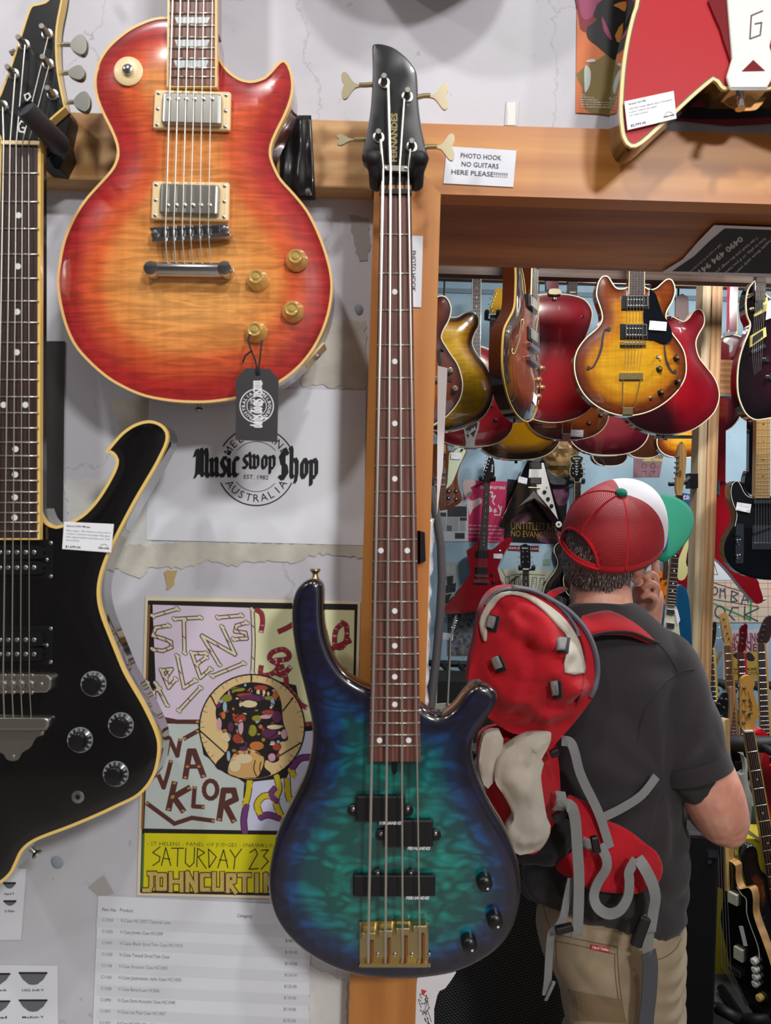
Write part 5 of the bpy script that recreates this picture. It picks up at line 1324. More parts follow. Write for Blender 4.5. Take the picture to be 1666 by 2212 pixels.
# honey sunburst, front view
g = far('honey sunburst double cutaway hollow body with black pickguard facing the viewer', cB, 1365, 800, 2.68,
        [(262, 140), (280, 92), (305, 62), (340, 58), (365, 78), (395, 130), (430, 160), (480, 160), (512, 145), (650, 148), (690, 168), (740, 155), (790, 110), (830, 82), (865, 90), (890, 140), (893, 200), (870, 270), (835, 330), (820, 380), (830, 440), (870, 520), (930, 600), (970, 680), (985, 780), (975, 880), (920, 980), (830, 1070), (720, 1140), (600, 1180), (480, 1190), (360, 1165), (240, 1100), (150, 1010), (95, 900), (75, 780), (95, 670), (160, 570), (250, 490), (295, 430), (300, 370), (280, 300), (255, 220)], .045, [SUNB, S_AMB, S_AMB], True, (8, 9))
g.neck_m = S_AMB
neck(g, (528, -260), (648, -260), (518, 212), (648, 212), M_DARKROSE, .016, 24, bind=True)
pick(g, 460, 218, 682, 330, M_PLASTIC, M_PLASTIC, .010, 0); pick(g, 450, 446, 672, 568, M_PLASTIC, M_PLASTIC, .010, 4)
for (x0, y0, x1, y1) in ((496, 232, 654, 312), (484, 462, 646, 548)):
    k = Ink(g); q = gps(g, [(x0, y0), (x1, y0), (x1, y1), (x0, y1)]); k.stroke(q, 2.0, True); k.build('pickup_frame', M_NICKEL, .0205)
g.plate('pickguard', smooth(gps(g, [(684, 172), (730, 200), (752, 250), (790, 360), (840, 440), (868, 520), (862, 570), (830, 602), (780, 600), (720, 575), (668, 565), (640, 450), (640, 330), (684, 322)]), 3), .008, .0125, mat('pickguard_black', (10, 12, 16), .15, 0, .8))
b = box(g, 'bridge', 452, 588, 662, 616, .008, .020, mat('aged_brass', (190, 168, 116), .3, .9))
for i, x in enumerate((490, 512, 534, 560, 590, 620)): link('saddle', SCREW, b, g.pt(*gp(g, x, 600), .020))
t_ = box(g, 'tailpiece', 442, 842, 636, 896, .010, .014, mat('aged_brass'))
Ink(g).stroke(gps(g, [(500, 868), (540, 850), (582, 868), (540, 886)]), 1.2, True).build('diamond_mark', mat('mark_brown', (120, 100, 60), .5), .0145, t_)
for a_, e_ in (((470, 896), (468, 1130)), ((612, 896), (562, 1128))): g.tube('tailpiece_rod', [gp(g, *a_) + (.011,), gp(g, *e_) + (.006,)], .0022, mat('aged_brass'), 8, t_)
box(g, 'tailpiece_hinge', 468, 1120, 552, 1180, -.002, .006, mat('aged_brass'), t_)
strs(g, row((530, -200), (636, -200), 6), row((484, 850), (600, 850), 6), .020, .022, .0006, row((495, 600), (630, 600), 6))
for x, y in ((900, 722), (762, 812), (912, 910), (775, 998)): knob(g, x, y, .0115, M_PLASTIC, .007, mat('knob_gold_cap', (150, 120, 70), .4, .6))
g.tube('switch', [gp(g, 745, 714) + (.006,), gp(g, 778, 718) + (.022,)], .003, M_CREAM, 8); g.lathe('switch_nut', *gp(g, 748, 714), [(.006, 0), (.006, .004)], M_NICKEL, 12, None, True, .007)
g.lathe('jack_socket', *gp(g, 692, 1045), [(.006, 0), (.006, .003), (.003, .004)], M_NICKEL, 12, None, True, .006)
fhole(g, [(352, 492), (318, 500), (302, 560), (292, 640), (262, 730), (222, 800), (188, 806)], 4.4).build('f_hole', mat('f_hole_dark', (26, 14, 8), .6), .0095)
fhole(g, [(800, 610), (800, 660), (812, 740), (834, 800), (860, 836), (884, 836)], 4.4).build('f_hole', mat('f_hole_dark'), .0095)
pcard('white price card on the honey sunburst guitar pickguard', cB, [(688, 420), (826, 432), (820, 504), (680, 494)], 2.662, '$1,999.00')

hang(g, *gp(g, 588, -255), False)
# red backs on either side
g = far('glossy cherry red guitar back to the right, beside the timber post', cB, 1440, 850, 2.95,
        [(820, 380), (870, 385), (920, 410), (960, 425), (1000, 400), (1040, 345), (1080, 325), (1115, 345), (1132, 400), (1125, 460), (1090, 520), (1065, 580), (1065, 640), (1090, 720), (1150, 800), (1210, 880), (1245, 970), (1248, 1060), (1210, 1160), (1130, 1240), (1020, 1310), (880, 1340), (740, 1335), (600, 1290), (500, 1210), (460, 1100), (470, 950), (540, 820), (620, 720), (640, 640), (620, 560), (580, 480), (600, 390), (660, 350), (740, 380)], .045, [REDB, S_RED, S_RED])
g.lathe('strap_button', *gp(g, 843, 402), [(.006, 0), (.004, .004), (.008, .009), (.006, .011)], M_CHROME, 14)
g.tube('strap_pin', [gp(g, 812, 1345) + (-.02,), gp(g, 812, 1388) + (-.02,)], [.005, .009], M_CHROME, 12)
box(g, 'tail_bracket', 740, 1345, 1040, 1372, -.04, -.03, M_CHROME)
g.plate('neck', gps(g, [(700, -200), (790, -200), (790, 390), (700, 390)]), -.0, .018, S_RED)
hang(g, *gp(g, 745, -195), False, S_RED)
g = far('big cherry red guitar back hanging left of the honey sunburst', cA, 1195, 770, 3.2,
        [(1150, 245), (1290, 247), (1400, 262), (1500, 300), (1560, 375), (1578, 450), (1555, 560), (1510, 680), (1480, 800), (1500, 950), (1580, 1080), (1620, 1200), (1590, 1330), (1500, 1415), (1400, 1465), (1250, 1500), (1100, 1495), (960, 1450), (850, 1350), (800, 1200), (830, 1020), (920, 860), (960, 700), (930, 560), (900, 430), (930, 320), (1020, 260)], .06, [REDB, S_RED, S_RED])
g.plate('neck', gps(g, [(1125, -300), (1250, -300), (1248, 205), (1130, 205)]), -.02, .014, mat('wine_neck', (96, 12, 30), .15, 0, 1))
g.plate('neck_heel', smooth(gps(g, [(1160, 200), (1240, 196), (1268, 215), (1270, 246), (1160, 248)]), 2), -.005, .020, mat('heel_cream', (206, 196, 150), .4))
g.lathe('strap_button', *gp(g, 1203, 298), [(.007, 0), (.005, .005), (.010, .010), (.006, .013)], M_CHROME, 14)
g.lathe('body_plug', *gp(g, 1478, 470), [(.008, 0), (.008, .002), (.003, .003)], S_RED, 14, None, True, .004)
box(g, 'jack_plate', 1090, 1505, 1230, 1545, -.03, -.018, M_CHROME)
hang(g, *gp(g, 1188, -295), False, S_RED)

# turned tobacco burst
YA = 60
g = far('dark tobacco sunburst hollow body turned sideways with silver pickups', cA, 1125, 770, 2.58,
        [(805, -40), (812, 100), (808, 250), (790, 420), (720, 560), (660, 680), (638, 820), (632, 1000), (650, 1150), (700, 1290), (770, 1390), (850, 1450), (950, 1475), (1040, 1440), (1110, 1340), (1160, 1200), (1180, 1050), (1170, 900), (1140, 780), (1115, 640), (1120, 480), (1150, 330), (1162, 200), (1145, 130), (1112, 115), (1075, 175), (1055, 215), (960, 215), (945, 150), (915, 40), (870, -60), (830, -80)], .048, [TOBB, mat('tobacco_side', (70, 30, 12), .12, 0, 1), S_BLK], True, (), .010, yaw=YA, bindm=mat('gold_binding', (200, 164, 84), .3, 0, .5))
g.neck_m = S_BRN
neck(g, (985, -120), (1052, -120), (970, 215), (1052, 215), M_DARKROSE, .018, 18, bind=True)
for (y0, y1) in ((218, 345), (540, 668)): pick(g, 935, y0, 1075, y1, M_PLASTIC, M_NICKEL, .012, 14, 0, .14)
b = box(g, 'bridge', 930, 700, 1072, 745, .008, .024, M_CHROME, None, 22); t_ = box(g, 'tailpiece', 915, 840, 1070, 880, .010, .026, M_CHROME, None, 28)
strs(g, row((988, -100), (1050, -80), 6), row((945, 850), (1045, 875), 6), .022, .026, .0006, row((950, 712), (1050, 730), 6))
kg = mat('copper_knob', (196, 140, 90), .3, .5, .6)
for x, y in ((1160, 880), (1108, 1015), (1165, 1080), (1105, 1190)): knob(g, x, y, .012, kg, .006, M_CHROME)
k = fhole(g, [(868, 520), (846, 522), (836, 600), (810, 720), (770, 830), (735, 880), (722, 865)], 6.0); k.build('f_hole', mat('f_hole_edge', (206, 180, 120), .5), .0112)
k = fhole(g, [(866, 524), (848, 528), (836, 605), (808, 720), (768, 830), (736, 872), (726, 864)], 3.6); k.build('f_hole', mat('f_hole_dark'), .0118)
g.plate('price_card', gps(g, [(1022, 1165), (1076, 1198), (1058, 1298), (1006, 1262)]), .012, .0128, M_TAG)
g.tube('strap_button', [gp(g, 880, 1465) + (-.024,), gp(g, 880, 1500) + (-.024,)], [.004, .008], M_GOLD, 10)

hang(g, *gp(g, 1018, -118), False)
# gold flame back
g = far('yellow flame maple guitar back with dark burst edges behind the door post', cA, 1000, 800, 3.0,
        [(200, 470), (270, 465), (330, 430), (400, 412), (450, 430), (475, 480), (472, 560), (440, 620), (412, 700), (420, 760), (470, 850), (545, 950), (605, 1080), (620, 1200), (590, 1330), (520, 1440), (400, 1520), (250, 1570), (120, 1585), (-60, 1560), (-260, 1470), (-370, 1320), (-390, 1130), (-330, 950), (-240, 830), (-190, 720), (-200, 620), (-230, 520), (-150, 440), (0, 430), (100, 450)], .06, [SUNG, S_BLK, S_BLK], True, (), .014)
hang(g, *cA((-20, 450)), True, S_BRN)
# brown burst at far left
g = far('reddish brown sunburst guitar half hidden by the door post, with clear knobs', cA, 945, 780, 2.62,
        [(-60, 330), (60, 272), (130, 265), (175, 300), (203, 370), (203, 430), (180, 510), (140, 580), (112, 650), (115, 690), (150, 750), (200, 830), (262, 920), (300, 1020), (318, 1120), (308, 1220), (270, 1310), (200, 1400), (120, 1470), (-60, 1560), (-320, 1580), (-560, 1500), (-740, 1330), (-800, 1120), (-760, 930), (-640, 760), (-580, 640), (-620, 500), (-660, 380), (-640, 280), (-560, 250), (-470, 300), (-380, 380), (-230, 400), (-150, 390)], .05, [burst('red_tobacco', [(0, (50, 12, 14)), (.4, (96, 40, 14)), (1, (160, 84, 20))], .09), S_BRN, S_BRN])
for x, y in ((190, 995), (238, 1172), (60, 1080)): knob(g, x, y, .0115, mat('clear_knob', (190, 180, 150), .15, .4, .8), .006, M_NICKEL)
g.neck_m = S_BRN
neck(g, (-260, -300), (-140, -300), (-270, 420), (-130, 420), M_DARKROSE, .016, 20)
fhole(g, [(120, 780), (90, 790), (85, 880), (110, 980), (150, 1080), (190, 1085)], 5).build('f_hole', mat('f_hole_dark'), .0095)

hang(g, *cA((-200, -296)), False)
def arch(cx, yb, w, ln=1.24):
    """outline of a hollow body by centre, bottom and width, for instruments seen only at their lower end"""
    q = [(0, 0), (.2, -.015), (.36, -.075), (.47, -.19), (.5, -.33), (.46, -.47), (.37, -.6), (.34, -.7), (.38, -.8), (.42, -.92), (.37, -1.05), (.22, -1.17), (.08, -1.22)]
    h = [(x, y * ln / 1.24) for x, y in q]
    return [(cx + x * w, yb + y * w) for x, y in h] + [(cx - x * w, yb + y * w) for x, y in h[:0:-1]]
idn = lambda p: p
# second row
g = far('red hollow body lower half with chrome harp tailpiece and white logo', idn, 1018, 880, 3.75, arch(1020, 966, 180), .07, [REDB, S_RED, S_RED], True, (), .01)
t_ = g.plate('tailpiece', [cA(p) for p in [(318, 1490), (478, 1490), (470, 1560), (440, 1640), (430, 1700), (440, 1750), (335, 1750), (345, 1690), (338, 1640), (325, 1570)]], .010, .015, M_NICKEL)
g.plate('tailpiece_face', [cA(p) for p in [(336, 1500), (460, 1500), (450, 1560), (420, 1640), (385, 1600), (365, 1655), (345, 1570)]], .014, .0165, M_PLASTIC, t_)
k = Ink(g); k.text('Guild', cA((358, 1622)), cA((440, 1570)), 8, .01, .1, 2); k.build('lettering', M_DOT, .0172, t_)
box(g, 'tailpiece_hinge', *cA((330, 1742)), *cA((450, 1758)), -.01, .018, M_CHROME, t_)
for p in ((632, 1476), (590, 1335)): knob(g, *cA(p), .0115, M_PLASTIC, .006, M_CHROME)
g.neck_m = S_RED
neck(g, cA((412, -300)), cA((500, -300)), cA((398, 860)), cA((488, 860)), M_DARKROSE, .018, 30, bind=True, inl=('dot', (.33, .42, .5, .58, .66)))
hang(g, *cA((456, -296)), False)
g = far('dark edged golden sunburst guitar back hanging low behind the red one', idn, 1118, 900, 3.85, arch(1120, 994, 186), .07, [burst('deep_gold_burst', [(0, (16, 8, 6)), (.3, (60, 28, 8)), (.6, (150, 98, 14)), (1, (190, 134, 18))], .085), S_BLK, S_BLK], True, (), .014)
g.tube('strap_button', [(1115, 990, -.03), (1115, 1001, -.03)], [.005, .009], M_PLASTIC, 10)
hang(g, 1120, 775, True, S_BRN)
g = far('amber brown hollow body lower half with wire trapeze tailpiece', idn, 1224, 860, 3.6, arch(1226, 951, 180), .06, [AMBB, S_BRN, S_BRN], True, (), .01)
t_ = g.tube('tailpiece', [cA((1285, 1480)) + (.012,), cA((1282, 1610)) + (.010,)], .0025, M_CHROME, 8); g.tube('tailpiece_rod', [cA((1384, 1480)) + (.012,), cA((1362, 1610)) + (.010,)], .0025, M_CHROME, 8)
box(g, 'tailpiece_hinge', *cA((1282, 1605)), *cA((1362, 1678)), -.01, .012, M_NICKEL)
for p in ((1540, 1505), (1655, 1430)): knob(g, *cA(p), .0115, M_PLASTIC, .006, M_NICKEL)
g.neck_m = S_BRN
neck(g, cA((1350, -300)), cA((1440, -300)), cA((1340, 260)), cA((1430, 260)), M_DARKROSE, .018, 12, inl=('block', (.45, .7, .95)))
hang(g, *cA((1395, -296)), False)
pcard('white price card on the amber brown hollow body', cA, [(1370, 1568), (1490, 1572), (1486, 1640), (1362, 1634)], 3.585)
g = far('dark wine red guitar back at the bottom of the hanging row', idn, 1316, 900, 3.9, arch(1315, 984, 176), .06, [WINE, S_WINE, S_WINE], True, (), .012)
hang(g, 1315, 775, True, S_WINE)
g = far('small golden sunburst body peeping out below the red back', idn, 1476, 930, 4.25, arch(1474, 989, 110), .05, [SUNB, S_BLK, S_BLK])
hang(g, 1474, 860, True)
g = far('mint green guitar body glimpsed below the red back', idn, 1436, 940, 4.7, arch(1432, 978, 96), .04, [mat('mint_gloss', (150, 214, 176), .15, 0, 1)] * 3, False, (), 0)
hang(g, 1432, 865, True, M_MAPLE)
g = far('walnut brown guitar body under the wine red back', idn, 1394, 930, 4.4, arch(1392, 990, 80), .045, [mat('walnut_gloss', (70, 36, 22), .15, 0, 1), S_BLK, S_BLK])
hang(g, 1392, 895, True)
g = far('dark brown hollow body with chrome tailpiece just above the cap', idn, 1316, 960, 4.6, arch(1318, 1007, 76), .06, [mat('dark_brown_gloss', (44, 22, 18), .15, 0, 1), S_BLK, S_BLK])
k = Ink(g)
for dx in (-9, -3, 3): k.stroke(smooth([(1302 + dx, 980), (1300 + dx * .6, 992), (1306, 1003)], 3, False), 1.6)
k.build('tailpiece', M_CHROME, .012)

hang(g, 1318, 916, True)
# twelve string with a yellow headstock in its own hook
g = far('guitar with yellow lacquered headstock and block inlays behind the turned sunburst', idn, 1066, 800, 4.9, arch(1066, 900, 120), .045, [mat('plain_gold', (180, 130, 30), .2, 0, 1), S_BLK, S_BLK], False)
g.c = cA
headstock(g, [(580, 430), (570, 400), (605, 300), (625, 220), (655, 190), (690, 195), (705, 280), (690, 380), (665, 430)], mat('yellow_lacquer', (206, 156, 28), .2, 0, .8), [(600, 410), (592, 370), (600, 338), (612, 304), (626, 270), (640, 240), (650, 410)], [((560, 405), (545, 410)), ((575, 350), (562, 348)), ((590, 290), (578, 290)), ((612, 228), (602, 228))])
neck(g, (582, 450), (640, 450), (574, 760), (632, 760), M_DARKROSE, .010, 12, inl=('block', (.13, .42, .7)))
h_ = G('wall_hanger', 'dark foam hook holding the yellow headstock', 'hanger', 1066, 680, 4.88); h_.c = cA; h_.yk = 1
for x in (550, 664): MB().tube([h_.pt(*cA((x, 415)), .05), h_.pt(*cA((x, 420)), .04), h_.pt(*cA((x - 8, 490)), -.04)], [.012, .016, .014], 12).build('foam_sleeve', M_RUBBER, h_.e, True, 60)
h_.tube('hook_bar', [cA((540, 490)) + (-.04,), cA((600, 510)) + (-.05,), cA((660, 490)) + (-.04,)], .008, M_PLASTIC, 8)
# ------------------------------------------------------------------ back wall: posters and guitars
DW = YBACK - .002
# pink tour poster
g = sheet('pink_poster', 'hot pink tour poster behind the red angular guitar', 'poster', mp(cC, [(365, 508), (864, 520), (822, 1212), (400, 1196)]), DW, pc('hot_pink', (206, 40, 96)), .001)
k = Ink(g); k.poly(mp(cC, [(370, 510), (500, 510), (505, 560), (450, 590), (480, 650), (430, 700), (470, 740), (560, 700), (575, 760), (480, 830), (440, 910), (428, 800), (372, 640)]), 2); k.build('portrait', pc('pale_pink', (226, 200, 200)), .0015)
k = Ink(g); k.text('THE RUFF KITTENS', cC((552, 604)), cC((838, 608)), 6, .03, .2)
k.stroke(mp(cC, [(670, 640), (700, 650), (690, 700), (730, 680), (700, 740), (720, 780)]), 2.6, False, 3); k.stroke(mp(cC, [(670, 800), (668, 860), (690, 850), (680, 820)]), 2.4); k.stroke(mp(cC, [(715, 850), (730, 830), (740, 860), (718, 868)]), 2.2, True); k.stroke(mp(cC, [(765, 790), (790, 850), (800, 800), (780, 900), (720, 895)]), 2.4)
for i, (t_, x0, x1) in enumerate((('OF THE WEEK   MAKER 20-12', 428, 770), ('GREAT NEW SINGLE  THE RUFF KITTENS', 428, 805), ('OUT 24TH NOVEMBER  CD & 12" VINYL', 428, 800), ('a cherished name is in the edition of any 7" pack', 430, 800), ('distributed by', 640, 770))):
    k.text(t_, cC((x0, 1020 + i * 42)), cC((x1, 1030 + i * 42)), 2.6 if i < 3 else 1.6, .03, .2, 1)
k.build('lettering', pc('poster_white', (236, 224, 226)), .002)
# newspaper page
g = sheet('newspaper_page', 'black and white newspaper page pinned beside the pink poster', 'paper', mp(cC, [(90, 800), (430, 720), (424, 1196), (120, 1196)]), DW - .002, pc('newsprint', (206, 210, 214)), .001)
k = Ink(g)
for (x0, y0, x1, y1) in ((190, 800, 410, 918), (105, 870, 178, 916), (182, 1015, 240, 1080), (275, 1100, 385, 1165), (330, 925, 410, 962)): k.rect(*cC((x0, y0)), *cC((x1, y1)))
k.build('photo_print', mat('halftone', (70, 70, 74), .7, 0, 0, .6, 160), .0016)
k = Ink(g)
for c_ in (105, 182, 250, 330):
    for i in range(16):
        if not (i < 4 and c_ == 330): k.rect(*cC((c_, 925 + i * 10)), *cC((c_ + 66, 929 + i * 10)))
k.text('?', cC((390, 812)), cC((412, 812)), 7); k.build('column_print', pc('news_grey', (140, 144, 150)), .0017)
# dark record poster
g = sheet('record_poster', 'black record poster with yellow title behind the black V guitar', 'poster', mp(cC, [(868, 494), (1558, 552), (1500, 1228), (822, 1200)]), DW, mat('print_charcoal', (28, 26, 30), .3, 0, .6), .001)
k = Ink(g); k.poly(mp(cC, [(1380, 560), (1556, 556), (1540, 760), (1440, 790), (1400, 700)]), 2); k.poly(mp(cC, [(1200, 1120), (1400, 1020), (1500, 1060), (1494, 1220), (1240, 1200)]), 2); k.poly(mp(cC, [(900, 940), (1100, 870), (1150, 930), (1000, 1010)]), 2); k.build('smoke_print', mat('print_mauve', (120, 72, 96), .4, 0, 0, .5, 20), .0014)
k = Ink(g); k.text('UNTITLED REC', cC((906, 1060)), cC((1450, 1074)), 17, -.01, 0); k.text('NO EVANGELISM', cC((906, 1138)), cC((1440, 1164)), 14, -.01, 0); k.build('lettering', pc('title_gold', (190, 150, 40)), .002)
# sticker
g = sheet('bumper_sticker', 'dark red web address sticker on the blue wall', 'sticker', mp(cC, [(876, 1240), (1222, 1246), (1220, 1312), (866, 1298)]), DW, pc('sticker_red', (110, 22, 30)), .001)
k = Ink(g); k.text('www.thevanes.com', cC((878, 1280)), cC((1214, 1290)), 6.5, .0, 0); k.build('lettering', pc('poster_white'), .002)
# skyline sketch
g = sheet('skyline_sketch', 'cream sheet with a black line drawing of tower blocks', 'drawing', mp(cC, [(760, 1506), (1392, 1510), (1300, 1800), (770, 1760)]), DW, pc('cream_sheet', (198, 198, 176)), .001)
k = Ink(g)
for (x, y, w_, h_, sl) in ((850, 1600, 44, 110, -10), (905, 1620, 30, 90, 14), (945, 1590, 44, 130, 8), (1010, 1570, 30, 150, 0), (1135, 1600, 50, 120, 12), (1215, 1610, 46, 110, 18), (810, 1650, 30, 70, -30), (1260, 1640, 40, 90, 24)):
    k.stroke(mp(cC, [(x, y + h_), (x + sl, y), (x + w_ + sl, y), (x + w_, y + h_)]), 1.1)
    for j in range(3): k.stroke(mp(cC, [(x + 10 + sl * .5, y + 22 + 24 * j), (x + w_ * .6 + sl * .5, y + 22 + 24 * j)]), .9)
k.stroke(mp(cC, [(800, 1500), (830, 1560), (860, 1590), (1000, 1560), (1200, 1570), (1290, 1575)]), 1.1, False, 3); k.build('line_drawing', M_INK, .0018)
# monochrome comic poster low at left, collage under the red guitar
g = sheet('comic_poster', 'grey comic style poster low on the wall at the left', 'poster', mp(cC, [(176, 1420), (356, 1430), (240, 1960), (120, 1940)]), DW, pc('comic_grey', (176, 184, 182)), .001)
k = Ink(g); k.text('ROM', cC((186, 1552)), cC((322, 1562)), 15, -.02); k.build('lettering', pc('comic_white', (226, 230, 226)), .0016)
k = Ink(g)
for q in ([(180, 1590), (260, 1580), (250, 1680), (190, 1700)], [(170, 1690), (290, 1660), (280, 1760), (170, 1780)], [(150, 1800), (240, 1780), (190, 1900), (140, 1900)]): k.poly(mp(cC, q))
k.build('ink_print', mat('comic_dark', (60, 66, 66), .7, 0, 0, .6, 40), .0014)
g = sheet('collage_poster', 'busy collage poster showing below the red angular guitar', 'poster', mp(cC, [(196, 1990), (700, 1960), (690, 2480), (190, 2480)]), DW, mat('collage', (130, 128, 130), .7, 0, 0, .7, 30), .001)
k = Ink(g); rr = random.Random(3)
for i in range(26):
    x, y = 210 + rr.random() * 340, 2000 + rr.random() * 400; k.poly(mp(cC, [(x, y), (x + 30, y + rr.uniform(-20, 10)), (x + 24, y + 34), (x - 6, y + 26)]))
k.build('collage_scraps', mat('collage_blue', (74, 84, 130), .7, 0, 0, .6, 20), .0014)
k = Ink(g); k.poly(mp(cC, [(470, 2240), (600, 2200), (590, 2400), (470, 2420)])); k.build('yellow_scrap', pc('mustard', (190, 156, 60)), .0017)
k = Ink(g); k.text('RIGHT', cC((500, 2440)), cC((540, 2240)), 9, .02); k.build('lettering', M_INK, .002)
# David poster, blue signs, white poster
g = sheet('pink_brown_poster', 'small pinkish brown poster with yellow lettering beside the cap', 'poster', mp(cF, [(928, 14), (1244, 14), (1200, 250), (926, 250)]), DW, mat('print_dusty', (150, 110, 118), .7, 0, 0, .45, 14), .001)
k = Ink(g); k.text('David Holmes', cF((1030, 78)), cF((1238, 82)), 9, .03); k.build('lettering', pc('pale_yellow', (206, 206, 90)), .0018)
k = Ink(g)
for x in (1040, 1130): k.stroke([cF((x + 28 * math.cos(a * .6), 130 + 24 * math.sin(a * .6))) for a in range(10)], 1.4, True); k.stroke(mp(cF, [(x - 20, 190), (x + 20, 180), (x + 10, 215)]), 1.6)
k.build('line_drawing', pc('maroon_line', (84, 40, 56)), .0018)
g = sheet('blue_sign', 'blue sign with white script half hidden behind the post', 'sign', mp(cE, [(120, 520), (300, 545), (296, 720), (120, 740)]), DW, pc('sign_blue', (20, 74, 140)), .002)
k = Ink(g); k.text('tal', cE((172, 600)), cE((256, 594)), 13, .01, .3); k.build('lettering', pc('poster_white'), .003)
g = sheet('blue_poster', 'blue poster with white scribbled lettering right of the face', 'poster', mp(cF, [(1180, 880), (1310, 880), (1306, 1070), (1180, 1070)]), DW - .01, pc('poster_blue', (22, 62, 120)), .001)
k = Ink(g); k.stroke(mp(cF, [(1205, 1000), (1225, 975), (1240, 1010), (1262, 970), (1270, 1020), (1296, 985)]), 3); k.stroke(mp(cF, [(1210, 1030), (1296, 1040)]), 3); k.text('O', cF((1198, 945)), cF((1222, 945)), 9); k.build('lettering', pc('poster_white'), .002)
g = sheet('white_poster', 'white poster with a letter d in a black square behind the red guitar', 'poster', mp(cE, [(420, 1200), (640, 1190), (760, 1470), (410, 1476)]), DW, M_PAPER, .001)
k = Ink(g); k.rect(*cE((452, 1290)), *cE((512, 1372))); k.stroke(mp(cE, [(440, 1280), (510, 1270), (556, 1416), (440, 1396)]), 1.2); k.poly(mp(cE, [(440, 1400), (515, 1395), (490, 1470), (438, 1470)])); k.build('black_print', M_INK, .0018)
k = Ink(g); k.text('d', cE((466, 1350)), cE((500, 1350)), 11, .05); k.build('lettering', pc('poster_white'), .0022)
k = Ink(g); k.poly(mp(cE, [(440, 1280), (480, 1240), (490, 1275)])); k.build('blue_mark', pc('violet', (70, 70, 150)), .0018)
# banner
g = sheet('paper_banner', 'cream gridded paper banner hand lettered BOMBA ROCK', 'banner', mp(cE, [(410, 1480), (1200, 1470), (1200, 1934), (392, 1934)]), DW - .003, pc('banner_cream', (216, 198, 176)), .001)
k = Ink(g); k.poly(mp(cE, [(414, 1690), (600, 1780), (760, 1850), (920, 1925), (930, 1700), (905, 1700), (900, 1890), (700, 1800), (560, 1740), (420, 1680)])); k.build('green_stripe', pc('banner_green', (60, 150, 80)), .0014)
k = Ink(g)
for x in (640, 700, 780, 850, 980, 1100): k.stroke(mp(cE, [(x, 1480), (x + 6, 1934)]), .9)
for y in (1500, 1560, 1640, 1760, 1860): k.stroke(mp(cE, [(420, y), (1200, y + 10)]), .9)
k.build('red_grid', pc('grid_red', (196, 90, 90)), .0016)
k = Ink(g)
k.stroke(mp(cE, [(430, 1500), (420, 1610), (470, 1590), (430, 1555), (462, 1530), (430, 1500)]), 3)
k.stroke([cE((522 + 34 * math.cos(a * .7), 1590 + 42 * math.sin(a * .7))) for a in range(9)], 3, True)
k.stroke(mp(cE, [(580, 1670), (585, 1570), (610, 1600), (630, 1570), (640, 1670)]), 3); k.stroke(mp(cE, [(710, 1590), (700, 1710), (770, 1700), (720, 1650), (780, 1620), (710, 1590)]), 3); k.stroke(mp(cE, [(810, 1740), (850, 1620), (890, 1720)]), 3); k.stroke(mp(cE, [(820, 1690), (900, 1690)]), 3)
k.stroke(mp(cE, [(420, 1670), (1000, 1760)]), 2); k.stroke(mp(cE, [(440, 1480), (860, 1610)]), 2)
k.stroke(mp(cE, [(420, 1720), (480, 1700), (490, 1780), (430, 1800), (480, 1910)]), 3.2); k.stroke([cE((580 + 54 * math.cos(a * .6), 1820 + 66 * math.sin(a * .6))) for a in range(11)], 3, True); k.stroke(mp(cE, [(780, 1775), (720, 1770), (680, 1850), (740, 1910)]), 3.2); k.stroke(mp(cE, [(850, 1760), (845, 1900)]), 3.2); k.stroke(mp(cE, [(1000, 1780), (850, 1850), (990, 1920)]), 3.4)
k.build('lettering', pc('marker_grey', (70, 76, 84)), .0018)
# yellow gig poster low right
g = sheet('yellow_poster', 'cream and yellow poster with pink cartoon lettering behind the bass necks', 'poster', mp(cI, [(365, 270), (800, 262), (800, 835), (362, 838)]), DW - .004, pc('poster_cream', (200, 192, 196)), .001)
k = Ink(g); k.poly(mp(cI, [(390, 480), (730, 470), (730, 745), (392, 750)])); k.build('yellow_panel', pc('poster_mustard', (196, 160, 70)), .0014)
k = Ink(g); k.text('HOWLING', cI((440, 400)), cI((720, 390)), 22, .04); k.text('BONE', cI((440, 470)), cI((690, 470)), 16, .04); k.build('lettering', pc('cartoon_pink', (140, 60, 92)), .0018)
k = Ink(g); k.poly(mp(cI, [(450, 510), (520, 480), (560, 520), (530, 560)]), 2); k.poly(mp(cI, [(580, 500), (620, 480), (670, 540), (640, 570), (590, 550)]), 2); k.stroke(mp(cI, [(540, 520), (505, 600), (530, 660)]), 3.5, False, 3); k.text('AND  D.R.WET', cI((455, 658)), cI((705, 655)), 6, .03); k.text('FREE LIVE', cI((470, 700)), cI((700, 695)), 7); k.build('line_art', pc('art_black', (46, 34, 40)), .002)
g = sheet('blue_white_poster', 'pale blue poster with a faint gold figure behind the rack', 'poster', mp(cI, [(160, 210), (372, 205), (366, 735), (150, 735)]), DW - .002, mat('print_sky', (150, 172, 190), .7, 0, 0, .3, 6), .001)
k = Ink(g); k.poly(mp(cI, [(190, 560), (240, 540), (290, 560), (330, 480), (355, 480), (330, 560), (290, 610), (220, 610)]), 2); k.build('gold_figure', pc('dull_gold', (150, 128, 90)), .0016)
k = Ink(g); k.poly(mp(cI, [(160, 590), (240, 470), (250, 480), (170, 600)])); k.poly(mp(cI, [(170, 300), (210, 250), (200, 360), (165, 420)])); k.build('white_streak', pc('poster_white'), .0016)
g = sheet('sticker', 'round pale green sticker on the blue wall', 'sticker', mp(cC, [(1262, 1398), (1348, 1392), (1350, 1462), (1268, 1466)]), DW, pc('pale_green', (140, 170, 150)), .001)
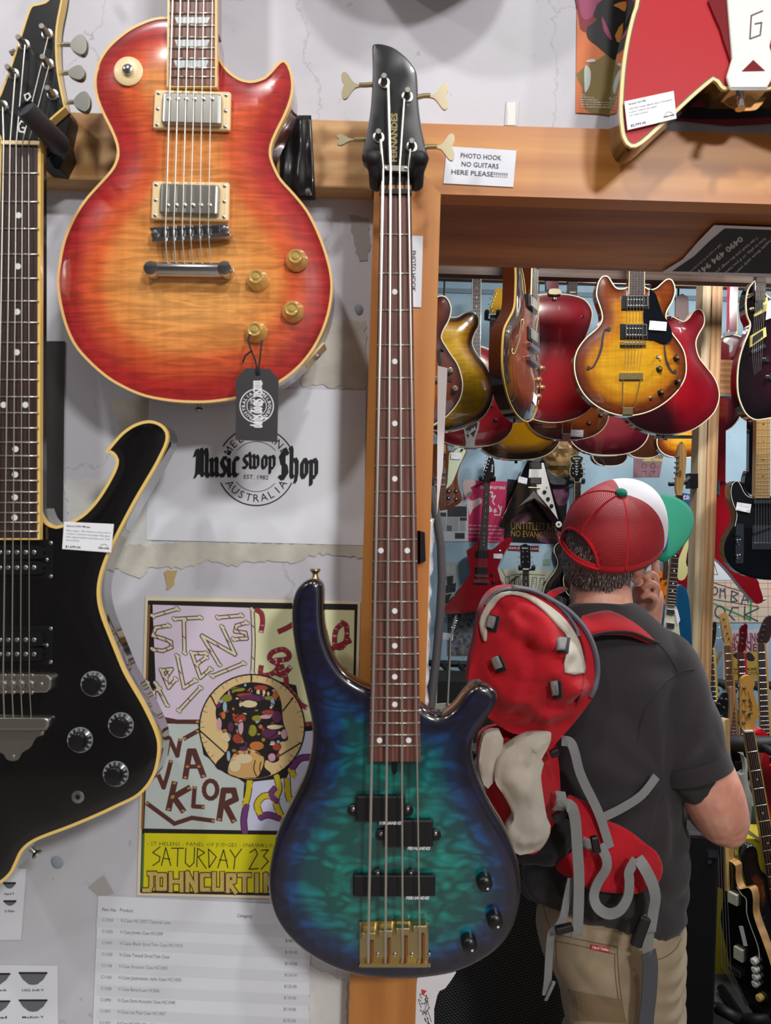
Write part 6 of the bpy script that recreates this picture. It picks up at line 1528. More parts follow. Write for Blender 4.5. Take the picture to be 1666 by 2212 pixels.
# crumpled gold paper bag
def gold_bag():
    g = G('crumpled_bag', 'crumpled gold and silver foil bag hanging on the blue wall', 'bag', 1205, 1000, 5.32)
    out = smooth(mp(cC, [(1250, 210), (1400, 80), (1560, 60), (1640, 110), (1666, 220), (1600, 240), (1590, 420), (1440, 490), (1330, 410), (1290, 300)]), 2)
    rr = random.Random(5); nz = {}
    def wp(x, z, d):
        k_ = (round(x / .045), round(z / .05)); nz.setdefault(k_, rr.uniform(-.03, .02)); return nz[k_]
    slab('foil', resample([tuple(p) for p in g.poly(out)], .03), .03, lambda d: -min(.03, d * .5), None, (.02,), .03, mat('gold_foil', (168, 134, 88), .35, .3, 0, .5, 12), g.e, -.02, (), wp, 20)
    g.plate('silver_skirt', smooth(mp(cC, [(1300, 380), (1420, 470), (1560, 440), (1660, 440), (1640, 520), (1560, 550), (1440, 556), (1330, 530)]), 2), -.01, .02, mat('silver_film', (120, 126, 130), .25, .6, 0, .5, 10), None)
gold_bag()

# ---- guitars on the back wall
def neck_c(g, a, b, w0, w1, m, h, nfr=0, nm=None, inl=()):
    """tilted neck between two points given in crop units"""
    dx, dy = b[0] - a[0], b[1] - a[1]; l = math.hypot(dx, dy); nx, ny = dy / l, -dx / l
    q = gps(g, [(a[0] - nx * w0 / 2, a[1] - ny * w0 / 2), (a[0] + nx * w0 / 2, a[1] + ny * w0 / 2), (b[0] + nx * w1 / 2, b[1] + ny * w1 / 2), (b[0] - nx * w1 / 2, b[1] - ny * w1 / 2)])
    g.plate('neck', q, -.014, h - .005, nm or M_MAPLE); g.plate('fretboard', q, h - .005, h, m)
    if nfr:
        mb = MB()
        for i in range(nfr):
            v = (1 - 2 ** (-(i + 1) / 12)) / (1 - 2 ** (-(nfr + .4) / 12)); mb.tube([g.pt(*lerp_quad(q, 0, v), h + .0004), g.pt(*lerp_quad(q, 1, v), h + .0004)], .0011, 4)
        tag(mb.build('frets', FRET_M, g.e), kind='stuff')
        for n_ in inl:
            v = ((1 - 2 ** (-n_ / 12)) + (1 - 2 ** (-(n_ - 1) / 12))) / 2 / (1 - 2 ** (-(nfr + .4) / 12))
            o = MB().lathe([(.0035, 0), (.0035, .0006)], 8).build('inlay_dot', M_DOT, g.e); o.location = g.pt(*lerp_quad(q, .5, v), h)
    return q
def wall_hook(label, c, x, y, d, sp=110, h=.05):
    e = G('wall_hanger', label, 'hanger', *c((x, y)), d); e.c = c; e.yk = 1
    for s_ in (-1, 1):
        MB().tube([e.pt(*c((x + s_ * sp / 2, y - 8)), h), e.pt(*c((x + s_ * sp / 2, y)), h * .8), e.pt(*c((x + s_ * sp / 2, y + 26)), -.03)], [.010, .014, .013], 12).build('foam_sleeve', M_RUBBER, e.e, True, 60)
    e.tube('hook_bar', [c((x - sp / 2, y + 26)) + (-.03,), c((x, y + 40)) + (-.045,), c((x + sp / 2, y + 26)) + (-.03,)], .008, M_PLASTIC, 8)
    e.tube('hook_stem', [c((x, y + 36)) + (-.04,), c((x, y + 30)) + (d - DW,)], .008, M_PLASTIC, 8)
    return e
XR_ = mat('metal_red', (140, 10, 26), .12, 0, 1)
g = far('dark red angular guitar with black hardware hung on the pink poster', cC, 1035, 1200, 5.22,
        [(545, 1205), (490, 1240), (405, 1300), (442, 1500), (448, 1560), (380, 1650), (280, 1800), (160, 1920), (145, 1960), (172, 2005), (300, 2006), (450, 1990), (640, 1965), (760, 1940), (850, 1860), (835, 1760), (795, 1640), (755, 1500), (790, 1400), (850, 1300), (922, 1180), (912, 1158), (868, 1150), (800, 1210), (720, 1272), (680, 1290), (650, 1280)], .045, [XR_, S_RED, S_RED], False, (2, 4, 13, 17, 20, 24, 26), 0, 0, 2)
neck_c(g, (640, 530), (594, 1296), 62, 96, M_DARKROSE, .012, 24, S_RED, (3, 5, 7, 9, 12, 15, 17, 19, 21))
headstock(g, [(604, 534), (600, 470), (600, 425), (640, 300), (655, 246), (690, 245), (716, 300), (722, 440), (680, 530)], mat('headstock_black'), [(606, 444), (620, 405), (632, 370), (645, 332), (658, 294), (670, 258)], [((590, 440), (572, 434)), ((606, 400), (582, 392)), ((618, 366), (592, 360)), ((630, 330), (606, 325)), ((642, 290), (618, 285)), ((654, 255), (630, 250))])
k = Ink(g); k.text('Ibanez', cC((700, 415)), cC((706, 330)), 4, .03); k.build('lettering', M_DOT, .001)
for y in (1335, 1515): box(g, 'pickup', 510, y - 34, 655 if y < 1400 else 645, y + 34, 0, .012, M_PLASTIC, None, 4)
box(g, 'bridge', 503, 1568, 646, 1590, 0, .014, M_CHROME, None, 6); box(g, 'tailpiece', 492, 1636, 655, 1660, 0, .014, M_CHROME, None, 6)
strs(g, row((620, 540), (660, 540), 6), row((530, 1640), (626, 1645), 6), .014, .016, .0007)
for p in ((695, 1565), (712, 1645), (726, 1726)): knob(g, *p, .012, M_PLASTIC, 0, M_NICKEL)
g.lathe('strap_button', *cC((780, 1306)), [(.006, 0), (.004, .004), (.008, .008), (.004, .01)], M_CHROME, 12)
pcard('white price card on the dark red angular guitar', cC, [(712, 1332), (812, 1334), (808, 1390), (710, 1386)], 5.215)
wall_hook('black foam hook holding the red angular guitar by its headstock', cC, 640, 480, 5.2, 150)
g = far('black V shaped guitar with white pickguard on the wall', cC, 1150, 1050, 5.2,
        [(1085, 300), (1060, 350), (960, 600), (850, 860), (776, 1000), (780, 1035), (815, 1052), (850, 1030), (890, 970), (1020, 850), (1172, 712), (1300, 870), (1420, 1040), (1450, 1082), (1480, 1080), (1494, 1040), (1480, 950), (1400, 700), (1330, 480), (1275, 300), (1240, 285), (1110, 285)], .042, [M_BLACK] * 3, False, (10,), 0, 0, 2)
g.plate('pickguard', gps(g, [(1112, 380), (1106, 480), (1190, 486), (1200, 650), (1330, 806), (1436, 948), (1274, 312), (1252, 310), (1252, 380)]), 0, .003, M_WHITEP)
neck_c(g, (1196, -200), (1184, 300), 84, 96, M_DARKROSE, .012, 10, M_BLACK)
for y in (342, 512): pick(g, 1112, y - 36, 1250, y + 36, M_PLASTIC, M_CHROME, .004, 0, 0, .1)
g.tube('bridge', [gp(g, 1100, 588) + (.010,), gp(g, 1236, 594) + (.010,)], .005, M_GOLD, 8)
g.plate('tailpiece', gps(g, [(1165, 625), (1220, 690), (1312, 812), (1240, 760), (1168, 705), (1080, 750), (990, 804), (1110, 690)]), 0, .006, M_NICKEL)
strs(g, row((1160, 250), (1220, 250), 6), row((1125, 680), (1210, 690), 6), .014, .014, .0007)
for p in ((1284, 640), (1322, 718), (1362, 796)): knob(g, *p, .014, M_PLASTIC, .003)
g.tube('switch', [gp(g, 1308, 586) + (.002,), gp(g, 1318, 580) + (.02,)], .004, M_GOLD, 8)
g.lathe('jack_plate', *cC((1443, 1003)), [(.022, 0), (.022, .003), (.008, .004), (.006, .006)], M_WHITEP, 20); g.lathe('jack_socket', *cC((1443, 1003)), [(.007, 0), (.007, .006), (.003, .007)], M_PLASTIC, 12, None, True, .002)
pcard('white price card on the black V shaped guitar', cC, [(996, 462), (1094, 486), (1084, 552), (984, 530)], 5.196)
hang(g, *gp(g, 1196, -200), False, M_BLACK)
wal = wood('walnut_body', (122, 66, 36), (88, 44, 24), 'Z', .2, 1, 2)
g = far('walnut brown guitar with mint pickguard partly behind the door post', cC, 945, 1030, 4.6,
        [(172, 100), (200, 165), (250, 182), (310, 140), (350, 112), (400, 130), (405, 200), (340, 330), (308, 440), (315, 560), (350, 680), (355, 735), (300, 785), (200, 832), (100, 852), (-50, 850), (-160, 760), (-170, 600), (-120, 450), (-160, 300), (-120, 170), (-20, 110)], .042, [wal] * 3, False, (), .004, .02)
g.plate('pickguard', smooth(gps(g, [(214, 200), (206, 300), (190, 540), (174, 604), (240, 545), (290, 430), (330, 330), (398, 190), (384, 136), (330, 130), (260, 190)]), 2), .002, .0075, mat('mint_plastic', (206, 214, 184), .4))
g.neck_m = wal
neck(g, (90, -500), (172, -500), (88, 200), (172, 200), M_MAPLE, .014, 22, bind=False)
for y in (234, 404): box(g, 'pickup', 88, y - 30, 178, y + 30, .004, .014, M_CHROME, None, 0)
b = box(g, 'bridge', 60, 474, 168, 492, .004, .014, M_CHROME); box(g, 'tailpiece', 50, 548, 172, 566, .004, .012, M_CHROME)
strs(g, row((100, -100), (160, -100), 5), row((96, 550), (160, 552), 5), .017, .018, .0007)
for p in ((207, 630), (290, 628), (205, 706), (290, 716)): knob(g, *p, .013, M_PLASTIC, .003, M_CHROME)
g.lathe('jack_socket', *cC((198, 776)), [(.009, 0), (.009, .003), (.004, .004)], M_CHROME, 14, None, True, .003)
for p in ((255, 315), (290, 425), (205, 385), (368, 245)): link('screw', SCREW, g.e, g.pt(*cC(p), .0075))
g.lathe('strap_button', *cC((354, 168)), [(.006, 0), (.004, .006), (.008, .009)], M_CHROME, 12, None, True, .007)
pcard('white price card on the mint pickguard', cC, [(232, 206), (346, 208), (344, 274), (230, 270)], 4.588)
hang(g, *gp(g, 131, -500), False, wal)
# black headstocks
g = far('black guitar in a foam hook above the backpack', cC, 1140, 1330, 5.15, [(1000, 1900), (960, 1940), (930, 2080), (980, 2200), (940, 2380), (1000, 2520), (1075, 2550), (1150, 2520), (1210, 2380), (1170, 2200), (1220, 2080), (1190, 1940), (1150, 1900), (1075, 1930)], .042, [M_BLACK] * 3, False)
neck_c(g, (1075, 1510), (1075, 1960), 66, 84, M_DARKROSE, .012, 16, M_BLACK, (3, 5, 7, 9))
headstock(g, [(1040, 1508), (1015, 1440), (1012, 1300), (1010, 1250), (1040, 1232), (1070, 1222), (1105, 1240), (1122, 1260), (1128, 1440), (1110, 1508)], mat('headstock_black'), [(1040, 1315), (1088, 1312), (1040, 1372), (1092, 1370), (1040, 1430), (1100, 1428)], [((1010, 1312), (985, 1308)), ((1008, 1372), (982, 1368)), ((1008, 1430), (980, 1428)), ((1122, 1312), (1146, 1312)), ((1124, 1370), (1148, 1372)), ((1126, 1430), (1150, 1430))])
k = Ink(g); k.text('Silvertone', cC((1030, 1278)), cC((1098, 1276)), 3.2, .03); k.build('lettering', M_DOT, .001)
g.plate('nut', gps(g, [(1040, 1500), (1110, 1500), (1110, 1512), (1040, 1512)]), .005, .014, M_WHITEP)
wall_hook('black foam hook with two round arms above the skyline sketch', cC, 1084, 1480, 5.13, 150)
g = far('black hollow body with cream binding hidden behind the man', cC, 1215, 1300, 5.285, [(1480, 1205), (1430, 1215), (1392, 1265), (1400, 1340), (1432, 1430), (1400, 1530), (1330, 1620), (1280, 1720), (1265, 1850), (1300, 2000), (1400, 2100), (1530, 2140), (1660, 2100), (1760, 2000), (1800, 1850), (1770, 1700), (1690, 1600), (1650, 1500), (1640, 1420), (1680, 1300), (1640, 1220), (1570, 1240)], .06, [M_BLACK] * 3, True, (), .01)
g = far('guitar with an ornate black and gold headstock above the cap', cF, 1247, 1030, 5.2, [(300, 900), (230, 960), (200, 1080), (240, 1180), (180, 1320), (220, 1480), (335, 1540), (450, 1480), (490, 1320), (430, 1180), (470, 1080), (440, 960), (370, 900)], .05, [TOBB, S_BLK, S_BLK])
headstock(g, [(300, 300), (290, 262), (262, 250), (250, 180), (268, 100), (250, 50), (285, 22), (320, 14), (360, 20), (398, 46), (376, 100), (395, 180), (390, 250), (362, 264), (352, 300)], mat('headstock_black'), [(284, 106), (286, 160), (290, 212), (372, 106), (374, 160), (378, 212)], [((262, 108), (244, 108)), ((258, 162), (240, 162)), ((258, 214), (240, 216)), ((388, 108), (406, 108)), ((390, 162), (410, 162)), ((392, 214), (412, 216))], bind=M_IVORY)
k = Ink(g)
for i, y in enumerate((80, 108, 136, 164, 192, 220)):
    k.poly(mp(cF, [(322, y + 10), (300 + (i % 2) * 6, y - 10), (322, y - 4), (346 - (i % 2) * 6, y - 10)]))
k.text('Epiphone', cF((284, 56)), cF((364, 54)), 3.4, .02); k.build('inlay_vine', M_DOT, .001)
neck(g, (300, 308), (370, 308), (296, 950), (374, 950), M_DARKROSE, .012, 12, bind=True)
wall_hook('foam hook under the ornate black headstock', cF, 330, 280, 5.18, 130)
# orange flamed guitar, red and cream guitar, natural headstock guitar
g = far('bright orange guitar with black flame graphic behind the face', cF, 1430, 1290, 5.3, [(1100, 1240), (1160, 1232), (1230, 1250), (1290, 1300), (1300, 1420), (1280, 1560), (1296, 1700), (1270, 1800), (1160, 1830), (1040, 1820), (950, 1740), (960, 1600), (1000, 1500), (970, 1380), (1010, 1280)], .045, [mat('orange_gloss', (236, 120, 12), .15, 0, 1)] * 3, False, (), .004, .02)
k = Ink(g)
for q in ([(1130, 1760), (1200, 1740), (1230, 1690), (1210, 1740), (1260, 1720), (1290, 1660), (1290, 1800), (1150, 1825)], [(1150, 1690), (1190, 1660), (1230, 1660), (1260, 1630), (1240, 1690), (1190, 1700)], [(1150, 1300), (1200, 1270), (1180, 1330), (1230, 1310), (1200, 1370), (1160, 1360)]): k.poly(mp(cF, q), 2)
k.build('flame_graphic', mat('flame_brown', (60, 20, 8), .3), .006)
neck(g, (1245, 1080), (1290, 1080), (1240, 1330), (1302, 1330), M_DARKROSE, .012, 0)
for y in (1360, 1500): g.lathe('knob', *cF((1270, y)), [(.010, 0), (.010, .02), (.004, .022)], M_CHROME, 12, None, True, .004)
g = far('red guitar with a long cream pickguard left of the timber post', cE, 1480, 1160, 5.3, [(330, 480), (280, 800), (220, 960), (150, 1140), (110, 1260), (105, 1420), (130, 1520), (200, 1560), (330, 1500), (420, 1380), (440, 1100), (430, 800), (400, 480)], .042, [XR_, S_RED, S_RED], False, (), 0)
g.plate('pickguard', smooth(gps(g, [(262, 930), (210, 1060), (150, 1200), (112, 1320), (118, 1440), (150, 1478), (200, 1460), (235, 1380), (300, 1200), (320, 960)]), 2), 0, .004, mat('cream_guard', (212, 204, 140), .4))
for p in ((234, 1052), (172, 1220), (222, 1358)): link('screw', SCREW, g.e, g.pt(*cE(p), .004))

# metallic blue guitar on the post hook
g = far('metallic blue guitar with cream pickguard and natural headstock hung on the post', cF, 1460, 1330, 2.99,
        [(1388, 1440), (1400, 1402), (1430, 1390), (1470, 1415), (1500, 1490), (1520, 1600), (1534, 1800), (1545, 2050), (1560, 2300), (1500, 2500), (1380, 2580), (1260, 2500), (1200, 2300), (1215, 2100), (1232, 1950), (1228, 1840), (1240, 1740), (1270, 1640), (1300, 1590), (1376, 1600)], .042, [mat('lake_blue', (18, 82, 124), .15, .2, 1)] * 3, False, (19,), .003, .01)
g.plate('pickguard', smooth(gps(g, [(1280, 1600), (1376, 1615), (1395, 1700), (1410, 1850), (1436, 2050), (1450, 2250), (1400, 2420), (1290, 2420), (1240, 2250), (1246, 2050), (1252, 1930), (1244, 1850), (1256, 1740)]), 2), .002, .007, mat('cream_guard_b', (206, 204, 178), .4))
neck_c(g, (1420, 440), (1326, 1610), 62, 84, M_DARKROSE, .016, 21, M_MAPLE, (3, 5, 7, 9, 12, 15, 17))
headstock(g, [(1385, 430), (1372, 330), (1385, 180), (1390, 40), (1400, -80), (1440, -130), (1478, -60), (1486, 60), (1470, 250), (1450, 360), (1436, 440)], M_MAPLE, [(1392, 38), (1390, 96), (1388, 150), (1384, 206)], [((1386, 38), (1364, 34)), ((1384, 96), (1362, 92)), ((1382, 150), (1356, 146)), ((1378, 206), (1354, 202)), ((1374, 260), (1350, 258))], .004)
Ink(g).disc(*cF((1415, 212)), 2.4, 14, 8).build('decal', mat('decal_brown', (120, 84, 50), .5), .006)
for y in (1665, 1810): box(g, 'pickup', 1275, y - 26, 1362, y + 22, .004, .014, M_CHROME, None, 14)
g.plate('price_card', gps(g, [(1362, 1660), (1392, 1650), (1420, 1760), (1392, 1820)]), .010, .0106, M_TAG)
box(g, 'vibrato', 1262, 1925, 1320, 2020, .006, .02, mat('teal_tape', (10, 120, 124), .5)); box(g, 'bridge', 1250, 2040, 1400, 2070, .006, .018, M_CHROME)
for p in ((1352, 2012), (1380, 2110)): knob(g, *p, .014, M_CHROME, .006)
e = G('wall_hanger', 'black hanger arm bolted to the timber post beside the green brim', 'hanger', 1480, 1040, 3.1); e.c = cF; e.yk = 1
o = box(e, 'bracket', 1526, 206, 1612, 368, .0, .05, M_PLASTIC)
e.tube('hook_arm', [cF((1540, 290)) + (.03,), cF((1510, 260)) + (.05,), cF((1480, 300)) + (.05,), cF((1440, 318)) + (.05,), cF((1300, 322)) + (.05,)], .009, M_RUBBER, 10)

# right of the post
g = far('dark wine single cutaway guitar seen from the back beyond the post', cD, 1575, 790, 3.6, [(625, 782), (680, 745), (760, 750), (850, 775), (885, 830), (892, 950), (905, 1100), (905, 1300), (880, 1560), (820, 1720), (700, 1840), (560, 1860), (440, 1700), (420, 1400), (480, 1150), (560, 1000), (592, 860)], .05, [WINE, S_WINE, S_WINE], True, (), .004, .02)
g.plate('neck', gps(g, [(735, -300), (815, -300), (802, 700), (715, 720)]), -.012, .02, mat('wine_neck', (96, 12, 30), .15, 0, 1)); g.plate('neck_heel', smooth(gps(g, [(715, 690), (802, 690), (770, 750), (680, 770), (640, 790)]), 2), -.004, .016, WINE)
g.plate('fretboard', gps(g, [(808, -300), (822, -300), (808, 745), (796, 745)]), -.022, -.014, M_IVORY)
Ink(g).disc(*cD((716, 884)), 7, 24, 14).build('control_cover', mat('cover_grey', (110, 110, 114), .35), .005)
hang(g, *gp(g, 770, -300), False, S_WINE)
g = far('almost black maroon guitar with cream pickup surround at the right edge', cD, 1650, 750, 2.66,
        [(1030, 140), (965, 180), (920, 260), (900, 400), (915, 540), (948, 620), (940, 700), (890, 830), (840, 980), (810, 1150), (805, 1350), (830, 1500), (900, 1650), (1000, 1720), (1120, 1715), (1350, 1660), (1600, 1540), (1780, 1350), (1840, 1100), (1780, 900), (1640, 740), (1600, 600), (1660, 450), (1700, 300), (1620, 200), (1500, 220), (1400, 330), (1250, 350), (1140, 300)], .05, [burst('black_maroon', [(0, (10, 4, 8)), (.5, (26, 6, 14)), (1, (44, 8, 20))], .12), S_BLK, S_BLK], True, (), .006, .04)
neck_c(g, (1090, -100), (1070, 370), 104, 112, M_DARKROSE, .016, 8, S_BLK)
k2 = mat('cream_surround', (206, 196, 110), .4)
g.plate('pickup_ring', gps(g, [(970, 760), (1130, 665), (1140, 770), (965, 890)]), .004, .016, k2); g.plate('pickup', gps(g, [(985, 775), (1095, 700), (1100, 770), (980, 862)]), .014, .02, M_PLASTIC)
g.plate('pickup_ring', gps(g, [(1005, 520), (1150, 310), (1162, 470), (1008, 545)]), .004, .012, k2); g.plate('pickup', gps(g, [(1010, 400), (1100, 350), (1100, 450), (1015, 500)]), .010, .018, M_PLASTIC)
g.tube('bridge', [gp(g, 965, 960) + (.014,), gp(g, 1120, 876) + (.014,)], .007, M_CHROME, 8)
for i in range(6): g.tube('string', [gp(g, 1030 + 18 * i, 200) + (.02,), gp(g, 975 + 24 * i, 950 - 13 * i) + (.022,), gp(g, 1000 + 15 * i, 1215 - 12 * i) + (.006,)], .0006, M_STRING, 4)
for p in ((1130, 1040), (1168, 1240)): knob(g, *p, .013, M_CHROME, .004)
g.lathe('switch_nut', *cD((950, 315)), [(.010, 0), (.007, .012), (.004, .03)], M_CHROME, 12, None, True, .003); g.lathe('strap_button', *cD((965, 470)), [(.008, 0), (.008, .01), (.004, .012)], M_GOLD, 12, None, True, .003)
g.plate('price_card', gps(g, [(1150, 380), (1230, 330), (1200, 560), (1130, 585)]), .02, .0206, M_TAG)
hang(g, *gp(g, 1092, -100), False, M_BLACK)
g = far('black single cutaway guitar with chrome control plate and maple neck', cE, 1640, 1150, 2.95,
        [(690, 490), (700, 430), (730, 402), (780, 398), (830, 430), (870, 520), (910, 560), (962, 572), (1140, 560), (1260, 540), (1350, 440), (1440, 420), (1500, 470), (1500, 620), (1470, 760), (1490, 900), (1560, 1050), (1570, 1250), (1450, 1420), (1250, 1470), (1000, 1462), (800, 1400), (690, 1310), (632, 1200), (630, 1080), (680, 960), (740, 860), (752, 760), (722, 660), (695, 570)], .044, [M_BLACK] * 3, False, (), .002, .006)
g.plate('pickguard', smooth(gps(g, [(700, 480), (730, 415), (780, 412), (850, 540), (920, 582), (1140, 575), (1200, 640), (1200, 900), (930, 905), (740, 888), (762, 760), (728, 660)]), 2), .001, .004, mat('guard_black', (20, 20, 23), .2, 0, .5))
Ink(g).stroke(smooth(gps(g, [(740, 888), (762, 760), (728, 660), (700, 560), (700, 470), (730, 412), (782, 410), (850, 540), (920, 580), (966, 582)]), 3, False), 1.1).build('guard_edge', M_WHITEP, .0042)
g.neck_m = M_MAPLE
neck(g, (990, -800), (1128, -800), (966, 582), (1128, 582), M_MAPLE, .014, 22, L=(1, 0, .72), inl=('dot', (.42, .56, .70, .83)))
box(g, 'pickup', 955, 604, 1180, 640, .004, .014, M_CHROME)
cp = g.plate('control_plate', smooth(gps(g, [(755, 890), (775, 866), (820, 866), (840, 890), (838, 1260), (820, 1288), (775, 1288), (755, 1262)]), 2), .002, .005, M_CHROME)
for y in (1060, 1226): g.lathe('knob', *cE((782, y)), [(.013, 0), (.013, .012), (.010, .016)], M_CHROME, 18, None, True, .005)
g.tube('switch', [gp(g, 795, 1000) + (.005,), gp(g, 770, 992) + (.025,)], .004, M_PLASTIC, 8)
br = g.plate('bridge_plate', gps(g, [(938, 878), (1200, 878), (1200, 1140), (930, 1140)]), .002, .006, M_CHROME)
for i in range(6): box(g, 'saddle', 950 + 34 * i, 1066, 976 + 34 * i, 1118, .005, .012, M_CHROME, br)
g.plate('bridge_pickup', gps(g, [(945, 960), (1180, 880), (1190, 910), (955, 995)]), .005, .012, M_PLASTIC, br)
strs(g, row((980, 100), (1110, 100), 6), row((965, 1070), (1130, 1072), 6), .018, .018, .0006)
pcard('white price card on the black guitar with maple neck', cE, [(768, 628), (924, 650), (908, 744), (752, 712)], 2.94)
hang(g, *gp(g, 1060, -800), False, M_MAPLE)
g = far('red angular guitar seen from the back between post and black guitar', cE, 1560, 1150, 3.4,
        [(490, 390), (640, 395), (680, 500), (730, 680), (745, 780), (700, 900), (650, 1000), (612, 1100), (622, 1180), (700, 1290), (800, 1370), (980, 1460), (1010, 1540), (1055, 1690), (1010, 1728), (960, 1720), (850, 1600), (700, 1410), (600, 1300), (530, 1240), (490, 1225), (440, 1240), (340, 1330), (260, 1330), (260, 1200), (330, 900), (400, 600)], .04, [mat('pillar_red', (150, 12, 26), .12, 0, 1)] * 3, False, (0, 1), 0, 0, 2)
g.plate('neck', gps(g, [(540, -700), (650, -700), (642, 400), (524, 400)]), -.01, .022, mat('red_neck', (140, 12, 24), .12, 0, 1))
pl = box(g, 'neck_plate', 486, 396, 580, 556, .0, .004, M_CHROME); link('screw', SCREW, pl, g.pt(*cE((510, 466)), .004)); link('screw', SCREW, pl, g.pt(*cE((560, 530)), .004))
g.tube('strap_button', [gp(g, 1040, 1690) + (-.02,), gp(g, 1070, 1680) + (-.02,)], .006, M_CHROME, 10)
hang(g, *gp(g, 596, -700), False, S_RED)
g = far('black bound guitar with a dark neck half behind the black guitar', cE, 1625, 1050, 3.5, [(860, 340), (850, 430), (880, 520), (1000, 560), (1100, 500), (1080, 360), (1000, 280), (900, 262)], .04, [M_BLACK] * 3, False)
g.plate('neck', gps(g, [(905, -700), (975, -700), (970, 300), (895, 300)]), -.012, .014, M_BLACK)
hang(g, *gp(g, 938, -700), False, M_BLACK)
# ------------------------------------------------------------------ floor racks, amplifiers and basses
# speaker cabinet whose woven grille fills the gap beside the man's leg
def grille_cab():
    d = 1.95; a, b = P(860, 1800, d), P(1260, 1800, d)
    g = G('speaker_cabinet', 'large black speaker cabinet with woven grille cloth behind the bass', 'speaker', 1060, 2000, d)
    m, t, bs = newmat('grille_cloth')
    v = coords(t, (1, 1, 1))
    w1 = node(t, 'ShaderNodeTexWave', i_Scale=62.0, i_Distortion=.4); w1.bands_direction = 'DIAGONAL'
    mpn = node(t, 'ShaderNodeMapping'); mpn.inputs['Rotation'].default_value = (0, math.radians(62), 0); t.links.new(v, mpn.inputs[0]); t.links.new(mpn.outputs[0], w1.inputs['Vector'])
    w2 = node(t, 'ShaderNodeTexWave', i_Scale=62.0, i_Distortion=.4); w2.bands_direction = 'DIAGONAL'; t.links.new(v, w2.inputs['Vector'])
    c = mixc(t, 'MULTIPLY', 1, w1.outputs[0], w2.outputs[0])
    r = ramp(t, [(.0, (10, 11, 12)), (.35, (36, 38, 40)), (1, (84, 86, 86))], c); t.links.new(r.outputs[0], bs.inputs['Base Color']); bs.inputs['Roughness'].default_value = .7
    add_bump(t, bs, c, .5, .002)
    world_child(g, MB().box((a.x, d + .01, .02), (b.x, d + .42, 1.02)), 'cabinet', mat('black_tolex', (18, 18, 20), .6, 0, 0, .3, 200, .4, 500))
    world_child(g, MB().box((a.x + .02, d, .05), (b.x - .02, d + .012, .99)), 'grille', m)
    for x in (a.x + .06, b.x - .06): world_child(g, MB().tube([(x, d + .1, 0), (x, d + .1, .02)], .02, 10), 'foot', M_RUBBER); 
    h = world_child(g, MB().tube([(a.x + .2, d + .2, 1.02), (a.x + .22, d + .2, 1.06), (b.x - .22, d + .2, 1.06), (b.x - .2, d + .2, 1.02)], .012, 8), 'handle', M_RUBBER)
grille_cab()
# black amplifier behind the man's arm
def side_amp():
    d = 2.35; a, b = P(1400, 1800, d), P(1558, 1800, d); zt = P(1500, 1800, d).z
    g = G('amplifier', 'black amplifier box with metal corner beside the man', 'amplifier', 1500, 2000, d)
    o = world_child(g, MB().box((a.x, d, .03), (b.x, d + .36, zt)), 'cabinet', mat('black_tolex'))
    bv = o.modifiers.new('bevel', 'BEVEL'); bv.width = .015; bv.segments = 3
    world_child(g, MB().box((b.x - .04, d - .003, zt - .075), (b.x - .01, d + .002, zt - .055)), 'corner_plate', M_CHROME)
    world_child(g, MB().box((b.x - .04, d - .003, zt - .095), (b.x - .028, d + .002, zt - .082)), 'corner_plate', M_CHROME)
    world_child(g, MB().tube([(a.x + .06, d + .18, zt), (a.x + .07, d + .18, zt + .04), (a.x + .09, d + .18, zt + .05), (b.x - .09, d + .18, zt + .05), (b.x - .07, d + .18, zt + .04), (b.x - .06, d + .18, zt)], .012, 10), 'handle', M_CHROME)
    for x in (a.x + .05, b.x - .05):
        for y in (d + .05, d + .3): world_child(g, MB().tube([(x, y, 0), (x, y, .032)], .018, 10), 'foot', M_RUBBER)
side_amp()
# yellow carton and green shelf
d = 2.87; a, b, zt = P(1552, 1900, d), P(1700, 1900, d), P(1620, 1812, d).z
g = G('carton', 'tall yellow printed carton behind the basses', 'box', 1600, 1950, d)
world_child(g, MB().box((a.x, d, .0), (b.x, d + .14, zt)), 'carton_body', mat('yellow_card', (176, 160, 28), .6, 0, 0, .1, 8))
k = Ink(g); k.text('Rond', cJ((424, 470)), cJ((530, 452)), 13, .04); k.build('lettering', pc('carton_print', (206, 208, 186)), .002)
k = Ink(g); k.poly(mp(cJ, [(560, 200), (680, 290), (690, 330), (540, 240)])); k.build('pale_print', pc('carton_pale', (186, 180, 120)), .002)
d = 3.75; zt, zb = P(1640, 1745, d).z, P(1640, 1790, d).z
g = G('shelf', 'dull green shelf board behind the leaning bass', 'shelf', 1640, 1765, d)
world_child(g, MB().box((P(1540, 1760, d).x, d + .02, zb), (4.1, d + .32, zt)), 'board', mat('shelf_green', (84, 112, 92), .6, 0, 0, .15, 6))
for x in (3.0, 4.0): world_child(g, MB().box((x, d + .27, 0), (x + .04, d + .31, zb)), 'shelf_leg', mat('shelf_green'))
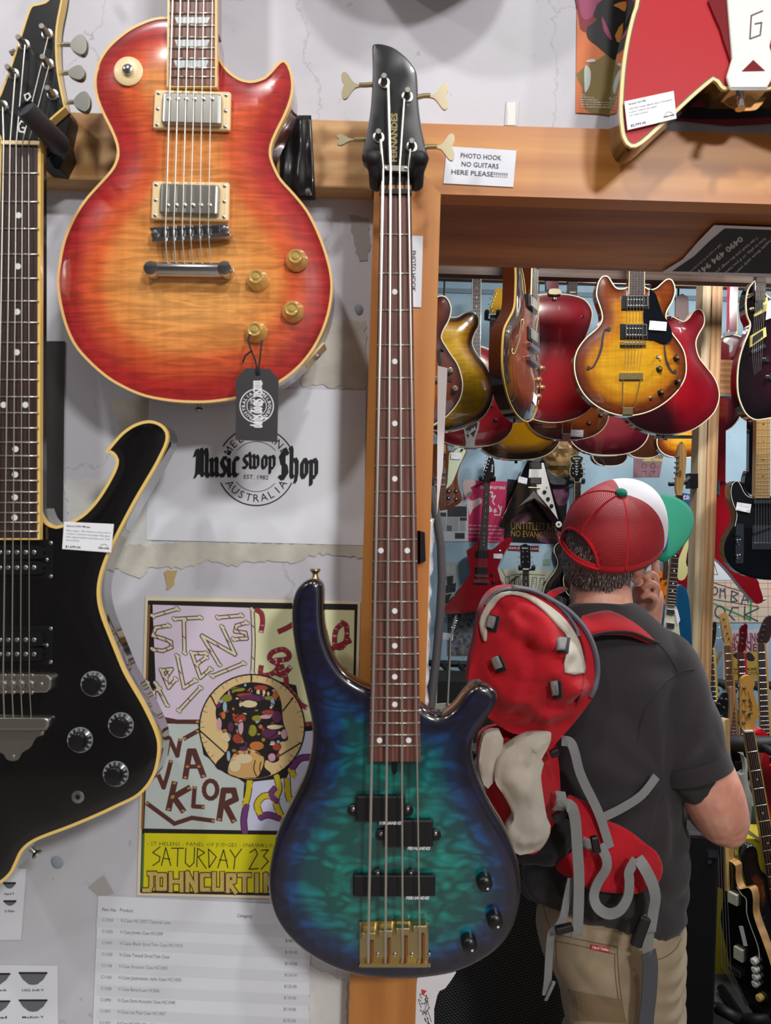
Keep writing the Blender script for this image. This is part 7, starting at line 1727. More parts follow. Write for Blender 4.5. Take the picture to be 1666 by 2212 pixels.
# black guitar stands
def rack_bar(label, px0, px1, py, d, r, pegs, floor_legs=True):
    a, b = P(px0, py, d), P(px1, py, d); z = (a.z + b.z) / 2
    g = G('guitar_rack', label, 'guitar stand', (px0 + px1) / 2, py, d)
    world_child(g, MB().tube([(a.x, d, z), (b.x, d, z)], r, 12), 'rack_bar', M_RUBBER, smooth=True)
    for q in pegs:
        p = P(q, py, d); e = Vector((p.x + .03, d - .16, z - .015))
        world_child(g, MB().tube([(p.x, d, z), (p.x + .01, d - .06, z - .006), e, e + Vector((.001, -.004, 0))], [.012, .018, .018, .010], 12), 'rack_peg', M_RUBBER, smooth=True)
    for x in (a.x + .03, b.x - .03):
        world_child(g, MB().tube([(x, d, z), (x, d + .05, .02), (x, d - .12, .015)], .014, 10), 'rack_leg', M_PLASTIC, smooth=True)
    return g
rack_bar('black tubular rack holding the row of guitar necks at the right', 1505, 1760, 1478, 4.75, .022, (1515, 1552, 1585, 1620, 1655))
rack_bar('lower black padded rack bar behind the leaning bass', 1560, 1760, 1608, 3.2, .036, (1640,))
rack_bar('black rack bar low at the right beside the elbow', 1560, 1760, 1700, 3.62, .03, ())
rack_bar('black rack bar seen past the left of the backpack', 880, 1080, 1434, 4.85, .022, (955, 990, 1022))

def stand_neck(label, c, d, head, hm, a, b, w0, w1, board, neckm, nfr, posts=(), keys=(), body=None, bm=None, side=None, corners=(), dots_=(), thick=.042):
    """an instrument standing in a rack: headstock, neck, and a body carried to the floor"""
    cx, cy = c(((a[0] + b[0]) / 2, (a[1] + b[1]) / 2))
    g = G('bass_guitar' if 'bass' in label else 'electric_guitar', label, 'bass guitar' if 'bass' in label else 'electric guitar', cx, cy, d); g.c = c; g.yk = 1
    if head: headstock(g, head, hm, posts, keys, .002, .015, 2, corners)
    q = neck_c(g, a, b, w0, w1, board, .014, nfr, neckm, dots_)
    if side:
        s0, s1 = side; g.plate('neck_edge', [lerp_quad(q, 1, 0), lerp_quad(q, 1 + s0, 0), lerp_quad(q, 1 + s0, 1), lerp_quad(q, 1, 1)], -.014, .012, s1)
    n_ = len(posts) or 4
    for i in range(min(n_, 6)):
        u = .18 + .64 * i / max(1, n_ - 1); g.tube('string', [lerp_quad(q, u, 0) + (.018,), lerp_quad(q, u, 1) + (.02,)], .0009, M_STRING, 4)
    u_ = 1 / g.k; bx, by = c(b)
    if body is None:
        o2 = arch(bx, by + .46 * u_, .33 * u_, 1.3)
        slab('body', resample([tuple(p) for p in g.poly(smooth(o2, 3))], .012), thick, round_over(.006), round_over(.006), (.003, .007), .04, bm or S_BLK, g.e)
    return g
stand_neck('guitar with black faced cream edged headstock standing beside the post', cI, 4.5, [(222, 440), (236, 300), (262, 212), (300, 195), (300, 290), (284, 400), (262, 450)], mat('headstock_black'), (246, 450), (288, 1300), 46, 64, M_DARKROSE, M_IVORY, 20, ((262, 260), (250, 310), (246, 360), (240, 410)), (((300, 244), (372, 242)), ((300, 350), (366, 348))), side=(.45, M_IVORY))
stand_neck('bass with natural maple headstock and brown neck in the rack', cI, 4.4, [(388, 410), (366, 330), (345, 200), (338, 140), (356, 104), (395, 104), (416, 150), (440, 260), (466, 380), (432, 408)], M_MAPLE, (410, 418), (462, 1300), 50, 70, wood('brown_board', (136, 84, 52), (100, 60, 38), 'Z', .45, .1, 6), M_MAPLE, 18, ((370, 160), (388, 230), (402, 296), (418, 350)), side=(.35, M_MAPLE))
stand_neck('guitar with slim red headstock in the rack', cI, 4.35, [(512, 480), (522, 380), (530, 260), (560, 220), (600, 225), (582, 420), (560, 480)], S_RED, (540, 486), (580, 1300), 48, 66, M_DARKROSE, XR_, 18, ((548, 300), (546, 350), (544, 400)), side=(.4, mat('scarlet_edge', (206, 40, 56), .2, 0, .8)))
stand_neck('bass with long dark neck and bright edge at the far right', cI, 4.2, [(705, 400), (716, 300), (760, 180), (800, 140), (830, 150), (822, 330), (776, 400)], M_DARKROSE, (732, 400), (775, 1420), 54, 86, M_DARKROSE, M_MAPLE, 20, ((758, 220), (748, 270), (738, 320), (728, 370)), side=(.3, M_MAPLE))
stand_neck('guitar with black tuner covered headstock and light brown edge near the sleeve', cI, 3.4, [(330, 1300), (290, 1180), (262, 1130), (300, 1000), (350, 900), (380, 868), (408, 880), (418, 1000), (404, 1180), (372, 1300)], mat('headstock_black'), (350, 1310), (360, 2000), 40, 60, M_DARKROSE, M_MAPLE, 14, ((300, 1040), (326, 975), (350, 925), (350, 1090), (370, 1010), (390, 930)), (((290, 1036), (262, 1024)), ((312, 975), (286, 962)), ((340, 922), (316, 908))))
g = stand_neck('guitar headstock seen edge on, light brown wood, in front of the rack', cI, 3.3, [(398, 1310), (398, 1240), (418, 1150), (430, 1000), (424, 860), (440, 815), (466, 820), (472, 900), (464, 1040), (440, 1200), (416, 1300)], wood('tan_side', (170, 130, 92), (140, 100, 66), 'Z', .4, .3, 3), (392, 1310), (402, 2000), 34, 50, M_MAPLE, M_MAPLE, 0)
# small red and white bodies
g = far('red guitar body edge at the far right of the rack', cI, 1650, 1620, 3.3, [(668, 1242), (720, 1218), (760, 1224), (800, 1290), (815, 1380), (806, 1460), (812, 1560), (780, 1650), (745, 1630), (738, 1540), (752, 1440), (730, 1330), (700, 1290)], .045, [mat('tomato_red', (196, 24, 32), .15, 0, 1)] * 3, False, (), .004, .02)
box(g, 'neck_pocket', 664, 1245, 720, 1300, -.03, .01, mat('tomato_red'))
g.plate('lower_bout', gps(g, [(745, 1600), (830, 1560), (900, 2400), (700, 2400)]), -.045, -.001, mat('tomato_red'))
g = far('white guitar body with black pickguard low in the rack', cI, 1598, 1640, 3.45, [(470, 1420), (530, 1400), (560, 1450), (576, 1540), (572, 1620), (550, 1654), (500, 1650), (470, 1620), (450, 1700), (430, 1900), (450, 2300), (600, 2300), (640, 1900), (600, 1700), (590, 1500)], .042, [mat('aged_white', (190, 196, 186), .3, 0, .6)] * 3, False, (), 0)
g.plate('pickguard', gps(g, [(480, 1530), (545, 1530), (550, 1600), (485, 1610)]), 0, .004, M_PLASTIC)
# leaning bass with maple headstock, sunburst body
def leaning_bass():
    c = cI; d = 2.75
    g = G('bass_guitar', 'sunburst bass with pale maple headstock leaning at the right edge', 'bass guitar', 1640, 1700, d); g.c = c; g.yk = 1
    headstock(g, [(576, 1236), (530, 1190), (526, 1000), (530, 840), (536, 760), (556, 722), (596, 704), (642, 716), (664, 752), (666, 800), (646, 850), (662, 890), (690, 980), (720, 1082), (692, 1108), (664, 1200), (640, 1236)], mat('maple_face', (206, 152, 74), .25, 0, .8), [(562, 820), (562, 936), (560, 1040), (556, 1152)], [((530, 808), (508, 804)), ((528, 930), (506, 926)), ((528, 1040), (506, 1036)), ((526, 1150), (504, 1148))], .002, .016, 2, (0, 11, 13, 16))
    g.lathe('string_tree', *c((608, 1076)), [(.006, 0), (.006, .006), (.003, .007)], M_CHROME, 12, None, True, .002)
    k = Ink(g); k.text('Tokai', c((650, 1082)), c((622, 930)), 8, 0, .2); k.stroke(mp(c, [(642, 1000), (620, 930), (600, 860)]), 1.0); k.build('lettering', mat('decal_ink', (50, 34, 20), .5), .003)
    nq = neck_c(g, (616, 1240), (1010, 3600), 78, 132, M_DARKROSE, .016, 20, M_MAPLE, (3, 5, 7, 9, 12, 15, 17, 19))
    g.plate('nut', gps(g, [(574, 1236), (654, 1232), (656, 1244), (576, 1250)]), .006, .019, M_WHITEP)
    g.plate('neck_edge', [lerp_quad(nq, 1, 0), lerp_quad(nq, 1.16, 0), lerp_quad(nq, 1.14, 1), lerp_quad(nq, 1, 1)], -.016, .012, M_MAPLE)
    for i in range(4): g.tube('string', [lerp_quad(nq, .16 + .22 * i, 0) + (.021,), lerp_quad(nq, .16 + .22 * i, 1) + (.022,)], .0011 - .0001 * i, M_STRING, 4)
    body = [(505, 560), (500, 480), (520, 410), (562, 376), (612, 372), (650, 400), (668, 470), (680, 560), (720, 650), (800, 660), (900, 560), (1010, 500), (1060, 560), (1050, 760), (1000, 980), (1010, 1200), (1100, 1500), (1130, 1800), (1060, 2100), (900, 2250), (740, 2200), (640, 2000), (620, 1750), (650, 1500), (690, 1250), (640, 1000), (560, 800), (520, 660)]
    o2 = resample([tuple(p) for p in g.poly(smooth([cJ(p) for p in body], 3))], .008)
    slab('body', o2, .042, round_over(.008), round_over(.008), (.002, .005, .010, .02), .025, [burst('bass_sunburst', [(0, (6, 4, 4)), (.3, (20, 8, 6)), (.6, (112, 52, 12)), (1, (176, 104, 24))], .055), S_BLK, S_BLK], g.e)
    g.plate('pickguard', smooth([cJ(p) for p in [(720, 720), (790, 700), (900, 900), (1000, 1300), (900, 1500), (760, 1360), (712, 1250), (716, 1080), (740, 900)]], 2), 0, .004, mat('guard_black'))
    for p in ((688, 732), (734, 940), (716, 1112)): link('screw', SCREW, g.e, g.pt(*cJ(p), .004))
    g.tube('strap_button', [cJ((588, 374)) + (-.02,), cJ((590, 352)) + (-.02,)], [.004, .008], M_PLASTIC, 10)
    return g
leaning_bass()
def natural_bass():
    c = cJ; d = 2.6; yaw = -58
    g = G('bass_guitar', 'natural edged bass with black face and white pickups standing by the amplifier', 'bass guitar', 1590, 2000, d, None, yaw); g.c = c; g.yk = 1 / math.cos(math.radians(yaw))
    body = [(330, 560), (300, 600), (300, 700), (345, 830), (355, 1000), (340, 1200), (370, 1450), (400, 1650), (460, 1850), (530, 1990), (590, 2010), (630, 1940), (650, 1800), (648, 1600), (630, 1420), (585, 1220), (545, 1060), (530, 960), (530, 840), (520, 760), (505, 745), (480, 770), (455, 800), (440, 780), (430, 700), (428, 580), (400, 560)]
    o2 = resample([tuple(p) for p in g.poly(smooth(gps(g, body), 3))], .010)
    nat = wood('natural_maple', (206, 158, 92), (176, 126, 66), 'Z', .25, .8, 2)
    slab('body', o2, .045, flatf, round_over(.006), (.004,), .03, [mat('face_black', (14, 13, 14), .2, 0, .8), nat, nat], g.e)
    g.plate('fretboard', gps(g, [(322, -900), (362, -900), (392, 850), (328, 850)]), 0, .02, M_DARKROSE); g.plate('neck', gps(g, [(322, -900), (362, -900), (392, 700), (328, 700)]), -.03, .0, nat)
    g.plate('board_binding', gps(g, [(362, -900), (368, -900), (398, 850), (390, 850)]), .002, .021, M_IVORY)
    Ink(g).stroke(smooth(gps(g, [(440, 790), (470, 840), (495, 870), (497, 1000), (520, 1120), (560, 1280), (570, 1400)]), 3, False), 2.4).build('guard_edge', M_WHITEP, .003)
    for (x0, y0, x1, y1) in ((396, 856, 450, 968), (430, 1395, 482, 1518)): box(g, 'pickup', x0, y0, x1, y1, 0, .014, mat('pickup_white', (206, 206, 186), .4), None, 4)
    for p in ((548, 1440), (552, 1520), (556, 1590), (554, 1660)): g.lathe('knob', *gp(g, *p), [(.012, 0), (.012, .016), (.008, .02)], M_WHITEP, 16)
    g.lathe('knob', *gp(g, 576, 1780), [(.012, 0), (.012, .016), (.008, .02)], M_IVORY, 16)
    g.plate('price_card', gps(g, [(450, 1180), (474, 1160), (500, 1340), (478, 1360)]), .001, .002, M_TAG)
    box(g, 'bridge', 400, 1625, 470, 1690, 0, .016, M_NICKEL)
    for i in range(4): g.tube('string', [gp(g, 328 + 9 * i, -900) + (.025,), gp(g, 372 + 18 * i, 1640) + (.024,), gp(g, 470 + 12 * i, 1930) + (.004,)], .0012, M_STRING, 4)
    g.tube('tailpiece', [gp(g, 410, 1700) + (.006,), gp(g, 500, 1940) + (.006,)], .003, M_CHROME, 6)
natural_bass()
# floor stand feet under the basses
g = G('guitar_stand', 'black floor stand under the natural edged bass', 'guitar stand', 1600, 2170, 2.6)
for (a_, b_) in (((1548, 2176), (1600, 2204)), ((1600, 2204), (1666, 2202))):
    pa, pb = P(a_[0], a_[1], 2.55), P(b_[0], b_[1], 2.5); world_child(g, MB().tube([pa, pb], .02, 10), 'stand_arm', M_RUBBER, smooth=True)
pa = P(1600, 2204, 2.6); world_child(g, MB().tube([pa, (pa.x, 2.75, .02), (pa.x, 2.35, .015)], .016, 10), 'stand_leg', M_PLASTIC, smooth=True)
world_child(g, MB().tube([pa, (pa.x - .2, 2.8, .015)], .016, 10), 'stand_leg', M_PLASTIC, smooth=True)

# left of the backpack: two guitars standing with pale necks, seen edge on
cK = CR(930, 1320, 4.0)
def edge_guitar(label, c, d, head, neckpts, w):
    g = G('electric_guitar', label, 'electric guitar', *c(neckpts[0]), d); g.c = c; g.yk = 1
    g.plate('headstock', smooth(gps(g, head), 2), -.006, .008, mat('pale_lacquer', (196, 188, 160), .3, 0, .6))
    k = [p for p in neckpts]
    l = gps(g, [(p[0] - w / 2, p[1]) for p in k] + [(p[0] + w / 2, p[1]) for p in reversed(k)])
    g.plate('neck', l, -.02, .01, mat('silver_edge', (196, 194, 188), .25, .3, .6)); 
    l2 = gps(g, [(p[0] - w, p[1]) for p in k[1:]] + [(p[0] - w / 2, p[1]) for p in reversed(k[1:])]); g.plate('fretboard', l2, -.02, .009, M_DARKROSE)
    for i in range(5):
        a_ = (head[0][0] + (head[3][0] - head[0][0]) * (.15 + .17 * i), head[0][1] + (head[3][1] - head[0][1]) * (.15 + .17 * i)); pa = gp(g, *a_)
        g.tube('tuner_key', [(pa[0] - 2, pa[1], .0), (pa[0] + 5, pa[1] + 1, .0)], .003, M_CHROME, 6)
    u_ = 1 / g.k; bx, by = c(k[-1]); yf = H / 2 + 1.745 / g.k; g.plate('body', smooth([(bx - .10 * u_, by - 4), (bx + .03 * u_, by - 8), (bx + .1 * u_, by + .1 * u_), (bx + .13 * u_, yf - .1 * u_), (bx, yf), (bx - .15 * u_, yf - .12 * u_), (bx - .12 * u_, by + .1 * u_)], 3), -.045, -.002, mat('cream_body', (206, 196, 168), .25, 0, .8))
    return g
edge_guitar('guitar with pale headstock standing in the rack left of the backpack', cK, 3.9, [(66, 160), (86, 90), (110, 30), (124, 20), (112, 90), (88, 170)], [(88, 160), (70, 230), (64, 420), (56, 620), (50, 800), (62, 860)], 13).plate('price_card', [(956, 1366), (980, 1370), (978, 1384), (954, 1380)], .012, .013, M_TAG)
edge_guitar('second guitar with pale headstock standing nearer the backpack', cK, 3.8, [(186, 160), (200, 100), (214, 50), (228, 40), (216, 100), (200, 170)], [(200, 160), (176, 240), (170, 420), (160, 620), (152, 800), (160, 860)], 13)
g = G('amplifier', 'black amplifier head with a small plate left of the backpack', 'amplifier', 960, 1480, 4.2)
pa, pb = P(900, 1470, 4.2), P(1100, 1600, 4.2); world_child(g, MB().box((pa.x, 4.2, 0), (pb.x, 4.5, pa.z)), 'cabinet', mat('black_tolex'))
for y in (1395, 1425): 
    k = Ink(g); k.rect(936, y, 950, y + 14)
    k.build('badge', mat('badge_grey', (150, 154, 158), .4), .003)
# ------------------------------------------------------------------ the man with the backpack
from mathutils.bvhtree import BVHTree
from mathutils import noise
DM = 1.5
man = G('person', 'man in charcoal T-shirt, khaki trousers and red mesh cap, seen from behind, hand at chin', 'person', 1330, 2000, DM)
def fuse(name, mb, m, voxel, relax=4, disp=None, parent=None):
    """melt overlapping closed shapes into one continuous surface"""
    o = mb.build('draft', m); md = o.modifiers.new('melt', 'REMESH'); md.mode = 'VOXEL'; md.voxel_size = voxel
    sm_ = o.modifiers.new('relax', 'SMOOTH'); sm_.iterations = relax; sm_.factor = .5
    dg = bpy.context.evaluated_depsgraph_get(); me = bpy.data.meshes.new_from_object(o.evaluated_get(dg))
    bpy.data.objects.remove(o)
    if disp:
        nr = [v.normal.copy() for v in me.vertices]
        for v, n_ in zip(me.vertices, nr): v.co += n_ * disp(v.co, n_)
    me.polygons.foreach_set('use_smooth', [True] * len(me.polygons)); me.name = name
    me.materials.clear(); me.materials.append(m)
    return link(name, me, parent)
def ball(mb, c, r, n=14):
    c = Vector(c); rx, ry, rz = r if isinstance(r, tuple) else (r, r, r); v = []; f = []
    for i in range(n + 1):
        a = math.pi * i / n
        for j in range(2 * n):
            b = math.pi * j / n; v.append((c.x + rx * math.sin(a) * math.cos(b), c.y + ry * math.sin(a) * math.sin(b), c.z + rz * math.cos(a)))
    for i in range(n):
        for j in range(2 * n): f.append((i * 2 * n + j, (i + 1) * 2 * n + j, (i + 1) * 2 * n + (j + 1) % (2 * n), i * 2 * n + (j + 1) % (2 * n)))
    mb.add(v, f)
def limb(mb, pts, rs, n=16):
    """tapered limb with rounded ends"""
    p = [Vector(q) for q in pts]; q = smooth([tuple(a) + (r,) for a, r in zip(p, rs)], 5, False)
    mb.tube([a[:3] for a in q], [a[3] for a in q], n); ball(mb, p[0], rs[0] * .98, 8); ball(mb, p[-1], rs[-1] * .98, 8)
def loft(mb, rings, n=36, sup=2.4):
    """rings: (y_px, x0_px, x1_px, half depth, h centre, left lift)"""
    vs = []
    for (y, x0, x1, dp, hc, lift) in rings:
        for j in range(n):
            a = 2 * math.pi * j / n; ca, sa = math.cos(a), math.sin(a)
            ux = math.copysign(abs(ca) ** (2 / sup), ca); uy = math.copysign(abs(sa) ** (2 / sup), sa)
            x = (x0 + x1) / 2 + (x1 - x0) / 2 * ux
            vs.append(man.pt(x, y - lift * max(0, (1 - (x - x0) / (x1 - x0) * 1.6)), hc + dp * uy))
    f = []
    for i in range(len(rings) - 1):
        for j in range(n): f.append((i * n + j, i * n + (j + 1) % n, (i + 1) * n + (j + 1) % n, (i + 1) * n + j))
    f.append(tuple(range(n - 1, -1, -1))); f.append(tuple((len(rings) - 1) * n + j for j in range(n)))
    mb.add(vs, f)
pt = man.pt
def fabric(name, col, weave=700, var=.18):
    m, t, b = newmat(name); v = coords(t)
    n1 = node(t, 'ShaderNodeTexNoise', i_Scale=9.0, i_Detail=4.0); t.links.new(v, n1.inputs['Vector'])
    n2 = node(t, 'ShaderNodeTexNoise', i_Scale=float(weave), i_Detail=2.0); t.links.new(v, n2.inputs['Vector'])
    r = ramp(t, [(.3, (1 - var,) * 3 + (1,)), (.7, (1.08, 1.08, 1.08, 1))], n1.outputs[0])
    t.links.new(mixc(t, 'MULTIPLY', 1, rgb(col), r.outputs[0]), b.inputs['Base Color'])
    b.inputs['Roughness'].default_value = .85; b.inputs['Specular IOR Level'].default_value = .25; b.inputs['Sheen Weight'].default_value = .12
    add_bump(t, b, n2.outputs[0], .25, .001); return m
M_SHIRT = fabric('charcoal_cotton', (47, 44, 47)); M_KHAKI = fabric('khaki_twill', (158, 142, 116), 900)
def skin_mat():
    m, t, b = newmat('skin'); v = coords(t)
    n1 = node(t, 'ShaderNodeTexNoise', i_Scale=24.0, i_Detail=5.0); t.links.new(v, n1.inputs['Vector'])
    r = ramp(t, [(.3, (196, 134, 116)), (.6, (214, 160, 138)), (.8, (204, 140, 122))], n1.outputs[0]); t.links.new(r.outputs[0], b.inputs['Base Color'])
    b.inputs['Roughness'].default_value = .5; b.inputs['Subsurface Weight'].default_value = .12; b.inputs['Subsurface Radius'].default_value = (.01, .004, .002); b.inputs['Subsurface Scale'].default_value = .4
    n2 = node(t, 'ShaderNodeTexNoise', i_Scale=160.0, i_Detail=3.0); t.links.new(v, n2.inputs['Vector']); add_bump(t, b, n2.outputs[0], .25, .0008); return m
M_SKIN = skin_mat()
# head frame: origin at the cap rim centre, x right, y forward (face), z up
HF = Vector((.85, .35, .37)).normalized(); HU = Vector((-.15, -.68, .72)); HU = (HU - HF * HU.dot(HF)).normalized()
HR = Matrix((HF.cross(HU), HF, HU)).transposed()
HO = pt(1325, 1160, .0)
def hd(x, y, z): return HO + HR @ Vector((x, y, z))
# --- body: head, neck, arms, hands in one skin
mb = MB()
def hball(c, r, n=12):
    k = len(mb.v); ball(mb, (0, 0, 0), r, n)
    for i in range(k, len(mb.v)): mb.v[i] = tuple(hd(c[0] + mb.v[i][0], c[1] + mb.v[i][1], c[2] + mb.v[i][2]))
hball((0, 0, .01), (.078, .097, .10)); hball((0, .035, -.055), (.062, .062, .065)); hball((0, .06, -.105), (.042, .036, .026)); hball((0, -.03, -.03), (.07, .062, .07))
hball((0, .098, -.055), (.013, .02, .024), 8); hball((0, .088, -.025), (.010, .014, .03), 8); hball((0, .085, -.085), (.024, .014, .010), 8); hball((.03, .078, -.012), (.024, .014, .009), 8); hball((-.03, .078, -.012), (.024, .014, .009), 8)
for s_ in (-1, 1):
    hball((s_ * .079, -.004, -.035), (.008, .018, .030), 8); hball((s_ * .084, -.012, -.022), (.007, .012, .016), 8); hball((s_ * .080, .002, -.062), (.007, .010, .010), 8)
nb = pt(1300, 1375, -.01)
limb(mb, [hd(0, -.012, -.04), hd(0, -.02, -.085), nb], [.060, .058, .072], 20)
# right arm: upper arm down to the elbow, forearm folded away across the chest
limb(mb, [pt(1450, 1460, .0), pt(1500, 1620, .045), pt(1538, 1715, .055), pt(1560, 1768, .045)], [.058, .058, .059, .052], 20)
limb(mb, [pt(1562, 1768, .045), pt(1546, 1756, -.03), pt(1510, 1735, -.12), pt(1440, 1720, -.22)], [.050, .052, .044, .028], 18)
ball(mb, pt(1574, 1794, .052), (.034, .034, .032), 8)
# left arm: elbow before the chest, hand raised to the chin
limb(mb, [pt(1205, 1450, -.10), pt(1240, 1600, -.20), pt(1330, 1700, -.30)], [.055, .05, .044], 16)
limb(mb, [pt(1330, 1700, -.30), pt(1376, 1520, -.22), pt(1396, 1372, -.125)], [.044, .042, .028], 16)
limb(mb, [pt(1396, 1372, -.125), pt(1397, 1335, -.11), pt(1400, 1290, -.095)], [.027, .032, .033], 14)
for ch, rs in (([(1410, 1276, -.085), (1418, 1252, -.07), (1408, 1240, -.062), (1393, 1246, -.06)], (.0095, .009, .0085, .0075)),
               ([(1408, 1292, -.075), (1420, 1272, -.055), (1406, 1260, -.048), (1390, 1268, -.05)], (.0095, .009, .0085, .0075)),
               ([(1404, 1310, -.07), (1414, 1294, -.05), (1402, 1284, -.044), (1388, 1290, -.048)], (.009, .0085, .008, .007)),
               ([(1412, 1268, -.10), (1416, 1236, -.10), (1415, 1210, -.102), (1413, 1186, -.104)], (.0098, .0092, .0085, .0075)),
               ([(1388, 1312, -.11), (1378, 1292, -.10), (1374, 1272, -.095)], (.0115, .0105, .0085))):
    limb(mb, [pt(*q) for q in ch], rs, 10)
# right hand tucked under the left elbow
limb(mb, [pt(1440, 1720, -.22), pt(1400, 1716, -.27), pt(1370, 1712, -.31)], [.027, .034, .033], 12)
for i in range(4): limb(mb, [pt(1366, 1690 + 16 * i, -.32), pt(1336, 1688 + 16 * i, -.36), pt(1318, 1692 + 15 * i, -.35)], [.0095, .009, .008], 8)
limb(mb, [pt(1392, 1690, -.28), pt(1372, 1668, -.30), pt(1352, 1660, -.31)], [.011, .010, .008], 8)
body = fuse('body', mb, M_SKIN, .0042, 3, None, man.e)
# --- T-shirt
mb = MB()
loft(mb, [(1306, 1232, 1372, .075, -.01, 0), (1335, 1208, 1404, .09, -.01, 0), (1368, 1188, 1440, .105, -.01, 0), (1410, 1176, 1470, .118, -.01, 0), (1480, 1172, 1488, .126, -.01, 0), (1600, 1166, 1486, .128, -.01, 0), (1700, 1156, 1478, .13, -.01, 0), (1800, 1146, 1482, .132, -.01, 0), (1900, 1134, 1484, .134, -.01, 0), (1985, 1132, 1484, .137, -.01, 50), (2032, 1138, 1482, .136, -.01, 100)])
limb(mb, [pt(1428, 1436, -.01), pt(1464, 1535, .02), pt(1488, 1615, .04), pt(1500, 1660, .048)], [.070, .068, .068, .068], 24)
limb(mb, [pt(1215, 1430, -.08), pt(1225, 1540, -.15), pt(1240, 1600, -.19)], [.07, .068, .066], 18)
def shirt_folds(co, n_):
    x, z = co.x, co.z
    a = noise.noise(Vector((x * 9, co.y * 6, z * 7 + x * 5))) * .006 + abs(noise.noise(Vector((x * 7 - z * 8, 4, z * 5 + x * 6)))) * .011
    s_ = pt(1440, 1690, .1); dx, dz = x - s_.x, z - s_.z; r = math.hypot(dx, dz); an = math.atan2(dz, dx)
    a += .0028 * math.sin(an * 11 + noise.noise(Vector((x * 6, 0, z * 6))) * 3) * math.exp(-((r - .10) / .10) ** 2) * (1 if dx < .06 else .4)
    a += .003 * math.sin((z * .8 + x * .5) * 95 + noise.noise(Vector((x * 12, 1, z * 12))) * 4) * max(0, min(1, (pt(1300, 1700)[2] - z) / .1))
    return a
shirt = fuse('t_shirt', mb, M_SHIRT, .0075, 5, shirt_folds, man.e)
# sleeve hem and lower hem, collar: stitched bands
def surf(obj):
    me = obj.data; return BVHTree.FromPolygons([v.co for v in me.vertices], [tuple(p.vertices) for p in me.polygons])
CAM_L = man.e.matrix_world.inverted() @ EYE
def drape(tree, px, py, lift=.0015, miss=.0):
    p = pt(px, py, 0); d_ = (p - CAM_L).normalized(); h = tree.ray_cast(CAM_L, d_)
    return (h[0] - d_ * lift) if h[0] is not None else pt(px, py, miss)
def drape_line(name, tree, pts, r, m, lift=.0005, sm=4, parent=None, n=6):
    l = smooth(pts, sm, False) if sm else pts
    return MB().tube([drape(tree, p[0], p[1], lift) for p in l], r, n).build(name, m, parent or man.e, True, 60)
ST = surf(shirt); M_SEAM = mat('seam_black', (36, 34, 36), .9)
drape_line('shoulder_seam', ST, [(1405, 1375), (1432, 1400), (1452, 1430), (1464, 1450)], .0014, M_SEAM, .0, 4, shirt)
drape_line('sleeve_seam', ST, [(1500, 1446), (1470, 1452), (1430, 1480), (1400, 1520), (1384, 1560), (1376, 1610)], .0014, M_SEAM, .0, 4, shirt)
M_RIB = fabric('ribbed_collar', (50, 47, 50), 1400)
MB().tube(smooth([tuple(pt(x, y, h)) for x, y, h in ((1206, 1296, -.02), (1216, 1316, .03), (1250, 1334, .062), (1300, 1342, .074), (1346, 1336, .06), (1380, 1326, .02), (1386, 1322, -.03), (1330, 1330, -.08), (1240, 1310, -.07))], 5), .0095, 8).build('collar', M_RIB, shirt, True)
c_ = pt(1503, 1668, .05); ax = (pt(1560, 1740, .055) - pt(1508, 1600, .04)).normalized(); u = ax.cross(Vector((0, 1, 0))).normalized(); w_ = ax.cross(u)
ring = [c_ + u * .0675 * math.cos(i * math.pi / 16) + w_ * .066 * math.sin(i * math.pi / 16) for i in range(33)]
vs = [tuple(p + ax * t_) for t_ in (-.028, .004, .004, -.028) for p in ring]; vs = [tuple(Vector(v) + (Vector(v) - c_).normalized() * (.004 if i < 66 else -.006)) for i, v in enumerate(vs)]
f = [(k * 33 + i, k * 33 + i + 1, ((k + 1) % 4) * 33 + i + 1, ((k + 1) % 4) * 33 + i) for k in range(4) for i in range(32)]
mesh_obj('sleeve_hem', vs, f, M_SHIRT, shirt, True, 50)
# --- trousers
mb = MB()
loft(mb, [(1900, 1165, 1470, .115, -.01, 0), (1990, 1160, 1478, .122, -.01, 0), (2060, 1176, 1479, .125, -.01, 0), (2130, 1212, 1478, .122, -.01, 0), (2200, 1224, 1476, .116, -.01, 0), (2290, 1228, 1474, .108, -.02, 0)], 36, 2.5)
limb(mb, [pt(1388, 2260, .01), pt(1392, 2500, .015), pt(1396, 2760, .0), pt(1398, 2930, .0)], [.094, .082, .07, .066], 20)
limb(mb, [pt(1308, 2260, -.04), pt(1300, 2500, -.05), pt(1296, 2760, -.06), pt(1296, 2930, -.06)], [.094, .082, .07, .066], 20)
def trouser_folds(co, n_):
    x, z = co.x, co.z
    a = noise.noise(Vector((x * 8, co.y * 5, z * 9))) * .005 + abs(noise.noise(Vector((x * 9, 4, z * 11 + x * 7)))) * .008
    e = pt(1470, 2100, 0); r = math.hypot(x - e.x, (z - e.z) * .6)
    a += .004 * math.sin(z * 150 + x * 40 + noise.noise(Vector((x * 9, 0, z * 9))) * 3) * math.exp(-(r / .09) ** 2)
    return a
pants = fuse('trousers', mb, M_KHAKI, .008, 4, trouser_folds, man.e)
TT = surf(pants); M_STITCH = mat('khaki_stitch', (112, 92, 66), .9)
cL = CR(1100, 1850, 3.332)
for l in ([(345, 560), (520, 600), (720, 640), (778, 650)], [(340, 610), (520, 645), (700, 690), (776, 702)], [(780, 650), (785, 800), (805, 1000), (840, 1200)], [(760, 700), (765, 850), (785, 1010), (815, 1190)], [(340, 600), (350, 780), (400, 920), (460, 1010)], [(430, 960), (560, 1010), (700, 1030), (815, 1030)], [(1060, 745), (1130, 720), (1200, 665), (1238, 590)], [(240, 300), (262, 420), (300, 520)]):
    drape_line('seam', TT, mp(cL, l), .0011, M_STITCH, .0, 4, pants)
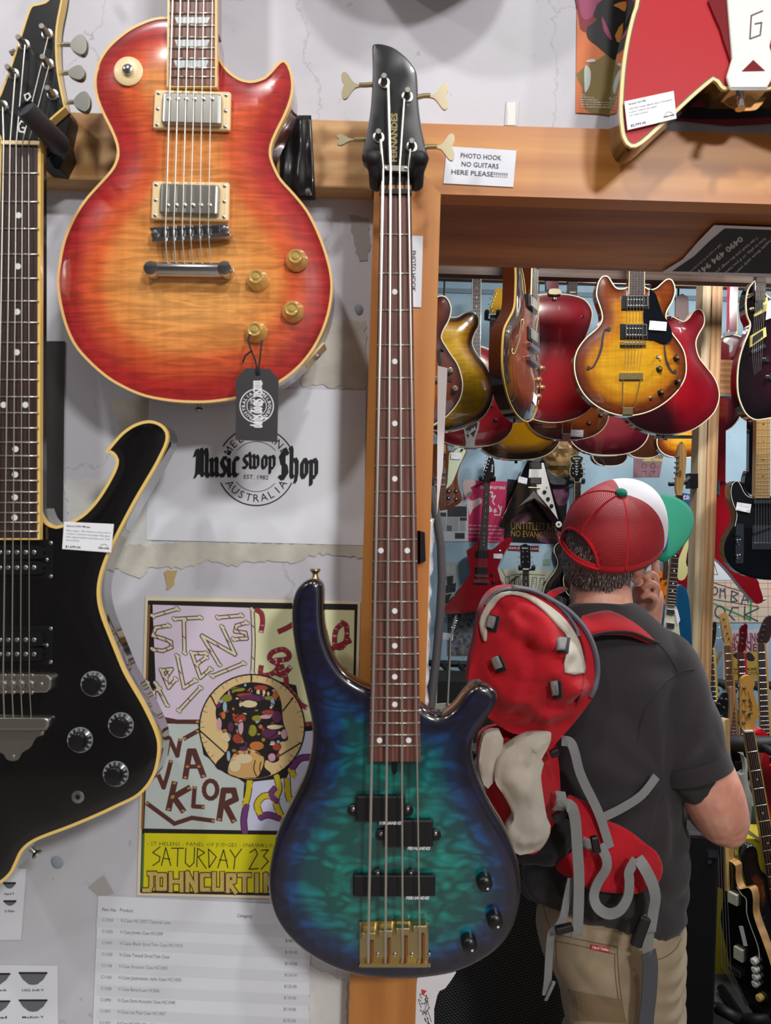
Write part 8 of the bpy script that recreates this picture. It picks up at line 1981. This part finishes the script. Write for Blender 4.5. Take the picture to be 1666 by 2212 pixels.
def drape_mesh(name, tree, polys, m, lift, parent):
    mb_ = MB()
    for v, f_ in polys: mb_.add([drape(tree, p[0], p[1], lift) for p in v], f_)
    return mb_.build(name, m, parent)
def grid_quad(q, nx, ny):
    v = [lerp_quad(q, i / nx, j / ny) for i in range(nx + 1) for j in range(ny + 1)]
    return v, [(i * (ny + 1) + j, i * (ny + 1) + j + 1, (i + 1) * (ny + 1) + j + 1, (i + 1) * (ny + 1) + j) for i in range(nx) for j in range(ny)]
drape_mesh('pocket_patch', TT, [grid_quad(mp(cL, [(440, 965), (815, 1035), (840, 1200), (470, 1180)]), 10, 6)], fabric('dark_khaki', (128, 108, 80), 900), .0022, pants)
lab = drape_mesh('pocket_label', TT, [grid_quad(mp(cL, [(590, 634), (724, 656), (722, 690), (587, 668)]), 8, 3)], mat('label_red', (190, 34, 40), .7), .003, pants)
v, f, a_, b_ = glyphs('Hard Yakka', .02, 2); q0, q1 = cL((598, 662)), cL((716, 682)); sx = 1 / (b_ - a_)
mb = MB(); mb.add([drape(TT, q0[0] + (q1[0] - q0[0]) * (x - a_) * sx + .17 * y * 11, q0[1] + (q1[1] - q0[1]) * (x - a_) * sx - y * 8.5, .0036) for x, y in v], f); mb.build('lettering', mat('label_white', (232, 220, 220), .7), lab)
for x, h_ in ((1398, .0), (1296, -.06)):
    mb = MB(); k = pt(x, 2930, h_); limb(mb, [k + Vector((0, .0, .03)), k + Vector((.01, .05, .0)), k + Vector((.03, .16, -.018))], [.045, .045, .036]); ball(mb, k + Vector((0, -.02, -.01)), (.04, .05, .05), 8)
    fuse('shoe', mb, mat('shoe_black', (26, 26, 28), .5), .008, 2, None, man.e)

# --- hair
M_HAIR_B = mat('hair_base', (70, 64, 62), .8)
def hair():
    rr = random.Random(11)
    k0 = MB(); n = 30
    v = []; f = []; rows_ = 10
    for i in range(rows_ + 1):
        el = -.36 - .0 + (i / rows_)
        for j in range(n + 1):
            an = math.radians(-205 + 230 * j / n)          # round the back of the head from ear to ear
            z = .07 - .155 * (i / rows_) * (1.0 if abs(math.degrees(an) + 90) < 70 else .55)
            s_ = 1.0 - .10 * (i / rows_) ** 2
            s_ *= 1 - 45 * max(0, z) ** 2; v.append(hd(.080 * s_ * math.cos(an), .097 * s_ * math.sin(an) - .004, z))
    for i in range(rows_):
        for j in range(n): f.append((i * (n + 1) + j, i * (n + 1) + j + 1, (i + 1) * (n + 1) + j + 1, (i + 1) * (n + 1) + j))
    o = mesh_obj('hair', v, f, M_HAIR_B, man.e, True)
    md = o.modifiers.new('thickness', 'SOLIDIFY'); md.thickness = .006; md.offset = 0
    m, t, b = newmat('grey_hair'); v_ = coords(t, (60, 60, 6)); nz = node(t, 'ShaderNodeTexNoise', i_Scale=9.0, i_Detail=3.0); t.links.new(v_, nz.inputs['Vector'])
    r = ramp(t, [(.32, (52, 48, 48)), (.5, (108, 104, 102)), (.66, (196, 192, 188))], nz.outputs[0]); t.links.new(r.outputs[0], b.inputs['Base Color']); b.inputs['Roughness'].default_value = .5
    sb = MB()
    for i in range(5200):
        u_ = rr.random(); an = math.radians(-208 + 236 * rr.random()); side = abs(math.degrees(an) + 90)
        low = .088 if side < 60 else .070 - (side - 60) * .0006
        z = .055 - (low + .033) * u_; s_ = (1.01 - .07 * u_ ** 2) * (1 - 60 * max(0, z) ** 2)
        p = hd(.083 * s_ * math.cos(an), .099 * s_ * math.sin(an) - .004, z)
        out = (HR @ Vector((math.cos(an), math.sin(an), 0))); dn = HR @ Vector((rr.uniform(-.3, .3), rr.uniform(-.3, .3), -1)); L = rr.uniform(.014, .028)
        q = p + dn * L * .55 + out * .006 * rr.random(); e = p + dn * L + out * rr.uniform(-.004, .005)
        sd = out.cross(dn).normalized() * rr.uniform(.0005, .0009)
        sb.add([p - sd, p + sd, q + sd * .8, q - sd * .8, e], [(0, 1, 2, 3), (3, 2, 4)])
    tag(sb.build('hair_strands', m, o), kind='stuff')
hair()
# --- cap
def cap():
    mesh_m, t, b = newmat('red_mesh'); v = coords(t)
    sepn = node(t, 'ShaderNodeAttribute', attribute_name='capv')
    wv = node(t, 'ShaderNodeMath', operation='MULTIPLY'); wv.inputs[1].default_value = 330.0; t.links.new(sepn.outputs['Fac'], wv.inputs[0])
    sn = node(t, 'ShaderNodeMath', operation='SINE'); t.links.new(wv.outputs[0], sn.inputs[0])
    nz = node(t, 'ShaderNodeTexNoise', i_Scale=30.0, i_Detail=3.0); t.links.new(v, nz.inputs['Vector'])
    q = mixc(t, 'MIX', .35, sn.outputs[0], nz.outputs[0])
    r = ramp(t, [(.12, (120, 10, 22)), (.5, (176, 22, 36)), (.85, (208, 62, 70))], q); t.links.new(r.outputs[0], b.inputs['Base Color']); b.inputs['Roughness'].default_value = .6; add_bump(t, b, sn.outputs[0], .3, .001)
    red = fabric('red_twill', (190, 26, 42), 900); white = fabric('white_foam', (222, 222, 230), 500, .06); green = fabric('green_twill', (10, 124, 96), 900, .1)
    RX, RY, HZ = .094, .108, .116; NU, NV = 96, 24
    def cp(a, t_, off=0.0):
        """a: angle from the face (0) to the right (90), t_: 0 rim to 1 crown"""
        e = t_ * math.pi / 2; r_ = math.cos(e) ** .80; z = HZ * math.sin(e) ** .92
        front = max(0, math.cos(a)); z += .010 * front * math.sin(math.pi * min(1, t_ * 1.0)) 
        return hd((RX + off) * r_ * math.sin(a), (RY + off) * r_ * math.cos(a), z + off * t_ - .004)
    VV = []; FF = []; FM = []
    for i in range(NV + 1):
        for j in range(NU): VV.append(cp(2 * math.pi * j / NU, i / NV * .992))
    A0 = math.radians(62)
    for i in range(NV):
        for j in range(NU):
            a = 2 * math.pi * (j + .5) / NU; t_ = (i + .5) / NV; ab = abs((a + math.pi) % (2 * math.pi) - math.pi); back = math.pi - ab
            arch_h = .34 * math.sqrt(max(0, 1 - (back / math.radians(34)) ** 2)) if back < math.radians(34) else 0
            if .075 < t_ < arch_h: continue
            FF.append((i * NU + j, i * NU + (j + 1) % NU, (i + 1) * NU + (j + 1) % NU, (i + 1) * NU + j)); FM.append(1 if ab < A0 else (2 if t_ < .10 or (back < math.radians(38) and t_ < arch_h + .06) else 0))
    o = mesh_obj('cap', VV, FF, [mesh_m, white, red], man.e, True, None, FM)
    at = o.data.attributes.new('capv', 'FLOAT', 'POINT'); at.data.foreach_set('value', [i / NV for i in range(NV + 1) for j in range(NU)])
    md = o.modifiers.new('thickness', 'SOLIDIFY'); md.thickness = .002
    for a in (62, 118, 298, 242, 180, 0):
        ar = math.radians(a); t0 = .36 if a == 180 else .02
        MB().tube([cp(ar, t0 + (.985 - t0) * i / 14, .0008) for i in range(15)], .0034 if a not in (0, 62, 298) else .0016, 8, True, .5).build('panel_seam', red if a in (118, 242, 180) else white, o, True)
    MB().tube([cp(math.radians(180 + 34 * math.sin(k)), .34 * max(0, math.cos(k)) + .02, .001) for k in [x * math.pi / 20 - math.pi / 2 for x in range(21)]], .004, 8, True, .5).build('back_opening_trim', red, o, True)
    MB().tube([cp(math.radians(180 - 34 + 68 * i / 10), .03, .001) for i in range(11)], .0085, 8, True, .3).build('strap', red, o, True)
    bt = MB(); ball(bt, (0, 0, 0), (.0115, .0115, .006), 8); bt.v = [tuple(hd(x, y, z + HZ + .0) ) for x, y, z in bt.v]; bt.build('button', green, o, True)
    # brim
    def bp(a, s_, off=0.0):
        x0, y0 = RX * math.sin(a), RY * math.cos(a); ext = .086 * max(0, math.cos(a * 1.2)) ** .6
        x = x0 + math.sin(a) * .010 * s_; y = y0 + ext * s_ + .004 * s_
        return hd(x, y, -.002 - .16 * abs(x) * abs(x) * 22 * .35 * (.35 + .65 * s_) + off)
    NA, NS = 28, 8; VV = []; FF = []
    for i in range(NA + 1):
        for k in range(NS + 1): VV.append(bp(math.radians(-74 + 148 * i / NA), k / NS))
    for i in range(NA):
        for k in range(NS): FF.append((i * (NS + 1) + k, i * (NS + 1) + k + 1, (i + 1) * (NS + 1) + k + 1, (i + 1) * (NS + 1) + k))
    br = mesh_obj('brim', VV, FF, green, o, True); md = br.modifiers.new('thickness', 'SOLIDIFY'); md.thickness = .004; md.offset = 0
    for k in (.25, .36, .47, .58, .69, .8):
        MB().tube([bp(math.radians(-50 + 100 * i / 24), k, .0014) for i in range(25)], .0007, 5).build('stitching', mat('stitch_green', (8, 98, 78), .8), br, True)
    MB().tube([hd((RX + .001) * math.sin(a), (RY + .002) * math.cos(a), .001) for a in [math.radians(-64 + 128 * i / 24) for i in range(25)]], .003, 6).build('brim_piping', mat('piping_blue', (24, 44, 150), .7), o, True)
cap()
# ------------------------------------------------------------------ backpack on his back
pack = G('backpack', 'red and light grey backpack with grey webbing straps on the man\'s back', 'backpack', 1330, 2000, DM)
cP = CR(980, 1220, 3.332); cQ = CR(1020, 1560, 3.62)
RED = fabric('red_nylon', (172, 20, 34), 800, .14); GREYF = fabric('stone_nylon', (178, 172, 160), 800, .16); WEB = fabric('grey_webbing', (122, 124, 124), 1200, .08); BLK = fabric('black_nylon', (22, 22, 24), 800); ZIP = mat('zip_grey', (96, 98, 110), .6, 0, 0, .3, 900)
def crease(amp, k=14):
    return lambda x, z, d: (noise.noise(Vector((x * k, 3, z * k))) + 1.1 * abs(noise.noise(Vector((x * k * .9 + z * 7, 7, z * k * 1.5))))) * amp * min(1, d / .03)
def folds(h, lines, amp, w_):
    L = [np.array(pack.poly(smooth(l, 4, False), h)) for l in lines]
    def f(x, z):
        return sum(amp * (1 if i % 2 else -1) * math.exp(-(np.hypot(l[:, 0] - x, l[:, 1] - z).min() / w_) ** 2) for i, l in enumerate(L))
    return f
def pouch(name, pts, h, thick, bulge, wd, m, amp, k=14, sm=3, extra=None, grid=.011):
    o2 = resample([tuple(p) for p in pack.poly(smooth(pts, sm), h)], .010)
    return slab(name, o2, thick, carved(0, wd, bulge), round_over(.02), (.006, .014, .024), grid, m, pack.e, -h, (), (lambda x, z, d, c=crease(amp, k): c(x, z, d) + (extra(x, z) if extra else 0) * min(1, d / .02)), 80)
def patch(name, tree, pts, m, lift, th, parent, sm=3, step=9, miss=.1):
    """cloth panel laid on a surface, outline in pixels"""
    out = smooth(pts, sm) if sm else pts; A = np.array(out); x0, y0 = A.min(0); x1, y1 = A.max(0)
    gx, gy = np.meshgrid(np.arange(x0, x1, step), np.arange(y0, y1, step)); g_ = np.stack([gx.ravel(), gy.ravel()], 1); g_ = g_[inside(g_, out)]
    if len(g_): g_ = g_[seg_dist(g_, out) > step * .4]
    p = [tuple(q) for q in out] + [tuple(q) for q in g_]; n_ = len(out)
    vv, ee, ff, *_ = delaunay_2d_cdt([Vector(q) for q in p], [(i, (i + 1) % n_) for i in range(n_)], [], 1, 1e-6)
    o = mesh_obj(name, [drape(tree, v.x, v.y, lift, miss) for v in vv], [tuple(reversed(f_)) for f_ in ff], m, parent, True)
    md = o.modifiers.new('thickness', 'SOLIDIFY'); md.thickness = th; md.offset = 0
    return o
main = pouch('main_compartment', mp(cP, [(130, 680), (160, 560), (185, 400), (215, 300), (270, 215), (340, 172), (430, 162), (560, 182), (700, 245), (830, 325), (930, 425), (1000, 540), (1040, 650), (1050, 760), (1035, 870), (1000, 960), (930, 1060), (850, 1160), (760, 1260), (690, 1330), (600, 1290), (520, 1230), (430, 1215), (350, 1175), (250, 1100), (150, 950), (106, 850)]), .17, .075, .055, .07, RED, .022, 14, 3, folds(.17, [mp(cP, l) for l in ([(330, 250), (480, 470), (640, 560), (830, 600)], [(330, 330), (430, 520), (800, 680)], [(420, 480), (460, 760), (340, 1080)], [(500, 520), (520, 800), (420, 1120)], [(560, 520), (700, 740), (890, 880)], [(350, 1080), (560, 1000), (870, 990)], [(330, 1130), (580, 1060), (860, 1050)], [(440, 1180), (620, 1130), (820, 1110)], [(180, 560), (230, 760), (330, 960)])], .0075, .011), .0075)
PT = surf(main)
patch('grey_lid_panel', PT, mp(cP, [(185, 420), (220, 320), (290, 228), (400, 190), (520, 205), (640, 268), (760, 355), (850, 455), (905, 560), (935, 680), (940, 780), (800, 775), (812, 640), (825, 530), (760, 450), (660, 340), (540, 250), (420, 215), (340, 240), (290, 300), (250, 360), (242, 450), (236, 545), (214, 538)]), GREYF, .004, .004, main, 2, 6)
for l, r_ in (([(230, 290), (300, 205), (400, 172), (540, 182), (690, 245), (800, 340), (870, 440), (900, 510)], .0042), ([(420, 164), (560, 184), (700, 250), (820, 325), (920, 425), (985, 530), (1025, 650), (1036, 760), (1020, 870), (985, 950)], .0052), ([(560, 195), (700, 265), (810, 350), (880, 450), (930, 580), (945, 700), (930, 850), (880, 1020)], .0025)):
    drape_line('zip', PT, mp(cP, l), r_, ZIP if r_ > .003 else mat('seam_red', (120, 14, 24), .9), .0, 4, main)
def web_box(c, w_, h_, m, tree, lift=.004, th=.006, parent=None, rot=0, name='webbing_loop'):
    q = [(-w_ / 2, -h_ / 2), (w_ / 2, -h_ / 2), (w_ / 2, h_ / 2), (-w_ / 2, h_ / 2)]; ca, sa = math.cos(rot), math.sin(rot)
    return patch(name, tree, [(c[0] + x * ca - y * sa, c[1] + x * sa + y * ca) for x, y in q], m, lift, th, parent, 0, 6)
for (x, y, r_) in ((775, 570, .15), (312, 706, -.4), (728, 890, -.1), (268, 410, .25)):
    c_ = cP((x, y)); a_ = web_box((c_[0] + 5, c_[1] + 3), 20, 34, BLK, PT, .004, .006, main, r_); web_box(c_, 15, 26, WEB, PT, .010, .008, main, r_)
low = pouch('lower_compartment', mp(cQ, [(70, 130), (200, 60), (420, 60), (620, 80), (670, 250), (690, 480), (690, 690), (640, 820), (560, 1000), (470, 1050), (380, 1010), (300, 960), (180, 700), (90, 480), (55, 330)]), .13, .06, .05, .05, RED, .012)
LT = surf(low)
gp1 = pouch('grey_side_pocket', mp(cQ, [(90, 115), (160, 70), (240, 92), (236, 240), (200, 380), (160, 480), (108, 520), (66, 400), (56, 300)]), .185, .04, .012, .03, GREYF, .006)
gp2 = pouch('grey_front_pocket', mp(cQ, [(350, 160), (420, 115), (500, 95), (620, 88), (604, 180), (545, 292), (562, 325), (540, 420), (556, 560), (585, 740), (615, 808), (600, 900), (530, 1000), (430, 1030), (350, 1036), (300, 960), (278, 850), (330, 760), (310, 690), (240, 560), (180, 460), (196, 310), (250, 230)]), .195, .05, .018, .03, GREYF, .014, 20, 3, folds(.195, [mp(cQ, l) for l in ([(620, 95), (500, 200), (430, 370)], [(470, 130), (400, 300), (480, 380)], [(550, 330), (470, 420), (480, 700)], [(300, 800), (420, 880), (600, 820)], [(290, 880), (430, 940), (610, 870)])], .006, .008), .008)
base = pouch('black_base', mp(cQ, [(340, 1030), (480, 1020), (590, 900), (640, 790), (800, 770), (800, 900), (760, 1010), (665, 1115), (560, 1130), (480, 1110), (400, 1120)]), .13, .05, .02, .03, BLK, .006)
belt = patch('hip_belt', ST, mp(cQ, [(740, 580), (830, 600), (1000, 690), (1060, 770), (1200, 830), (1320, 920), (1420, 1000), (1470, 1110), (1462, 1200), (1415, 1265), (1340, 1285), (1328, 1322), (1180, 1335), (960, 1300), (800, 1222), (665, 1120), (780, 1010), (850, 920), (750, 720)]), RED, .014, .014, pack.e, 3, 9, .12)
BT = surf(belt)
for l in ([(1310, 930), (1295, 1060)], [(860, 1030), (1000, 1060), (1130, 1110), (1220, 1130)], [(850, 920), (940, 870), (1060, 770)]): drape_line('belt_seam', BT, mp(cQ, l), .0016, mat('seam_red', (120, 14, 24), .9), -.004, 4, belt)
tp = smooth([(1258, 1330, .13), (1310, 1318, .08), (1355, 1330, .055), (1394, 1352, .03), (1424, 1385, .0)], 4, False); bt_ = smooth([(1266, 1378, .16), (1310, 1367, .145), (1364, 1367, .125), (1406, 1383, .10), (1426, 1388, .07)], 4, False)
vs = [pt(*[a_ + (b_ - a_) * k / 4 for a_, b_ in zip(p, q)][:2], p[2] + (q[2] - p[2]) * k / 4 + .012 * math.sin(math.pi * k / 4)) for p, q in zip(tp, bt_) for k in range(5)]
o = mesh_obj('shoulder_strap', vs, [(i * 5 + k, i * 5 + k + 1, i * 5 + k + 6, i * 5 + k + 5) for i in range(len(tp) - 1) for k in range(4)], RED, pack.e, True); md = o.modifiers.new('thickness', 'SOLIDIFY'); md.thickness = .010
MB().tube([pt(*p) for p in bt_], .003, 6).build('strap_edging', BLK, pack.e, True)
MB().tube([pt(1178, 1296, .06), pt(1198, 1280, .02), pt(1216, 1272, -.03)], .012, 8, True, .45).build('shoulder_strap', RED, pack.e, True)
def strap(pts, w_, name='webbing_strap', m=None):
    l = smooth([tuple(pt(*p)) for p in pts], 5, False); vs = []
    for i, p in enumerate(l):
        a_, b_ = Vector(l[max(0, i - 1)]), Vector(l[min(len(l) - 1, i + 1)]); t_ = (b_ - a_).normalized(); sd = t_.cross(Vector((.25, -1, .1))).normalized() * w_ / 2
        vs += [Vector(p) - sd, Vector(p) + sd]
    o = mesh_obj(name, vs, [(2 * i, 2 * i + 1, 2 * i + 3, 2 * i + 2) for i in range(len(l) - 1)], m or WEB, pack.e)
    md = o.modifiers.new('thickness', 'SOLIDIFY'); md.thickness = .0018; return o
def S(c, l, w_, **k): return strap([c(p[:2]) + (p[2],) for p in l], w_, **k)
S(cQ, [(700, 145, .16), (770, 160, .165), (805, 240, .165), (840, 380, .16), (890, 500, .155), (950, 620, .15), (1010, 760, .15), (1080, 985, .15)], .018)
S(cQ, [(1445, 425, .125), (1330, 570, .135), (1180, 670, .14), (1040, 740, .145)], .016)
S(cQ, [(690, 540, .17), (700, 600, .18), (690, 660, .19)], .02)
S(cQ, [(670, 690, .2), (720, 650, .215), (780, 670, .215), (810, 780, .205), (825, 1000, .19), (838, 1250, .18), (828, 1600, .17), (820, 1680, .165)], .021)
S(cQ, [(1000, 960, .165), (1050, 1060, .17), (1050, 1150, .17), (985, 1260, .165), (955, 1360, .165), (985, 1450, .17), (1070, 1500, .175), (1160, 1470, .175), (1220, 1370, .17), (1232, 1250, .17), (1230, 1170, .17), (1285, 1075, .165)], .019)
S(cQ, [(1295, 1060, .16), (1350, 1140, .17), (1410, 1260, .17), (1435, 1370, .165), (1420, 1480, .16), (1395, 1640, .16)], .022)
S(cL, [(985, 420, .155), (1005, 520, .155), (1000, 650, .155), (975, 690, .155)], .022)
S(cL, [(1005, 690, .155), (1020, 800, .15), (1010, 1000, .145), (990, 1180, .14), (985, 1400, .135)], .031, m=fabric('dark_webbing', (72, 74, 80), 1200, .08))
S(cL, [(450, 160, .17), (420, 300, .165), (390, 440, .165), (345, 520, .165), (305, 560, .165), (290, 700, .16), (280, 880, .16), (266, 1000, .16)], .015)
S(cL, [(300, 930, .16), (325, 905, .165), (290, 985, .165), (264, 1040, .16)], .006)
mb = MB()
for (c_, w_, h_, r_) in ((cL((395, 520)), .032, .014, .25), (cL((945, 540)), .02, .055, -.35), (cQ((690, 725)), .03, .016, .6), (cQ((965, 955)), .014, .03, .2), (cQ((645, 240)), .016, .014, .4)):
    k = pt(*c_, .185); o = MB().box((-w_ / 2, -.006, -h_ / 2), (w_ / 2, .006, h_ / 2)).build('buckle', M_PLASTIC, pack.e); o.location = k; o.rotation_euler = (0, -r_, 0); bv = o.modifiers.new('bevel', 'BEVEL'); bv.width = .003; bv.segments = 2
web_box(cQ((905, 950)), 30, 22, WEB, BT, .006, .004, belt, .45)
